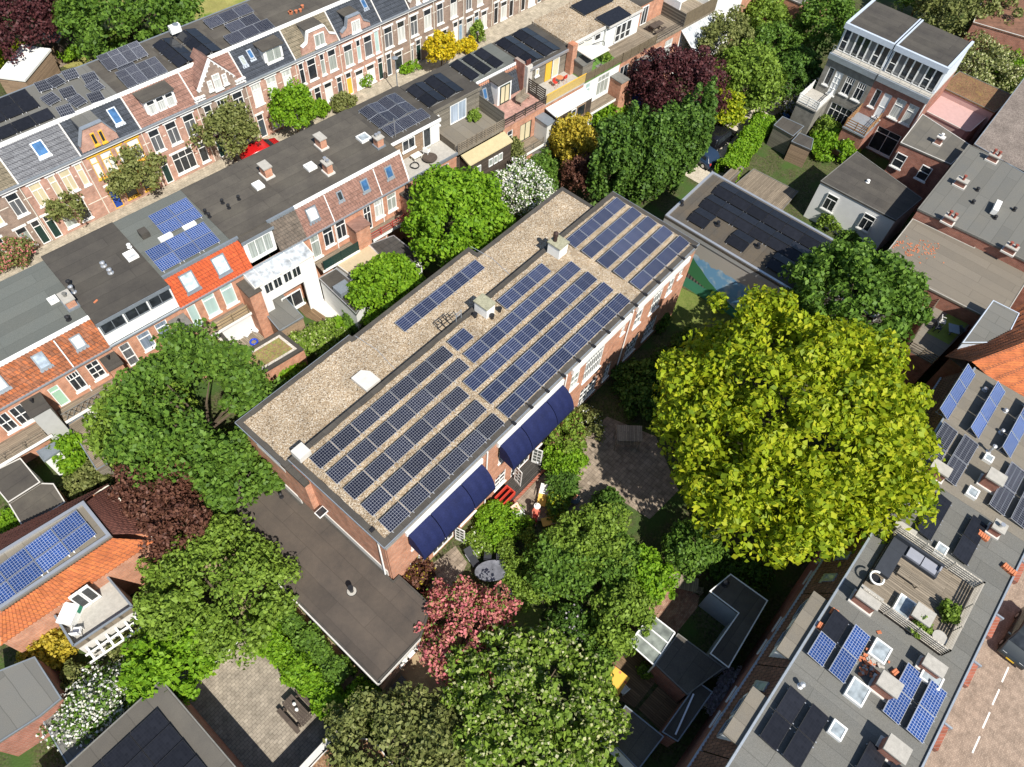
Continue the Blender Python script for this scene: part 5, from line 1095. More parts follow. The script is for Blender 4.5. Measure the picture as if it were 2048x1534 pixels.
# H0/H1 brown brick at the left edge
h = row1(2.0, 5.2, 'brown brick row house at the end of the front terrace', BRICK_B, TILE_OL); up(h, 2.4, 3.3, CURTC); up(h, 3.9, 4.8, CURTC); lowr(h, 2.6, 3.6, CURT); fin(h)
h = row1(5.2, 10.4, 'brown brick row house with striped blind in its ground floor window', BRICK_B, TILE_OL, BIT_GR)
up(h, 5.7, 6.6, CURTC); up(h, 7.1, 8.0, CURTC); up(h, 9.0, 9.95, CURTD); lowr(h, 6.1, 7.1, CURT, bars=()); lowr(h, 8.2, 9.08, CURTG, bars=()); door(h, 9.5, 10.2, DKGREEN); fin(h)
# H2 ribbed grey tiles
h = row1(10.4, 15.6, 'orange brick row house with ribbed grey tiles and one roof window', BRICK_P, TILE_GR, BIT_GR, tw=.2)
up(h, 10.9, 11.85, CURTC, tp=CURTC); up(h, 12.45, 13.05, CURTC, bars=(('h', .7),), tp=CURTC); up(h, 13.4, 14.3, CURTC, tp=CURTC); up(h, 14.75, 15.3, CURTC, bars=(('h', .7),), tp=CURTC)
door(h, 10.55, 11.25, DKGREEN); lowr(h, 11.85, 12.8, CURTG); lowr(h, 13.2, 14.15, PANE); fin(h); roofwin(h.e, 2.9, 1.05, .95, 1.2, *S1, PANEB)
# H3 dark tiles, yellow windows, mansard gable
h = row1(15.6, 21.0, 'brick row house with yellow window frames and grey-capped gable', BRICK_P, TILE_DK, BIT_GR)
up(h, 16.05, 16.7, CURTB, YELLOW, bars=(('h', .7),), tp=CURTB); up(h, 16.98, 18.0, CURTB, YELLOW, tp=CURTB); up(h, 18.35, 18.95, CURTB, YELLOW, bars=(('h', .7),), tp=CURTB); up(h, 19.4, 20.5, CURTB, YELLOW, tp=CURTB)
lowr(h, 15.75, 16.2, PANE, c=.1) if False else None
door(h, 16.2, 17.0, BLUEP, YELLOW); lowr(h, 17.5, 18.6, PANE, YELLOW); lowr(h, 19.2, 20.4, PANE, YELLOW); fin(h)
gable(h, [(15.85, 6.3), (15.9, 7.1), (16.6, 8.45), (18.3, 8.45), (19.0, 7.1), (19.05, 6.3)], BRICK_P, ZINC, wins=((17.0, 17.35, 6.75, 7.85, YELLOW, PANE, ()), (17.65, 18.0, 6.7, 7.8, YELLOW, PANE, ())))
M().prism([(.95, .1), (2.75, .1), (2.75, 1.9), (.95, 1.9)], 6.5, 8.42).build('gable_body', TILE_DK, h.e); M().box(1.0, 2.7, .25, 1.95, 8.42, 8.5).build('gable_roof', BIT_GR, h.e)
roofwin(h.e, 4.15, 1.0, .75, 1.35, *S1, PANEB)
# H4 brown tiles, wide dormer
h = row1(21.0, 26.4, 'orange brick row house with brown tiles and a wide three-light dormer', BRICK_P, TILE_BR, BIT_BR)
up(h, 21.4, 22.4, CURTD); up(h, 23.0, 24.05, CURTD); up(h, 24.72, 25.8, CURTD); lowr(h, 22.55, 24.6, PANE, bars=(('h', .7), ('v', .33), ('v', .66)), d=2.65); door(h, 21.3, 22.0, DKGREEN); lowr(h, 25.1, 25.9, PANE); fin(h)
M().prism([(1.15, .35), (3.95, .35), (3.95, 1.9), (1.15, 1.9)], 6.6, 8.3).build('dormer', WHITE, h.e); M().box(1.0, 4.0, .1, 1.9, 8.3, 8.42).build('dormer_roof', BIT_BR, h.e)
for i in range(3): window(h.e, 1.3 + i * .86, 2.08 + i * .86, 6.85, 8.2, .26, (('h', .68),), WHITE, CURT, fr=.08, sill=(i == 9), depth=.03, trans=(.68, PANE))
# H5 pointed gable
h = row1(26.4, 31.4, 'grey-brown brick row house with pointed gable and white bargeboards', BRICK_B, TILE_BR, BIT_BR)
up(h, 26.85, 27.6, PANE); up(h, 28.2, 29.3, PANE, bars=(('h', .7), ('v', .33), ('v', .66))); up(h, 29.8, 30.85, PANE); door(h, 26.9, 27.7, DKGREEN); lowr(h, 28.2, 29.4, CURTB); lowr(h, 29.9, 30.8, CURTB); fin(h)
g = gable(h, [(26.6, 6.3), (26.9, 7.3), (28.75, 9.65), (30.55, 7.35), (31.2, 6.3)], BRICK_B, WHITE, wins=((27.85, 28.3, 7.05, 7.95, WHITE, CURT, (('h', .6),)), (28.42, 29.15, 6.85, 8.3, WHITE, CURT, (('h', .65),)), (29.32, 29.78, 7.05, 8.0, WHITE, CURT, (('h', .6),))))
for i in range(6):
    for sgn in (-1, 1): M().box(2.35 + sgn * (.25 + i * .28) - .05, 2.35 + sgn * (.25 + i * .28) + .05, -.16, -.1, 9.25 - i * .36 - .12, 9.25 - i * .36 + .02).build('bargeboard_bracket', WHITE, g)
for a in (-.15, 4.0): M().box(a, a + 1.05, -.3, -.02, 6.85, 6.95).box(a, a + 1.05, -.22, -.02, 6.55, 6.62).build('corbel', WHITE, h.e); [M().box(a + .12 + k * .3, a + .24 + k * .3, -.24, -.02, 6.62, 6.85).build('corbel_block', WHITE, h.e) for k in range(3)]
M().prism([(.8, .2), (3.9, .2), (3.9, 1.9), (.8, 1.9)], 6.4, 7.6).build('gable_body', TILE_BR, h.e)
mk('gable_roof', [(.55, .2, 7.5), (2.35, .2, 9.55), (4.15, .2, 7.5), (.55, 2.6, 7.5), (2.35, 2.6, 9.55), (4.15, 2.6, 7.5)], [(0, 1, 4, 3), (1, 2, 5, 4), (3, 4, 5), (0, 2, 1)], TILE_BR, h.e)
# H6 dark tiles, dormer
h = row1(31.4, 36.85, 'orange brick row house with dark tiles and a curtained dormer', BRICK_P, TILE_DK, BIT_BR)
up(h, 31.8, 32.8, CURTB, tp=CURT); up(h, 33.45, 34.5, CURTB, tp=CURT); up(h, 35.2, 36.2, CURTB, tp=CURT); lowr(h, 32.95, 34.35, CURTB, bars=(('v', .3),)); door(h, 31.55, 32.28, SLATEP); lowr(h, 34.9, 36.0, CURT); fin(h)
M().prism([(2.6, .35), (4.6, .35), (4.6, 1.9), (2.6, 1.9)], 6.6, 8.25).build('dormer', WHITE, h.e); M().box(2.45, 4.75, .1, 1.95, 8.25, 8.38).build('dormer_roof', BIT_BR, h.e); window(h.e, 2.8, 4.4, 6.9, 8.15, .26, (('v', .5),), WHITE, CURTG, depth=.03)
roofwin(h.e, .8, 1.25, .5, .85, *S1, CURTG); roofwin(h.e, 1.75, 1.5, .5, .85, *S1, PANEB)
# H7 olive tiles shaped gable
h = row1(36.85, 42.0, 'orange brick row house with olive tiles and white-capped shaped gable', BRICK_P, TILE_OL, BIT_BR)
up(h, 37.08, 37.65, PANE, bars=(('h', .7),)); up(h, 38.05, 39.05, PANE, bars=(('h', .7),)); up(h, 39.55, 40.08, CURTG, bars=(('h', .7),)); up(h, 40.5, 41.45, CURTG, bars=(('h', .7),))
door(h, 38.3, 39.05, BLACKM); lowr(h, 39.5, 40.45, CURTB); door(h, 41.05, 41.7, SLATEP); lowr(h, 37.1, 38.0, CURTB); fin(h)
gable(h, [(37.6, 6.3), (37.85, 7.2), (38.4, 7.45), (38.7, 8.4), (40.6, 8.4), (41.0, 7.5), (41.75, 7.15), (41.9, 6.3)], BRICK_P, WHITE, wins=((39.25, 40.4, 6.7, 7.95, WHITE, CURTG, (('v', .5),)),))
M().prism([(1.9, .1), (3.7, .1), (3.7, 1.9), (1.9, 1.9)], 6.5, 8.36).build('gable_body', ZINC, h.e); M().box(1.8, 3.8, .2, 1.95, 8.36, 8.46).build('gable_roof', BIT_BR, h.e)
# H8 dark blue tiles gable
h = row1(42.0, 47.2, 'orange brick row house with dark blue tiles and small shaped gable', BRICK_P, TILE_DK, BIT_BR)
up(h, 42.4, 43.45, CURTG, d=5.5, c=3.25); up(h, 43.95, 44.48, CURTT, bars=(('h', .7),), d=5.5, c=3.25); up(h, 44.9, 45.93, CURTD, bars=(('h', .7),), d=5.5, c=3.25); up(h, 46.25, 46.82, CURTT, bars=(), d=5.6, c=3.25, tp=CURTT)
door(h, 42.2, 42.92, YELLOW); lowr(h, 43.4, 44.4, CURTB, d=2.3, c=.25); lowr(h, 44.85, 45.9, CURTB, d=2.3, c=.25); door(h, 46.35, 47.0, DKGREEN); fin(h)
gable(h, [(42.25, 6.3), (42.4, 6.95), (43.0, 7.3), (43.25, 8.15), (44.75, 8.15), (45.1, 7.3), (45.8, 6.9), (45.9, 6.3)], BRICK_P, ZINC, wins=((43.6, 44.64, 6.5, 7.65, WHITE, CURT, (('v', .5),)),))
M().prism([(1.3, .1), (2.7, .1), (2.7, 1.9), (1.3, 1.9)], 6.5, 8.1).build('gable_body', TILE_DK, h.e); M().box(1.2, 2.8, .2, 1.95, 8.1, 8.2).build('gable_roof', BIT_BR, h.e); roofwin(h.e, 4.3, 1.6, .55, .9, *S1, PANEB)
# H9.. brown brick run
specs = [(47.2, 50.85, 'brown brick row house with dark tiles and an orange sofa window', TILE_DK, ((47.5, 48.6), (49.25, 50.25)), ((48.6, 49.65, PANE),), ((47.48, 48.15, SLATEP),)),
         (50.85, 54.3, 'brown brick row house with a small stepped gable over two windows', None, ((51.0, 52.0), (52.85, 53.9)), ((50.9, 51.2, PANE), (53.1, 54.0, CURT)), ((51.58, 52.27, DKGREEN),)),
         (54.3, 58.6, 'brown brick row house with a white door behind the yellow tree', TILE_DK, ((54.67, 55.6), (56.6, 57.6)), ((55.2, 56.1, PANE),), ((57.0, 57.7, WHITE), (57.8, 58.4, mat('pale_blue_paint', (0.22, 0.32, 0.42), .5)))),
         (58.6, 63.0, 'brown brick row house with two blue doors and climbing greenery', TILE_DK, ((58.9, 59.8), (60.6, 61.5)), ((59.0, 60.0, CURT), (61.3, 62.2, CURT)), ((60.2, 60.9, MATS['pale_blue_paint']),)),
         (63.0, 67.5, 'brown brick row house with a black door beyond the climbing greenery', TILE_DK, ((63.4, 64.3), (65.6, 66.5)), ((64.4, 65.4, CURT),), ((63.3, 64.0, BLACKM), (65.8, 66.5, BLACKM))),
         (67.5, 72.0, 'brown brick row house with two tall slate doors near the end of the street', TILE_DK, ((67.9, 68.8), (70.1, 71.0)), ((69.0, 70.2, CURTB),), ((67.8, 68.5, BLACKM), (70.6, 71.3, SLATEP))),
         (72.0, 78.0, 'brown brick row house at the far end of the street row', TILE_DK, ((72.5, 73.5), (75.0, 76.0)), ((73.0, 74.4, CURT), (75.5, 76.5, CURT)), ())]
for u0, u1, lab, tl, ups, lows, drs in specs:
    h = row1(u0, u1, lab, BRICK_B, tl, BIT_BR)
    for i, (a, b) in enumerate(ups): up(h, a, b, (CURTD, CURT, CURTG)[i % 3], d=5.45, c=3.22)
    for a, b, pm in lows: lowr(h, a, b, pm, d=2.3, c=.2)
    for a, b, pm in drs: door(h, a, b, pm)
    fin(h)
    if tl is None: gable(h, [(50.95, 6.3), (51.0, 7.0), (51.5, 7.6), (51.7, 8.4), (52.9, 9.0), (53.7, 8.4), (53.9, 7.4), (54.2, 6.9), (54.25, 6.3)], BRICK_B, CONCL, wins=((51.8, 52.3, 6.6, 7.6, WHITE, CURT, ()), (52.7, 53.3, 6.6, 7.6, WHITE, CURT, ())))
# panels on the front terrace roofs
def f1panel(kind, u, v, z, nx, ny, w_, h_, lab, grp, tilt=12, gx=.02, gy=.05, daz=0):
    for j in range(ny):
        for i in range(nx):
            p = F1.world(u + i * (w_ + gx), v + j * (h_ + gy), z)
            panel(kind, p, F1.az + daz, math.radians(tilt), lab, grp, w_, h_)
f1panel('black', 11.2, 2.35, 8.7, 3, 1, 1.5, 1.15, 'black panel in the front row on the grey roof above the ribbed tiles', 'black panels, front row'); f1panel('black', 11.4, 4.45, 8.7, 3, 2, 1.35, 1.25, 'black panel in the two back rows above the ribbed tiles', 'black panels, back rows')
for (u, v, a) in ((16.05, 1.9, 0), (17.5, 2.3, 1), (18.7, 2.0, 0), (16.0, 3.9, 1), (17.3, 4.0, 0), (16.2, 6.1, 0), (17.4, 5.9, 1), (18.6, 6.2, 0), (19.5, 3.2, 1), (19.6, 4.7, 0)):
    panel('line', F1.world(u, v, 8.75), F1.az + (.18 if a else -.12), math.radians(14), 'slanted dark panel with pale lines in the scattered group beside the yellow-framed house', 'scattered slanted panels', 1.15, 1.1)
f1panel('stripe', 21.9, 5.3, 8.75, 4, 1, .93, 1.75, 'striped panel in the back row above the wide dormer', 'striped panels, back row', 18); f1panel('stripe', 21.95, 2.05, 8.75, 4, 1, .92, 1.95, 'striped panel in the front row above the wide dormer', 'striped panels, front row', 15)
panel('line', F1.world(22.6, 4.2, 8.7), F1.az, math.radians(8), 'small flat striped panel between the two striped rows', None, 1.5, .95)
for i, uu in enumerate((26.65, 28.95)): ew_pair('black', F1.world(uu, 6.4), F1.az - math.pi / 2, 3, 1.48, 1.0, math.radians(14), 'black ridge panel behind the pointed gable', 'black ridge panels, pointed gable', 8.75)
f1panel('mono', 32.0, 5.5, 8.72, 3, 1, 1.55, 1.25, 'fine-grid panel in the back row above the dark tiled dormer', 'fine-grid panels, dormer house'); f1panel('mono', 33.1, 3.75, 8.72, 2, 1, 1.55, 1.15, 'fine-grid panel in the middle row of two above the dark tiled dormer', 'fine-grid panels, dormer house middle'); f1panel('mono', 32.0, 2.1, 8.72, 3, 1, 1.55, 1.25, 'fine-grid panel in the front row above the dark tiled dormer', 'fine-grid panels, dormer house front')
f1panel('mono', 42.3, 4.0, 8.75, 3, 1, 1.5, 1.2, 'fine-grid panel on the brown roof above the dark blue tiles', 'fine-grid panels, blue tiles')
ac = thing('air_conditioner', 'white air conditioning unit behind the pointed gable', 'air conditioner', F1.world(29.2, 6.6, 8.95), F1.az); M().box(-.5, .5, -.2, .2, 0, .7).build('case', WHITE, ac); M().lathe(.15, 0, [(.28, .70), (.26, .72)], 12).build('fan_grille', LEAD, ac)
p = at('01', 330, 95, 8.6); pt = thing('roof_planter', 'terracotta pots with a plant on the brown flat roof', 'plant pot', p, 0)
for i in range(6): M().lathe(random.uniform(-.9, .9), random.uniform(-.25, .25), [(.1, 0), (.15, .25), (.17, .27)], 8).build('pot', MATS['terracotta'], pt)
# shed row behind, seen over the roofs
sd_ = thing('garden_shed', 'brown board shed with a plain white roof behind the front terrace', 'shed', (0, 0, 0))
q = [at('00', *p, 3.3)[:2] for p in ((-40, 610), (170, 355), (405, 388), (195, 640))]
M().prism(inset(q if True else q, .1) if sum(q[i][0] * q[(i + 1) % 4][1] - q[(i + 1) % 4][0] * q[i][1] for i in range(4)) > 0 else inset(q[::-1], .1), 0, 3.1).build('wall', CLAD_B, sd_); M().prism(q, 3.1, 3.3).build('roof', WHITE, sd_)
sd_ = thing('garden_shed', 'board shed with a grey-green sheet roof under the purple tree', 'shed', (0, 0, 0))
q = [at('00', *p, 2.6)[:2] for p in ((290, 290), (385, 185), (555, 205), (465, 335))]
M().prism(inset(q if sum(q[i][0] * q[(i + 1) % 4][1] - q[(i + 1) % 4][0] * q[i][1] for i in range(4)) > 0 else q[::-1], .1), 0, 2.45).build('wall', CLAD_D, sd_); M().prism(q, 2.45, 2.6).build('roof', mat('sheet_grey', (0.13, 0.16, 0.16), .6), sd_)
fn = thing('board_fence', 'tall brown board fence beside the garden path', 'fence', (0, 0, 0))
fpts = [at('00', *p, 0)[:2] for p in ((300, 690), (470, 520), (640, 300), (570, 190))]
for i in range(3):
    a, b = Vector((*fpts[i], 0)), Vector((*fpts[i + 1], 0)); n = max(2, int((b - a).length / .9))
    for j in range(n):
        p0 = a + (b - a) * (j / n); p1 = a + (b - a) * ((j + 1) / n) * 1.0; M().bar((p0.x, p0.y, .9), (p1.x - (p1 - p0).x * .02, p1.y - (p1 - p0).y * .02, .9), .04, 1.7).build('fence_board', CLAD_B, fn); M().box(p0.x - .05, p0.x + .05, p0.y - .05, p0.y + .05, 0, 1.85).build('post', CLAD_D, fn)
# ================================================================== EAST TERRACE (its shaded garden side faces the school)
F3 = Frame(0, -5.75, math.pi)
def x3(X): return -X
Z3 = 8.5
def east(X0, X1, label, roofm, dormer=None, tile=TILE_SB, rw=()):
    h = House(F3, -X1, -X0, 'terrace_house', label)
    h.win(-X1 + .8, -X1 + 1.8, 3.5, 5.5, (('h', .7),), PANE).win(-X1 + 2.6, -X1 + 3.6, 3.5, 5.5, (('h', .7),), PANE)
    h.front(BRICK_R, 6.1); h.shell(BRICK_R, 8.1, 8.2, 1.0)
    h.flat(roofm, 1.0, 8.3, Z3); M().box(0, h.w, .88, .998, 8.25, Z3 + .06).build('roof_edge', ZINC, h.e)
    tiles(h.e, .03, h.w - .03, -.12, 6.18, .9, 8.35, tile); eaves(h, 6.1)
    M().box(0, h.w, 8.3, 8.4, 8.2, Z3 + .1).build('street_edge', ZINC, h.e)
    if dormer:
        a, b = h.w - (dormer[1] - X0) , h.w - (dormer[0] - X0)
        M().box(a, b, .1, 1.2, 6.6, 8.2).build('dormer', PLASTER, h.e); M().box(a - .1, b + .1, .0, 1.25, 8.2, 8.36).build('dormer_roof', BIT_W, h.e)
        for i in range(2): window(h.e, a + .4 + i * (b - a) / 2, a + .4 + i * (b - a) / 2 + 1.0, 6.9, 7.9, 0.02, (), ZINC, PANE, sill=False, depth=.04)
    for u in rw: roofwin(h.e, h.w - (u - X0), 1.0, .6, .9, -.12, 6.18, .9, 8.35, PANEG)
    return h
H3 = {}
for X0, X1, lab, rm, dm_, rw in ((6.0, 12.2, 'east terrace house at the bottom with plain grey felt roof', BIT_GR, None, ()),
        (12.2, 18.0, 'east terrace house with black panels and a short white-walled dormer', BIT_GR, (13.1, 15.9), (16.6,)),
        (18.0, 23.4, 'east terrace house with blue panels, rubble heap and long white-walled dormer', BIT_GR, (18.6, 22.7), ()),
        (23.4, 29.2, 'east terrace house with a plank roof terrace', BIT_GR, None, (24.6, 26.4)),
        (29.2, 34.0, 'east terrace house with plain black panels and stacked tiles', BIT_GR, None, (31.5,)),
        (34.0, 38.95, 'east terrace house with white-lined panels and three chimneys', BIT_W, None, ()),
        (38.95, 44.6, 'east terrace house with three slanted rows of blue panels', BIT_W, None, ())):
    H3[X0] = east(X0, X1, lab, rm, dm_, rw=rw)
def on3(X0, X, Y): h = H3[X0]; return h.w - (X - X0), -5.75 - Y
def ch3(X0, X, Y, wx=.75, wy=1.0, hgt=1.0, pots=0, **k):
    x, y = on3(X0, X, Y); return chimney(H3[X0].e, x, y, Z3, wx, wy, hgt, BRICK_R, pots, cap=CONC, slab=.12, **k)
def sk3(X0, X, Y, wx=1.0, wy=.8, pm=None, h=.25):
    x, y = on3(X0, X, Y); return skylight(H3[X0].e, x, y, Z3, wx, wy, 0, pm or PANEG, h)
ch3(18.0, 20.35, -10.9); ch3(12.2, 17.75, -12.5); ch3(18.0, 23.0, -12.4, .6, 1.0, .7); ch3(23.4, 25.0, -10.75, .8, .9, 1.0); ch3(23.4, 23.9, -8.1, .7, 1.15, .9)
ch3(34.0, 34.55, -7.9, .65, 1.0, .85); ch3(34.0, 36.2, -10.7, .75, .9, 1.0); ch3(29.2, 33.3, -12.15, .6, .6, .7, 1, potm=ALU); ch3(29.2, 29.5, -8.0, .5, 1.1, .35)
sk3(18.0, 22.05, -10.0, 1.1, .95); sk3(18.0, 19.3, -10.0, 1.2, 1.0); sk3(18.0, 22.6, -12.7, .8, 1.1) ; sk3(12.2, 16.9, -10.05, .8, .75); sk3(23.4, 25.0, -9.9, 1.3, .95, None, .55); sk3(34.0, 38.0, -10.05, .6, .55); sk3(34.0, 34.9, -10.2, .75, .65); sk3(29.2, 29.85, -10.2, .95, .65)
for X0, X, Y, hh in ((38.95, 40.6, -10.0, .25), (34.0, 38.6, -9.9, .7), (38.95, 43.2, -7.9, .15), (38.95, 42.5, -9.6, .12), (12.2, 17.6, -7.6, .35), (29.2, 31.9, -7.9, .15)):
    x, y = on3(X0, X, Y); vent(H3[X0].e, x, y, Z3, hh, .09, ALU)
T3 = math.radians(10)
for j, y in enumerate((-6.9, -9.0, -11.1)):
    for i in range(3): panel('blue', (39.0 + i * 1.66, y, Z3 + .12), 0, math.radians(32), ('blue panel in the steep row at the garden edge of the east roof', 'blue panel in the steep middle row of the east roof', 'blue panel in the steep row near the street side of the east roof')[j], f'steep blue row {"abc"[j]}', 1.62, .98)
for y in (-7.8, -9.2): 
    for i in range(2): panel('line', (34.6 + i * 2.0, y, Z3 + .12), 0, T3, 'white-lined dark panel behind the concrete-capped chimney', 'white-lined panels, chimney side', 1.96, 1.05)
for y in (-12.25, -13.6):
    for i in range(2): panel('line', (34.7 + i * 2.0, y, Z3 + .12), 0, T3, 'white-lined dark panel beside the silver-pot chimney', 'white-lined panels, street side', 1.96, 1.05)
panel('black', (31.75, -8.1, Z3 + .12), 0, T3, 'single black panel at the garden edge of the east roof', None, 1.62, 1.0)
for y, g in ((-9.5, 'pair of black panels beside the low chimney slab'), (-11.75, 'pair of black panels near the stacked tiles')):
    for i in range(2): panel('black', (30.05 + i * 1.67, y, Z3 + .12), 0, T3, 'black panel of the ' + g, g, 1.64, 1.0)
for y in (-8.02, -9.28):
    for i in range(2):
        k = 'black' if (i == 1 and y == -8.02) else 'blue'
        panel(k, (19.2 + i * 1.62, y, Z3 + .12), 0, T3, 'plain black panel set among blue ones by the white-walled dormer' if k == 'black' else 'dark blue gridded panel between the white-walled dormer and the rubble heap', None if k == 'black' else 'blue panels by the rubble heap', 1.6, 1.0)
for y in (-12.35, -13.65):
    for i in range(2): panel('blue', (19.25 + i * 1.62, y, Z3 + .12), 0, T3, 'dark blue gridded panel between the chimney and the street edge', 'blue panels by the street edge', 1.6, 1.0)
for y in (-8.15, -9.45):
    for i in range(2): panel('black', (13.95 + i * 1.62, y, Z3 + .12), 0, T3, 'black panel in the block of four above the short dormer', 'black block of four', 1.6, 1.02)
for y in (-12.5, -13.8):
    for i in range(2): panel('black', (14.3 + i * 1.62, y, Z3 + .12), 0, T3, 'black panel partly hidden behind the lowest chimney', 'black panels at the bottom', 1.6, 1.02)
# plank terrace on the roof
rt = thing('roof_terrace', 'weathered plank roof terrace with slat railings', 'terrace', (24.1, -12.6, Z3 + .02))
for i in range(33): M().box(.02 + i * .148, .155 + i * .148, .05, 4.95, .12, .17).build('plank', DECKX, rt)
M().box(0, 4.9, 0, 5.0, 0, .115).build('bearer', CLAD_D, rt)
fence(rt, [(0, 5.0), (4.9, 5.0)], .17, .95, CLAD_G, 5, 1.6, .03, .08) if False else None
fence(rt, [(4.92, 0), (4.92, 5.0)], .17, .95, wood('pale_rail', (0.48, 0.44, 0.37), .1, 0), 5, 1.7, .09, .03)
fence(rt, [(0, 5.0), (0, 0)], .17, .95, MATS['pale_rail'], 5, 1.7, .09, .03); fence(rt, [(0, 0), (4.92, 0)], .17, .95, MATS['pale_rail'], 5, 1.7, .09, .03)
SOFA = mat('charcoal_cushion', (0.035, 0.04, 0.05), .85, .15); GREYC = mat('grey_cushion', (0.27, 0.28, 0.32), .85, .12)
sf = thing('lounge_sofa', 'charcoal corner lounge sofa with grey cushions on the plank terrace', 'sofa', (28.3, -9.1, Z3 + .19))
M().box(-.45, .4, -1.5, 1.4, 0, .28).build('base', SOFA, sf); M().box(.28, .42, -1.5, 1.4, .28, .62).build('backrest', SOFA, sf); M().box(-2.3, -.45, .55, 1.4, 0, .27).build('chaise', SOFA, sf)
for y in (-.9, 0): M().box(-.4, .26, y - .42, y + .42, .28, .42).build('cushion', GREYC, sf)
M().box(-.1, .24, -1.45, -1.36, .3, .6).build('bolster', GREYC, sf)
tb = thing('coffee_table', 'low slatted wooden coffee table beside the lounge sofa', 'table', (26.9, -9.4, Z3 + .19))
for i in range(6): M().box(-.3 + i * .105, -.21 + i * .105, -.65, .65, .3, .34).build('slat', DECKX, tb)
for sx in (-.27, .2):
    for sy in (-.6, .53): M().box(sx, sx + .06, sy, sy + .06, 0, .3).build('leg', DECKX, tb)
wl = thing('planter_barrel', 'round grey planter with a wire lid on the plank terrace', 'planter', (24.6, -12.0, Z3 + .19)); M().lathe(0, 0, [(.35, 0), (.42, .5), (.42, .55), (.38, .55)], 16).build('tub', CONCD, wl); M().lathe(0, 0, [(.4, .57), (.4, .6)], 16).build('lid', CONC, wl)
wl = thing('wicker_chair', 'white rimmed round chair in the terrace corner', 'chair', (25.35, -7.95, Z3 + .19)); M().tube([(.38 * math.cos(a), .38 * math.sin(a), .62) for a in np.linspace(0, 5.2, 14)], .06, 6).build('rim', WHITE, wl); M().lathe(0, 0, [(.2, 0), (.32, .4), (.3, .42)], 12).build('seat', BLACKM, wl)
# rubble and stacked tiles
TERRA = MATS['terracotta']
rb = thing('rubble_heap', 'heap of broken orange tiles and rubble between blue panels and skylight', 'rubble', (21.2, -9.9, Z3 + .01))
for i in range(70):
    M().rbox((random.gauss(0, .45), random.gauss(0, .3), random.uniform(0, .12)), (random.uniform(.1, .3), random.uniform(.08, .18), .05), random.uniform(0, 3), random.uniform(-.4, .4)).build('tile_shard', TERRA if i % 3 else CONC, rb)
for X, Y, n, lab in ((32.6, -11.0, 9, 'row of stacked orange tiles behind the black panels'), (31.6, -13.4, 6, 'short stack of orange tiles near the street edge'), (22.3, -7.0, 3, 'small stack of orange tiles beside the dormer roof'), (21.1, -6.8, 3, 'second small stack of orange tiles on the dormer house'), (21.6, -11.0, 2, 'pair of loose orange tiles near the square skylight')):
    sk = thing('tile_stack', lab, 'roof tiles', (X, Y, Z3 + .01), random.uniform(-.3, .3))
    for i in range(n): M().rbox((0.02 * random.random(), -i * .13, 0), (.36, .11, .2), random.uniform(-.1, .1), .15).build('tile', TERRA, sk)
# cornice gables at the street edge
for X in (28.1, 24.3, 20.0): M().prism([(X - .8, -14.05), (X + .8, -14.05), (X + .8, -14.75), (X - .8, -14.75)], 5.5, [8.4, 8.4, 7.4, 7.4]).build('gable_top', BRICK_R, H3[18.0].e if False else None) if False else None
for X0, xs in ((23.4, (27.8, 24.4)), (18.0, (20.3,)), (29.2, (32.0,))):
    for X in xs:
        x, y = on3(X0, X, -14.2); o = M().box(x - .7, x + .7, y - .05, y + .3, 8.0, 8.35).build('front_gable', BRICK_R, H3[X0].e); M().box(x - .8, x + .8, y - .12, y - .05, 8.1, 8.55).box(x - .8, x - .7, y, y + .4, 8.1, 8.5).build('gable_cap', ZINC, o)
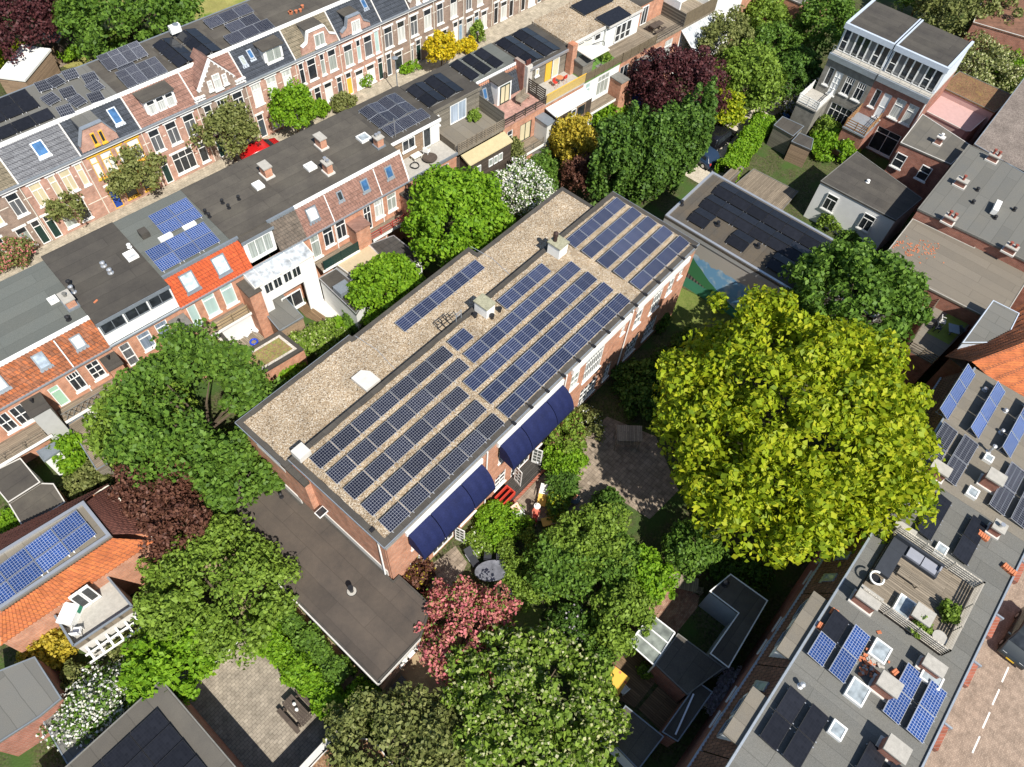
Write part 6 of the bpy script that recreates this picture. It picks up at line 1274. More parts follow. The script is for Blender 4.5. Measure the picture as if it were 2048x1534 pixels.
# parked car in the street
CARP = mat('car_dark_grey', (0.05, 0.06, 0.065), .25, .05, metal=.5, spec=.6)
def car(x, y, az, paint, label, L=4.1, W=1.72, Hh=1.5, van=False, z=0.012):
    r = thing('parked_car', label, 'car', (x, y, z), az)
    hl_ = L / 2
    side = [(-hl_, .45), (-hl_ + .05, .75), (-hl_ + .12, .98), (-hl_ + .25, Hh - .12 if van else 1.02), (-hl_ + .55, Hh), (hl_ - 2.0, Hh), (hl_ - 1.5, Hh - .12), (hl_ - .9, .98), (hl_ - .15, .78), (hl_, .55), (hl_ - .02, .28), (-hl_ + .05, .28)]
    V = []; n = len(side)
    for yy, sc in ((-W / 2, .0), (-W / 2 + .10, .04), (W / 2 - .10, .04), (W / 2, .0)):
        for px, pz in side:
            tuck = .17 * max(0, (pz - .95) / (Hh - .95)) if pz > .95 else 0
            V.append((px * (1 - sc * .0), yy * (1 - (tuck if abs(yy) > W / 2 - .05 else tuck * .8)), pz - (0.03 if abs(yy) > W / 2 - .05 and pz > Hh - .05 else 0)))
    F = [tuple(range(n))[::-1], tuple(range(3 * n, 4 * n))]
    for k in range(3):
        for i in range(n): F.append((k * n + i, k * n + (i + 1) % n, (k + 1) * n + (i + 1) % n, (k + 1) * n + i))
    b = mk('body', V, F, paint, r, True)
    g = M()
    g.quad((hl_ - 1.52, -W / 2 + .2, Hh - .09), (hl_ - 1.52, W / 2 - .2, Hh - .09), (hl_ - .86, W / 2 - .1, 1.02), (hl_ - .86, -W / 2 + .1, 1.02)); g.build('windscreen', PANE, r)
    for s in (-1, 1):
        q = [(-hl_ + .6, s * (W / 2 - .035), 1.05), (hl_ - 1.25, s * (W / 2 - .035), 1.05), (hl_ - 1.75, s * (W / 2 - .125), Hh - .14), (-hl_ + .7, s * (W / 2 - .125), Hh - .14)]
        mk('side_window', [(a, bb + s * .02, c) for a, bb, c in q], [(0, 1, 2, 3) if s > 0 else (3, 2, 1, 0)], PANE, r)
        M().rbox((hl_ - 1.25, s * (W / 2 + .1), .95), (.12, .2, .13)).build('mirror', paint, r)
        M().rbox((hl_ - .22, s * (W / 2 - .3), .58), (.25, .3, .14)).build('headlight', PANEW, r); M().rbox((-hl_ + .08, s * (W / 2 - .16), .72), (.12, .2, .2)).build('tail_light', REDP, r)
        for px in (-hl_ + .75, hl_ - .8):
            wv = M(); 
            pts = [(px + .31 * math.cos(a), .31 + .31 * math.sin(a)) for a in np.linspace(0, 2 * math.pi, 17)[:-1]]
            wv.add([(a, s * (W / 2 - .2), c) for a, c in pts] + [(a, s * (W / 2 + .012), c) for a, c in pts], [tuple(range(16)), tuple(range(31, 15, -1))] + [(i, i + 16, (i + 1) % 16 + 16, (i + 1) % 16) for i in range(16)]); wo = wv.build('wheel', mat('tyre', (0.02, 0.02, 0.02), .9), r)
            rm_ = M(); pts = [(px + .19 * math.cos(a), .31 + .19 * math.sin(a)) for a in np.linspace(0, 2 * math.pi, 13)[:-1]]; rm_.add([(a, s * (W / 2 + .02), c) for a, c in pts], [tuple(range(12)) if s < 0 else tuple(range(11, -1, -1))]); rm_.build('rim', ALU, wo)
    M().box(hl_ - .01, hl_ + .02, -.26, .26, .36, .47).build('number_plate', mat('plate_yellow', (0.75, 0.5, 0.03), .5), r)
    return r
car(33.9, -18.95, math.radians(176), CARP, 'dark grey car parked in the brick street beside the east terrace')
sheet('parking_shadow', [(0, 0), (0.001, 0), (0, 0.001)], -5, MARK) if False else None

# ================================================================== SHEDS AND EXTENSIONS in the east gardens
def P32(z, *pts): return [at('32', x, y, z)[:2] for x, y in pts]
s1 = shed('garden_building', 'white-trimmed flat-roofed garden building with two small windows', 'building', P32(3.0, (1575, 130), (1745, -10), (2045, 205), (1730, 745), (1578, 628), (1805, 305)), 3.0, mat('grey_wall', (0.33, 0.35, 0.37), .9, .1), BIT_BR, WHITE)
p = at('32', 1700, 75, 3.0); vent(s1, p[0], p[1], 3.0, .3, .12)
shed('garden_building', 'dark felt-roofed outbuilding beside the glazed pergola', 'building', P32(2.7, (1140, 715), (1325, 465), (1700, 740), (1400, 960)), 2.7, BRICK_R, BIT_BR, CONCD)
shed('garden_building', 'narrow dark outbuilding with a pole lying on its roof', 'building', P32(2.6, (1195, 1255), (1485, 850), (1605, 935), (1325, 1335)), 2.6, BRICK_R, BIT_D, LEAD)
shed('garden_building', 'square black-roofed outbuilding with painted white gable strip', 'building', P32(2.5, (735, 1275), (905, 1040), (1215, 1290), (1010, 1560)), 2.5, PLASTER, BIT_BR, LEAD)
shed('garden_shed', 'shed with mossy patched roof at the foot of the flowering tree', 'shed', P32(2.4, (-40, 1420), (75, 1275), (370, 1560), (100, 1700)), 2.4, CLAD_D, bitumen('mossy_felt', (0.09, 0.08, 0.065), 1, 0, stain=(.55, .35, .12), amount=.6), CONCD)
a, b = at('32', 1450, 950, 2.72), at('32', 1305, 1275, 2.72); tag(M().bar(a, b, .09, .09).build('pole', ALU), 'white pole lying on the narrow outbuilding roof', 'pole')
gp = thing('glazed_pergola', 'pergola with three clear roof panes and white bars over the deck', 'pergola', (0, 0, 0))
c0, c1, c2, c3 = [Vector(at('32', x, y, 2.6)) for x, y in ((935, 545), (1115, 318), (1300, 462), (1135, 722))]
for i in range(3):
    e0, e1 = i / 3, (i + 1) / 3; q = [c0 + (c1 - c0) * e0, c0 + (c1 - c0) * e1, c3 + (c2 - c3) * e1, c3 + (c2 - c3) * e0]; mk('roof_pane', [tuple(v) for v in q], [(0, 3, 2, 1)], glassy('pergola_glass', (0.20, 0.22, 0.19), .12), gp)
for i in range(4): e = i / 3; p_, q_ = c0 + (c1 - c0) * e, c3 + (c2 - c3) * e; M().bar((p_.x, p_.y, 2.64), (q_.x, q_.y, 2.64), .07, .08).build('glazing_bar', WHITE, gp)
for p_, q_ in ((c0, c1), (c3, c2)): M().bar((p_.x, p_.y, 2.62), (q_.x, q_.y, 2.62), .09, .1).build('frame_bar', WHITE, gp)
for v in (c0, c1, c2, c3): M().box(v.x - .05, v.x + .05, v.y - .05, v.y + .05, 0, 2.58).build('post', WHITE, gp)
fb = thing('flower_trough', 'long white trough full of purple flowers by the narrow alley', 'planter', (0, 0, 0)); q = P32(1.0, (1565, 1020), (1745, 755), (1790, 790), (1620, 1050)); M().prism(q, 0, 1.0).build('trough', PLASTER, fb)
# table with an orange cloth, chairs, on the brown deck
p = at('32', 825, 860, .75); tb = thing('garden_table', 'garden table with a flowered orange and yellow cloth', 'table', (p[0], p[1], .055), .05)
def clothmat():
    m, t_, n, b_, L = _new('orange_cloth'); tc = n.new('ShaderNodeTexCoord'); vo = n.new('ShaderNodeTexVoronoi'); vo.inputs['Scale'].default_value = 2.6; L.new(tc.outputs['Object'], vo.inputs['Vector'])
    cr = n.new('ShaderNodeValToRGB'); L.new(vo.outputs['Distance'], cr.inputs[0]); e = cr.color_ramp.elements; e[0].position = .1; e[0].color = (.45, .06, .05, 1); e[1].position = .32; e[1].color = (.72, .42, .06, 1)
    k = e.new(.22); k.color = (.7, .2, .08, 1); L.new(cr.outputs[0], b_.inputs['Base Color']); b_.inputs['Roughness'].default_value = .8; return m
M().box(-.75, .75, -.5, .5, .68, .72).build('table_top', CLAD_B, tb); M().box(-.8, .8, -.55, .55, .722, .735).box(-.8, .8, -.565, -.552, .5, .73).box(-.8, .8, .552, .565, .5, .73).build('cloth', clothmat(), tb)
for sx in (-.65, .6):
    for sy in (-.4, .35): M().box(sx, sx + .06, sy, sy + .06, 0, .68).build('leg', CLAD_B, tb)
def gchair(x, y, az, m, label, group=None, z=0.0, hb=.9):
    c = thing('garden_chair', label, 'chair', (x, y, z), az, group)
    M().box(-.24, .24, -.24, .24, .42, .46).build('seat', m, c); M().box(-.24, .24, .21, .26, .46, hb).build('backrest', m, c)
    for sx in (-.22, .18):
        for sy in (-.22, .18): M().box(sx, sx + .04, sy, sy + .04, 0, .42).build('leg', m, c)
    for sx in (-.26, .22): M().box(sx, sx + .04, -.2, .2, .62, .66).build('armrest', m, c)
    return c
q = at('32', 890, 915, .5); gchair(q[0], q[1], math.radians(170), WHITE, 'white chair at the table with the orange cloth', z=.055)
q = at('32', 745, 800, .5); gchair(q[0], q[1], math.radians(-10), WHITE, 'white chair behind the table with the orange cloth', z=.055)
p = at('32', 1055, 770, 0); po = thing('potted_plant', 'round plant in a pale pot on the brown deck', 'plant pot', (p[0], p[1], .055)); M().lathe(0, 0, [(.25, 0), (.36, .4), (.34, .42)], 14).build('pot', CONCL, po)
p = at('32', 905, 635, .06); tag(M().lathe(p[0], p[1], [(.14, .055), (.14, .10), (.04, .12), (.04, 2.3)], 10).build('parasol_pole', CONCL), 'bare pole on a round foot standing on the brown deck', 'pole')
# wooden table and chairs at the path
p = at('32', 1370, 60, .7); tb = thing('garden_table', 'large weathered wooden table at the end of the brick path', 'table', (p[0], p[1], .01), math.radians(-62)); M().box(-1.0, 1.0, -.5, .5, .7, .75).build('table_top', DECKX, tb)
for sx in (-.85, .78):
    for sy in (-.42, .35): M().box(sx, sx + .07, sy, sy + .07, 0, .7).build('leg', DECKX, tb)
for i, (x, y, a) in enumerate(((1390, 1140 - 768 * 0, 0),)): pass
for k, x, y, a in (('22', 1395, 1430, .6), ('22', 1470, 1500, 2.2), ('32', 1490, 120, 2.0), ('22', 1250, 1480, -1.1)):
    q = at(k, x, y, .45); gchair(q[0], q[1], a, DECKX, 'weathered wooden chair drawn up at the large garden table', 'wooden chairs at the large table')

# ================================================================== SOUTH-WEST HOUSES (bottom left)
F4 = Frame(0, 25.55, math.radians(-6))
z4 = 6.0
h = thing('tiled_house', 'brick house with orange tiled slope, flat panel roof and brown side slope', 'house', (0, 0, 0))
rp = [at('20', x, y, z4)[:2] for x, y in ((-200, 1470), (675, 940), (895, 1215), (0, 1810))]
M().prism(rp, z4 - .3, z4).build('flat_roof', BIT_W, h); rpo = rp if sum(rp[i][0] * rp[(i + 1) % 4][1] - rp[(i + 1) % 4][0] * rp[i][1] for i in range(4)) > 0 else rp[::-1]
strip(M(), rpo, .2, z4, z4 + .18).build('roof_edge', ALU, h)
def slopeq(name, pa, pb, pc, pd, m, tw=.24, th=.34):
    "tiled plane through four points: lower a,b and upper d,c"
    a, b, c, d = Vector(pa), Vector(pb), Vector(pc), Vector(pd); nc = max(2, round((b - a).length / tw)); nr = max(1, round((d - a).length / th)); N = (b - a).cross(d - a).normalized()
    if N.z < 0: N = -N
    V = []; F = []; prof = ((0, 0), (.3, .04), (.55, .035), (.75, 0))
    us = [(i + q) / nc for i in range(nc) for q, hh in prof] + [1.0]; hs = [hh for i in range(nc) for q, hh in prof] + [0]
    for r in range(nr):
        for s_, lf in ((r / nr, .035), ((r + 1) / nr, 0)):
            for u, hh in zip(us, hs): V.append(tuple(a + (b - a) * u * (1 - s_) + (c - d) * u * s_ + (d - a) * s_ + N * (hh + lf)))
    n = len(us)
    for r in range(2 * nr - 1):
        for k in range(n - 1): F.append((r * n + k, r * n + k + 1, (r + 1) * n + k + 1, (r + 1) * n + k))
    return mk(name, V, F, m, h, kind='stuff')
ze4 = 4.2
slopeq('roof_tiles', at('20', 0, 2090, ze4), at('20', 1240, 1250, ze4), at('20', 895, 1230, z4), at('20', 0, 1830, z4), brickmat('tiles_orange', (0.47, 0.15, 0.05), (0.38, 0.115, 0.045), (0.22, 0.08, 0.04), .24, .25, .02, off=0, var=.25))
slopeq('side_tiles', at('20', 1195, 1200, ze4), at('20', 860, 820, ze4), at('20', 690, 945, z4), at('20', 895, 1200, z4), brickmat('tiles_brown_rib', (0.15, 0.06, 0.045), (0.18, 0.075, 0.055), (0.07, 0.03, 0.025), .2, .6, .03, off=0, var=.2), .18, 1.0)
slopeq('back_tiles', at('20', 870, 800, ze4), at('20', -150, 1280, ze4), at('20', -200, 1450, z4), at('20', 680, 930, z4), MATS['tiles_brown_rib'], .2, 1.0)
w0 = [at('20', 0, 2090, ze4)[:2], at('20', 1240, 1250, ze4)[:2], at('20', 870, 810, ze4)[:2], at('20', -250, 1330, ze4)[:2]]
wo_ = w0 if sum(w0[i][0] * w0[(i + 1) % 4][1] - w0[(i + 1) % 4][0] * w0[i][1] for i in range(4)) > 0 else w0[::-1]
M().prism(inset(wo_, .12), 0, ze4 - .02).build('wall', BRICK_O, h); strip(M(), wo_, .14, ze4 - .06, ze4 + .06).build('gutter', CREAMW, h)
for k, x, y, n in (('20', 205, 1320, 2), ('20', 275, 1435, 2)): pass
pa = at('20', 205, 1315, z4 + .1); pb = at('20', 615, 1020, z4 + .1); azp = math.atan2(pb[1] - pa[1], pb[0] - pa[0]); Lp = math.hypot(pb[1] - pa[1], pb[0] - pa[0]) / 2
for j in range(2):
    for i in range(-2, 2):
        off = (0.02 if j == 0 else -1.12); c, s = math.cos(azp), math.sin(azp); i2 = i
        x_ = pa[0] + i2 * (Lp + .03) * c - (off - 1.0) * s * 1; y_ = pa[1] + i2 * (Lp + .03) * s + (off - 1.0) * c
        panel('blue', (x_, y_, z4 + .1), azp, math.radians(6), 'large blue panel on the flat roof beside the orange tiled slope', 'blue panels, orange tiled house', Lp, 1.03)
# balcony with white frame and doors
bx = [at('30', x, y, 2.9)[:2] for x, y in ((480, 350), (890, 40), (1090, 280), (630, 590))]
M().prism(bx, 0, 2.9).build('balcony_room', CONCL, h); M().prism(bx, 2.9, 2.98).build('balcony_floor', CONC, h)
for i, (a, b) in enumerate(((3, 0), (1, 2), (2, 3))):
    p_, q_ = Vector((*bx[a], 3.6)), Vector((*bx[b], 3.6)); M().bar(tuple(p_), tuple(q_), .12, .07).build('parapet_cap', LEAD, h); M().bar((p_.x, p_.y, 3.28), (q_.x, q_.y, 3.28), .06, .55).build('parapet', DECK, h)
for i in range(6):
    e = (i + .5) / 6; p_ = Vector((*bx[3], 2.4)) * (1 - e) + Vector((*bx[2], 2.4)) * e; nrm = (Vector((*bx[3], 0)) - Vector((*bx[0], 0))).normalized(); M().bar((p_.x, p_.y, 2.5), (p_.x + nrm.x * .9, p_.y + nrm.y * .9, 2.3), .12, .1).build('pergola_rafter', WHITE, h)
for e in (.35, .9): a_ = Vector((*bx[3], 2.35)) + nrm * e; b_ = Vector((*bx[2], 2.35)) + nrm * e; M().bar(tuple(a_), tuple(b_), .1, .1).build('pergola_beam', WHITE, h)
dq = [at('30', x, y, 0)[:2] for x, y in ((0, 0), (1, 1))]
d0, d1 = Vector(at('30', 665, 270, 2.98)), Vector(at('30', 815, 165, 2.98)); dn = Vector((d1.y - d0.y, d0.x - d1.x, 0)).normalized()
for i in range(2):
    p_ = d0 + (d1 - d0) * (i * .5); q_ = d0 + (d1 - d0) * (i * .5 + .48); o = M().bar((p_.x, p_.y, 4.0), (q_.x, q_.y, 4.0), .12, 2.0).build('french_door', WHITE, h)
    a_ = p_ + (q_ - p_) * .15 - dn * .075; b_ = p_ + (q_ - p_) * .85 - dn * .075; M().bar((a_.x, a_.y, 4.1), (b_.x, b_.y, 4.1), .03, 1.5).build('pane', PANE, o)
    a_ = a_ + dn * .15; b_ = b_ + dn * .15; M().bar((a_.x, a_.y, 4.1), (b_.x, b_.y, 4.1), .03, 1.5).build('pane', PANE, o)
p = at('30', 590, 340, 3.0); bb = thing('covered_grill', 'white and green covered grill on the balcony', 'grill', (p[0], p[1], 2.99), .6); M().box(-.55, .55, -.35, .35, 0, .7).build('body', WHITE, bb); M().prism([(-.6, -.4), (.6, -.4), (.6, .4), (-.6, .4)], .7, [.78, .78, .95, .95]).build('cover', WHITE, bb); M().box(.2, .62, -.42, -.36, .3, .7).build('flap', mat('green_flap', (0.03, 0.22, 0.13), .6), bb)
p = at('30', 640, 465, 3.0); gchair(p[0], p[1], 2.4, WHITE, 'white slatted chair on the balcony beside the grill', z=2.99)
# grey roofed building at the left bottom, and its lower part
shed('flat_building', 'grey felt-roofed building below the orange tiled house', 'building', [at('30', x, y, 3.2)[:2] for x, y in ((-150, 820), (280, 650), (495, 985), (320, 1130), (-100, 1400))], 3.2, BRICK_R, BIT_GR, LEAD)
shed('flat_building', 'lower grey roof in the shade beside the white flowering shrub', 'building', [at('30', x, y, 2.2)[:2] for x, y in ((330, 1150), (500, 990), (740, 1330), (540, 1520))], 2.2, BRICK_R, BIT_GR, LEAD)
# black panel roof at the bottom
bp = shed('flat_building', 'flat building with big black panels at the courtyard edge', 'building', [(-4.35, 19.05), (-4.35, 6.0), (-13.0, 6.0), (-13.0, 19.05)], 4.0, BRICK_R, bitumen('bottom_felt', (0.085, 0.078, 0.068), 1.1, 1, amount=.3), CONCD)
for j in range(5):
    for i in range(4):
        panel('black', (-5.35 - 1.0 * 0 - (i + 1) * 1.72, 16.75 - j * 1.16 * 1.0, 4.1), 0, math.radians(5), 'large black panel on the roof beside the courtyard', 'black panels by the courtyard', 1.7, 1.12)
# courtyard: walls, picnic bench, tree shade
yw = thing('courtyard_wall', 'white plastered garden wall along the top of the paved courtyard', 'wall', (0, 0, 0)); M().box(-4.3, -.15, 19.1, 19.35, 0, 1.7).build('wall_body', PLASTER, yw); M().box(-4.3, -.15, 19.04, 19.41, 1.7, 1.78).build('coping', CONCL, yw)
for x in (-3.3, -2.2, -1.1): M().box(x - .02, x + .02, 19.06, 19.1, 0, 1.7).build('joint', CONCD, yw)
yw = thing('courtyard_wall', 'brick wall closing the lower end of the courtyard', 'wall', (0, 0, 0)); M().box(-4.2, .3, 10.0, 10.25, 0, 2.3).build('wall_body', BRICK_R, yw); M().box(-4.2, .35, 9.95, 10.3, 2.3, 2.38).build('coping', CONCL, yw)
shed('garden_shed', 'shed with leaf-littered roof beside the courtyard end wall', 'shed', [(-2.1, 9.9), (.4, 9.9), (1.4, 8.2), (1.2, 6.5), (-2.1, 6.5)], 2.2, BRICK_R, pebble('leaf_litter', [(.2, .11, .06), (.3, .17, .09), (.14, .08, .05), (.36, .24, .14)], 12), CONCL)
p = at('31', 330, 1080, .7); pc = thing('picnic_bench', 'dark wooden picnic table with benches and jars in the courtyard', 'table', (p[0], p[1], .006), math.radians(-62 + 152))
for i in range(5): M().box(-.95, .95, -.36 + i * .148, -.225 + i * .148, .7, .745).build('table_board', CLAD_D, pc)
for sy in (-.85, .6): M().box(-.95, .95, sy, sy + .26, .42, .46).build('bench_seat', CLAD_D, pc)
for sx in (-.7, .62): M().box(sx, sx + .08, -.8, .82, .34, .41).build('bearer', CLAD_D, pc); M().box(sx, sx + .08, -.5, -.42, 0, .7).build('leg', CLAD_D, pc); M().box(sx, sx + .08, .42, .5, 0, .7).build('leg', CLAD_D, pc)
for i, (dx, dy) in enumerate(((.0, .05), (.35, -.05))): tag(M().lathe(p[0] + dx * .3, p[1] + dx, [(.09, .755), (.1, .82), (.1, 1.0), (.05, 1.05)], 10).build('lantern', WHITE), 'small white lantern on the courtyard picnic table', 'lantern', 'lanterns on the picnic table')

# ================================================================== NORTH-EAST HOUSES
FT = Frame(74.2, 0, -math.pi / 2)
def tall(y0, y1, label, brick, wins, lowz):
    h = House(FT, -y1, -y0, 'tall_house', label)
    for (a, b, c, d, bars, pm) in wins: h.win(-y1 + a, -y1 + b, c, d, bars, pm)
    h.front(brick, 7.2); M().box(.01, .2, .15, 7.0, 0, 7.2).box(h.w - .2, h.w - .01, .15, 7.0, 0, 7.2).box(.2, h.w - .2, 6.8, 7.0, 0, 7.2).build('wall', brick, h.e)
    M().box(-.05, h.w + .05, -.25, .02, 7.0, 7.55).build('cornice', ZINC, h.e); M().box(0, h.w, .02, 7.0, 7.2, 7.4).build('top_floor_slab', CONC, h.e)
    M().box(.0, h.w, -.0 + 1.0, 6.9, 10.0, 10.2).build('roof', BIT_D, h.e); M().box(-.05, h.w + .05, .75, 1.0, 9.75, 10.28).box(-.05, .2, 1.0, 7.0, 10.0, 10.32).box(h.w - .2, h.w + .05, 1.0, 7.0, 10.0, 10.32).build('roof_edge', mat('pale_blue_zinc', (0.48, 0.54, 0.62), .5, .08), h.e)
    M().box(.05, .2, 1.1, 6.9, 7.4, 10.0).box(h.w - .2, h.w - .05, 1.1, 6.9, 7.4, 10.0).box(.2, h.w - .2, 6.7, 6.9, 7.4, 10).build('side_wall', mat('pale_render_blue', (0.55, 0.60, 0.66), .8, .08), h.e)
    n = 7
    for i in range(n): window(h.e, .2 + i * (h.w - .4) / n, .2 + (i + 1) * (h.w - .4) / n, 7.45, 9.75, 1.0, (('h', .45),) if i in (0, 5) else (), WHITE, (PANE, CURTD, PANE, PANE, CURTD, PANE, PANE)[i], fr=.07, sill=False, depth=.05)
    for z in (7.75, 8.05, 8.35): M().bar((.05, -.1, z), (h.w - .05, -.1, z), .03, .03).build('rail', ALU, h.e)
    for i in range(6): M().bar((.05 + i * (h.w - .1) / 5, -.1, 7.5), (.05 + i * (h.w - .1) / 5, -.1, 8.4), .03, .03).build('post', ALU, h.e)
    return h
h = tall(13.95, 19.1, 'tall grey rendered house with glazed top floor and white balcony', BRICK_G, ((.5, 1.1, 4.3, 6.2, (), PANE), (1.3, 2.1, 3.6, 6.1, (('v', .5), ('h', .25), ('h', .5), ('h', .75)), CURTB), (2.5, 3.4, 4.2, 6.1, (('v', .5), ('h', .65), ('u.65', .25), ('u.65', .75)), PANE), (3.8, 4.7, 4.2, 6.1, (('v', .5), ('h', .65), ('u.65', .25), ('u.65', .75)), PANE), (2.2, 4.6, .4, 3.0, (('v', .25), ('v', .5), ('v', .75), ('h', .72)), PANE)), 0)
M().box(-.3, 1.9, -3.2, -.02, 0, 3.2).build('rear_wing', BRICK_G, h.e); M().box(-.35, 1.95, -3.3, -.02, 3.2, 3.35).build('wing_roof', CONC, h.e)
fence(h.e, [(-.3, -.1), (-.3, -3.2), (1.9, -3.2), (1.9, -.1)], 3.35, .95, WHITE, 4, 1.0)
h = tall(8.6, 13.95, 'tall red brick house with glazed top floor and wooden balcony', BRICK_R, ((.5, 1.1, 4.3, 6.2, (), PANE), (1.4, 2.2, 3.5, 6.2, (('h', .45),), CURTB), (2.7, 3.7, 4.2, 6.3, (('h', .65),), CURT), (4.0, 5.0, 4.2, 6.3, (('h', .65),), CURT), (2.4, 4.9, .3, 2.9, (('h', .75), ('v', .5)), PANE)), 0)
M().box(-.1, 2.2, -3.3, -.02, 0, 3.1).build('rear_wing', BRICK_R, h.e); M().box(-.15, 2.25, -3.4, -.02, 3.1, 3.25).build('wing_roof', ZINC, h.e); window(h.e, .5, 1.5, .8, 2.0, -3.4, (), WHITE, PANE, depth=.05)
fence(h.e, [(-.05, -.1), (-.05, -3.3), (2.15, -3.3), (2.15, -.1)], 3.25, 1.0, wood('oak_rail', (0.36, 0.2, 0.09), .1, 0), 4, 1.1)
M().tube([(h.w - .05, -.1, 7.0), (h.w - .05, -.1, .1)], .06, 6).build('downpipe', WHITE, h.e)
# extension with mossy roof and pink wall
zz = 4.6
def PS(k, z, *pts): return [at(k, x, y, z)[:2] for x, y in pts]
shed('rear_wing_building', 'low wing with reddish moss roof behind the tall brick house', 'building', PS('03', 5.2, (1370, 690), (1530, 570), (1975, 770), (1810, 900)), 5.2, mat('pink_plaster', (0.52, 0.36, 0.33), .9, .1), pebble('moss_roof', [(.15, .075, .045), (.2, .10, .06), (.24, .16, .07), (.12, .08, .04)], 12, patch=((.25, .17, .05), .6, .6)), CONCD)
shed('pink_roof_building', 'low building with pale pink flat roof beside the tall brick house', 'building', PS('03', 4.4, (1225, 870), (1375, 690), (1800, 890), (1620, 1050), (1580, 1050)), 4.4, mat('pink_plaster', (0.52, 0.36, 0.33)), mat('pink_roofing', (0.46, 0.30, 0.28), .9, .12), CONCL)
hb = shed('brick_house', 'red brick house with dark flat roof, small chimney and two white windows', 'house', PS('S', 6.0, (70, 290), (220, 95), (550, 310), (415, 440)), 6.0, BRICK_R, bitumen('patchy_felt', (0.10, 0.095, 0.085), 1, 0, amount=.55), CONCL)
p = at('S', 310, 310, 6.0); chimney(hb, p[0] + .3, p[1], 6.0, .4, .55, .75, BRICK_R, 1, cap=CONCL, potm=WHITE)
for (a, b) in (((40, 420), (105, 450)), ((215, 500), (290, 530))):
    q = at('S', a[0], a[1], 3.9); fx = 68.25; y_ = {40: 7.4, 215: 4.9}[a[0]]
    w_ = window(hb, 0, 1.0, 0, 1.5, 0, (('h', .55),), WHITE, PANE, depth=.02); w_.location = (fx - .06, y_ + .5, 3.6); w_.rotation_euler = (0, 0, -math.pi / 2)
wh = shed('white_house', 'low white plastered house with black felt roof and two windows', 'house', [(60.2, 11.55), (60.3, 4.1), (64.8, 3.55), (66.6, 11.0)], 4.3, PLASTER, BIT_DX, CONCD)
for y_ in (10.4, 6.7):
    w_ = window(wh, 0, 1.1, 0, 1.75, 0, (('h', .7), ('l.7', .5)), WHITE, PANE, depth=.0); w_.location = (60.22, y_, 1.9); w_.rotation_euler = (0, 0, -math.pi / 2)
p = at('03', 795, 1455, 4.3); vent(wh, p[0], p[1], 4.3, .15, .1, WHITE)
# large flat roofs at the right edge
b1 = shed('flat_block', 'large block with grey felt roof, chimneys and white air unit', 'building', [(59.3, 3.1), (71, 3.2), (71, -14), (59.9, -14), (59.7, -2.5)], 7.0, BRICK_R, bitumen('grey_block_felt', (0.13, 0.13, 0.12), 1, 0, amount=.3), CONCD)
for x, y, pots in ((705, 390, 2), (485, 560, 1), (405, 810, 2)):
    p = at('S', x, y, 7.4); chimney(b1, p[0], p[1], 7.0, .5, .85, .6, BRICK_R, pots, cap=CONC, potm=mat('pot_red', (.25, .07, .05), .8), poth=.45)
p = at('V', 820, 60, 7.4); chimney(b1, p[0], p[1], 7.0, .5, .85, .6, BRICK_R, 2, cap=CONC, potm=MATS['pot_red'])
for x, y in ((560, 700), (590, 615), (710, 805), (840, 750)): p = at('S', x, y, 7.0); vent(b1, p[0], p[1], 7.0, .2, .1)
p = at('S', 715, 740, 7.2); ac = thing('air_conditioner', 'white air conditioning unit on the grey felt block', 'air conditioner', (p[0], p[1], 7.0), .1); M().box(-.75, .75, -.22, .22, .1, .6).build('case', WHITE, ac); M().box(-.7, -.6, -.2, .2, 0, .1).box(.6, .7, -.2, .2, 0, .1).build('feet', BLACKM, ac)
shed('gravel_block', 'block with brown pebbled roof and chimneys beyond the grey felt block', 'building', PS('S', 7.0, (570, 300), (911, -150), (1400, 300), (911, 500)), 7.0, BRICK_R, pebble('brown_pebble_roof', [(.14, .115, .10), (.2, .165, .14), (.26, .22, .19)], 14), ZINC)
bw = shed('flat_block', 'lower block with worn grey roof strewn with broken red tiles', 'building', [(53.9, 2.95), (59.25, 3.0), (59.6, -2.3), (60.6, -2.35), (60.8, -7.0), (52.9, -7.0), (52.4, .5)], 6.0, BRICK_R, bitumen('worn_felt', (0.19, 0.165, 0.13), 1, 1, stain=(.45, .4, .33), amount=.6), CONC)
sc = thing('tile_debris', 'red tile fragments scattered across the worn grey roof', 'rubble', (0, 0, 6.0))
dbv = M()
for i in range(150):
    x, y = random.choice(((150, 90), (240, 40), (60, 30), (280, 80), (680, 210))); p = at('V', random.gauss(x, 55), random.gauss(y, 25), 6.0)
    if 54.2 < p[0] < 59.1 and -2 < p[1] < 2.8: dbv.rbox((p[0], p[1], .005), (random.uniform(.06, .2), random.uniform(.05, .12), .025), random.uniform(0, 3))
dbv.build('shards', TERRA, sc, kind='stuff')
